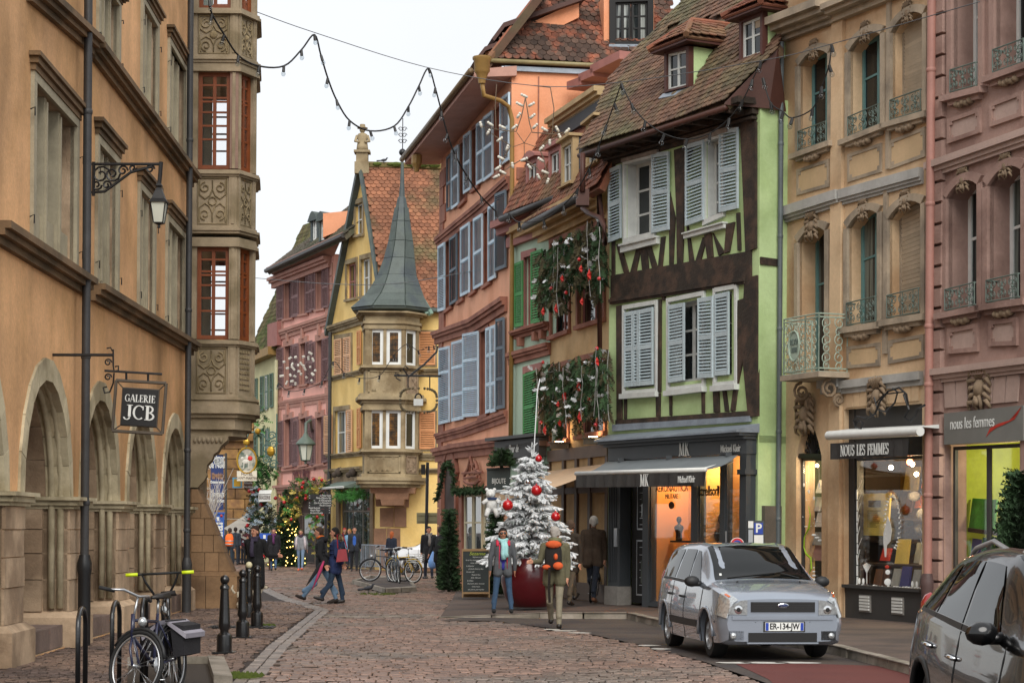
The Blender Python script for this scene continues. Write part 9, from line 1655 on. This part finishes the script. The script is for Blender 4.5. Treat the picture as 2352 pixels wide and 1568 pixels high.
for lab,x0,x1,y0,y1,cl_,tx,d in(('small blue framed gilt sign beside the oval hotel sign',534,556,1096,1120,'#4d8fae','',89),('brown shop sign reading Patisserie Chocolatier under the oval sign',560,580,1103,1121,'#4f2f24','Patisserie',89),('royal blue board lettered HOTEL behind the black coated woman',593,622,1224,1262,'#2350a8','HOTEL',79)):
 t=thing('shop_sign',lab,'sign',at(x0,y1,d));q=qd(PL(at(x0,y0,d),(1,.03)),x0,y0,y1,x1,y0,y1);m=MB();m.pb(q,0,1,0,1,-.06,0);m.build('board',M('board_'+cl_[1:],cl_,.5,.08,4),t);m=MB();(m.pb(q,.14,.86,.14,.86,0,.01),m.build('gilt_panel',MC['gilt'],t))if not tx else(m.pb(q,.4,.6,.68,.9,0,.01),m.build('crest',WHITEP,t))if tx=='HOTEL' else 0
 if tx:text(tx,q.W(.5,.45 if tx=='HOTEL' else .7,.012),(1,0,0),(0,0,1),.19 if tx=='HOTEL' else .1,WHITEP,t,sx=.8 if tx=='HOTEL' else .7);text('LA MAISON' if 0 else('Chocolatier' if tx!='HOTEL' else 'ST-MARTIN'),q.W(.5,.2,.012),(1,0,0),(0,0,1),.1,WHITEP,t,sx=.7)
 if tx=='HOTEL':m=MB();[m.tube([q.W(a,0,-.03),V((q.W(a,0).x,q.W(a,0).y,0))],.04,5)for a in(.1,.9)];m.build('legs',BRN,t)
cb=thing('chalkboard','tall wooden framed chalkboard menu headed Sezanne on the pavement','chalkboard',G(1092,1372,.08));CBp=PL(G(1092,1371,.08),(1,.02));q=qd(CBp,1061,1260,1372,1125,1259,1372);m=MB();m.pb(q,.03,.97,.1,.97,-.03,0);m.build('slate',M('slate_board','#2f3535',.8,.15,4),cb);m=MB()
for a,b,c_,d in((0,.04,0,1),(.96,1,0,1),(.04,.96,.95,1),(.04,.96,.08,.12)):m.pb(q,a,b,c_,d,-.04,.015)
m.build('frame',M('pale_wood','#8f7350',.7,.2,5),cb);m=MB();m.hexa([q.W(a,b,o-.35*(1-b))for b in(0,1)for a,o in((.05,-.03),(.95,-.03),(.95,-.06),(.05,-.06))]);m.build('back_leg',M('pale_wood','#8f7350'),cb);CHK=M('chalk','#c9cbc8',.9,.1,9);text('Sezanne',q.W(.55,.9,.008),(1,0,0),(0,0,1),.085,M('lime_chalk','#a9b84a',.9,.1,9),cb,shear=.3)
for i,(s,x)in enumerate((('l\'épicerie et le bar',.6),('le rez de chaussée',.36),('vente viennoise',.5),('à emporter',.3),('produits d\'amour bio',.5),('le coin café',.3),('Pause à Vins',.5),('belle sélection',.5),('le chœur',.3),('douceurs cakes chocolat',.5),('restauration',.5),('aux poires gourmandes',.5))):text(s,q.W(x,.83-i*.06,.008),(1,0,0),(0,0,1),.035,CHK,cb,shear=.25,sx=.85)
pm=thing('parking_meter','dark parking meter with a blue P sign and white notices','parking meter',G(1737,1440,.12));PM=PL(at(1740,1225,36.9),(1,.0));pc=at(1740,1225,36.9);m=MB();q=qd(PM,1718,1195,1448,1755,1195,1448);m.pb(q,0,1,0,1,-.2,0);m.build('housing',ANT,pm)
for x0,x1,y0,y1,mt,tx in((1732,1752,1200,1226,MC['plate_blue'],'P'),(1732,1753,1228,1250,WHITEP,''),(1718.5,1730,1196,1212,WHITEP,''),(1719,1729,1216,1245,SIL,'')):
 qq=qd(PM,x0,y0,y1,x1,y0,y1,.0);m=MB();m.pb(qq,0,1,0,1,0,.012);o=m.build('notice',mt,pm);text('P',qq.W(.5,.5,.016),(1,0,0),(0,0,1),.17,WHITEP,o,bold=.006)if tx else None
ns=thing('road_sign','round red and blue no parking sign behind the silver car','road sign',(at(1693,1215,34.5).x,34.5,.1));p=at(1693,1250,34.5);m=MB();m.lathe(p,[(.125,0),(.125,.01)],24,(0,-1,0));m.build('white_rim',WHITEP,ns);m=MB();m.lathe(p+V((0,-.012,0)),[(.115,0),(.115,.004)],24,(0,-1,0));m.build('red_ring',REDS,ns);m=MB();m.lathe(p+V((0,-.018,0)),[(.08,0),(.08,.004)],20,(0,-1,0));m.build('blue_disc',MC['plate_blue'],ns);m=MB();m.tube([p+V((0,.03,.05)),V((p.x,p.y+.03,.1))],.025,6);m.build('post',ZINC,ns)
br=thing('crowd_barrier','grey steel crowd barrier by the yellow house shop window','barrier',(at(862,1215,79).x,79,0))
for k in range(2):
 b=PL((at(852+10*k,1215,79-k).x,79-k),(.5,-.87));m=MB();m.tube([b.W(-.9,.1),b.W(-.9,1.05),b.W(.9,1.05),b.W(.9,.1)],.025,5);m.tube([b.W(-.9,.2),b.W(.9,.2)],.02,5)
 for i in range(13):m.tube([b.W(-.8+i*.13,.2),b.W(-.8+i*.13,1.05)],.012,4)
 m.build('barrier_panel',ZINC,br)
# ---------------------------------------------------------------- string lights and the wire star
WIRE=M('black_cable','#141414',.6,.1,4);SOCK=M('lamp_socket','#1a1a1a',.5,.1,4);BGL=glassy('bulb_glass',tint='#e8ecee',refl=1.)
def strand(lab,pts,r=.013,bulbs=True,skip=(),tie=True):
 P=[at(*p)for p in pts];t=thing('light_string' if bulbs else 'overhead_cable',lab,'string lights' if bulbs else 'cable',P[0]);C_=[]
 for i in range(len(P)-1):
  p0,p1,p2,p3=P[max(i-1,0)],P[i],P[i+1],P[min(i+2,len(P)-1)]
  for k in range(5):u=k/5;C_.append(.5*(2*p1+(p2-p0)*u+(2*p0-5*p1+4*p2-p3)*u*u+(3*p1-p0-3*p2+p3)*u**3))
 m=MB();m.tube(C_+[P[-1]],r,5);m.build('cable',WIRE if bulbs else M('steel_cable','#5a5c5e',.5,.1,4),t,smooth=True)
 if bulbs:
  for i,p in enumerate(P):
   if i in skip:continue
   d=V((rr(-.35,.35),rr(-.2,.2),-1)).normalized();m=MB();m.tube([p,p+d*.13],[.03,.035],7);s=m.build('socket',SOCK,t);m=MB();m.ball(p+d*.175,.05,8,6,(1,1,1.15));m.build('bulb',BGL,s,True)
 return t
dl=lambda x:41+(x-590)/560*9
strand('bulb string swagging across the sky from the oriel to the coral house',[(x,y,dl(x))for x,y in((481,2),(487,33),(515,80),(548,128),(595,152),(652,152),(692,115),(722,80),(737,127),(753,180),(773,230),(803,277),(850,301),(905,290),(938,245),(962,198),(984,157),(1000,203),(1014,256),(1028,308),(1045,355),(1073,405),(1105,451),(1139,486))],.02)
strand('bulb string looping under the green house roof',[(x,y,39.5-(x-1427)/320*2)for x,y in((1427,192),(1450,238),(1482,278),(1526,308),(1578,320),(1631,306),(1675,272),(1706,230),(1728,184),(1748,142))]);strand('bulb string drooping before the upper windows of the cream building',[(x,y,36.5-(x-1748)/160*1.5)for x,y in((1752,180),(1770,236),(1799,257),(1820,271),(1866,250),(1887,200),(1904,150),(1910,104))]);strand('bulb string running along the tan and mint house gutters',[(x,y,39.5+(1427-x)/230*5)for x,y in((1427,192),(1411,238),(1393,288),(1375,336),(1353,387),(1327,433),(1294,471),(1248,504),(1192,510),(1170,490))])
strand('thin straight steel cable high across the street from left to right',[(590,28,41),(722,75,43),(980,155,46),(1226,197,44),(1427,189,39.5),(1748,140,37.5),(1908,102,35),(2251,4,32)],.009,False);strand('thin pale cable crossing low before the yellow house spire',[(582,638,70),(760,652,66),(918,650,62),(1150,610,52),(1175,602,50)],.012,False);strand('slack bulb string before the yellow house oriel',[(x,y,66)for x,y in((640,880),(664,898),(700,893),(740,875),(765,830),(790,855),(826,868),(872,862),(905,815),(935,790),(960,805),(985,795))],.012)
sr=thing('star_ornament','wire star ornament set with white candle bulbs hanging over the street','christmas light',at(1203,325,46));SRn=PL((at(1203,325,46).x,46),(1,0));zz=lambda x,y:SRn.W(*SRn.uz(976.2+x*.403,y*.403));ST=[(572,560),(595,700),(610,755),(730,765),(815,750),(700,815),(650,840),(680,915),(700,1030),(630,950),(560,905),(500,940),(400,1010),(450,900),(490,830),(420,790),(320,720),(450,745),(520,750),(550,665)]
m=MB();m.tube([zz(*p)for p in ST+ST[:1]],.014,5);
for k in range(5):a=k*2*math.pi/5+.3;m.tube([zz(565,815),zz(565+70*math.cos(a),815+75*math.sin(a))],.008,4)
m.tube([zz(405,745),zz(400,600),zz(408,480)],.01,4);m.tube([zz(725,765),zz(735,620),zz(715,500),zz(620,488)],.012,4);m.build('wire_frame',M('ornament_wire','#6b5a48',.6,.2,5),sr)
for x,y in[(572,550),(545,598),(600,600),(530,664),(607,668),(505,730),(622,725),(448,728),(688,742),(378,712),(320,718),(358,760),(757,742),(805,752),(772,786),(420,800),(711,820),(466,850),(660,850),(440,905),(666,915),(500,950),(600,957),(558,912),(410,962),(450,986),(400,1010),(692,985),(650,1014),(697,1040)]:
 a=rr(-1.2,1.2);p=zz(x,y);d=V((math.sin(a),-.2,math.cos(a)*.7));m=MB();m.tube([p-d*.06,p+d*.04,p+d*.07],[.032,.036,.03],7);m.ball(p+d*.1,.036,7,5);m.build('candle_bulb',MC['porcelain'],sr,True)
# ---------------------------------------------------------------- pigeons and the small dog
def pigeon(lab,p,rz):
 t=thing('pigeon',lab,'bird',p,rz);X=Matrix.Translation(p)@Matrix.Rotation(rz,4,'Z');w=lambda q:X@V(q);m=MB();m.tube([w((-.2,0,.1)),w((-.1,0,.12)),w((0,0,.14)),w((.1,0,.16)),w((.14,0,.21)),w((.15,0,.24)),w((.19,0,.24)),w((.21,0,.23))],[.012,.035,.06,.05,.03,.032,.02,.004],8);m.tube([w((-.3,0,.09)),w((-.16,0,.11))],[.03,.03],6)
 for s in(-1,1):m.tube([w((.02,s*.025,.09)),w((.02,s*.025,.0))],.008,4);m.tube([w((.02,s*.025,.005)),w((.05,s*.025,.005))],.007,4)
 m.build('bird_body',M('pigeon_grey','#34363c',.7,.3,12),t,True)
pigeon('grey pigeon pecking on the cobbles before the bicycle island',G(845,1362),math.radians(-25));pigeon('pigeon perched left of the spire on the tiled ridge',yrp.W(topu+.9,lv,.2),.3);pigeon('pigeon perched right of the spire on the tiled ridge',yrp.W(topu+2.1,lv,.2),2.6)
dgp_=G(568,1398);dt=thing('dog','small cream dog standing behind the bollards at the woman\'s feet','dog',dgp_);m=MB();X=Matrix.Translation(dgp_)@Matrix.Rotation(.25,4,'Z');w=lambda*q:X@V(q)
m.tube([w(-.22,0,.3),w(-.12,0,.3),w(.05,0,.29),w(.17,0,.31),w(.24,0,.38),w(.29,0,.45)],[.06,.095,.1,.11,.075,.06],10);m.ball(w(.31,0,.48),.075,9,7);m.tube([w(.34,0,.47),w(.42,0,.44)],[.045,.03],7);m.tube([w(-.26,0,.33),w(-.33,0,.42),w(-.3,0,.5)],[.03,.03,.02],6)
for s in(-1,1):m.tube([w(.16,s*.06,.26),w(.16,s*.06,.13),w(.165,s*.06,.02),w(.2,s*.06,.02)],[.045,.03,.026,.022],7);m.tube([w(-.17,s*.06,.28),w(-.12,s*.065,.19),w(-.2,s*.065,.1),w(-.18,s*.065,.02),w(-.14,s*.065,.02)],[.06,.045,.026,.024,.02],7);m.tube([w(.29,s*.05,.53),w(.27,s*.085,.46)],[.025,.03],6)
db=m.build('dog_body',M('cream_fur','#c9bda6',.95,.2,30,.8,90),dt);rm=db.modifiers.new('r','REMESH');rm.mode='VOXEL';rm.voxel_size=.012
m=MB();m.ball(w(.425,0,.45),.018,6,5);[m.ball(w(.37,s*.035,.5),.01,5,4)for s in(-1,1)];m.build('nose_and_eyes',BLK,dt)
# ================================================================ lettering becomes plain meshes
bpy.context.view_layer.update();dg=bpy.context.evaluated_depsgraph_get()
for o in[o for o in S.objects if o.type=='FONT']:
 me=bpy.data.meshes.new_from_object(o.evaluated_get(dg));n=o.name;o.name='old';q=bpy.data.objects.new(n,me);COL.objects.link(q);q.parent=o.parent;q.matrix_parent_inverse=o.matrix_parent_inverse.copy();q.matrix_basis=o.matrix_basis.copy()
 if not me.materials and o.data.materials:me.materials.append(o.data.materials[0])
 bpy.data.objects.remove(o)
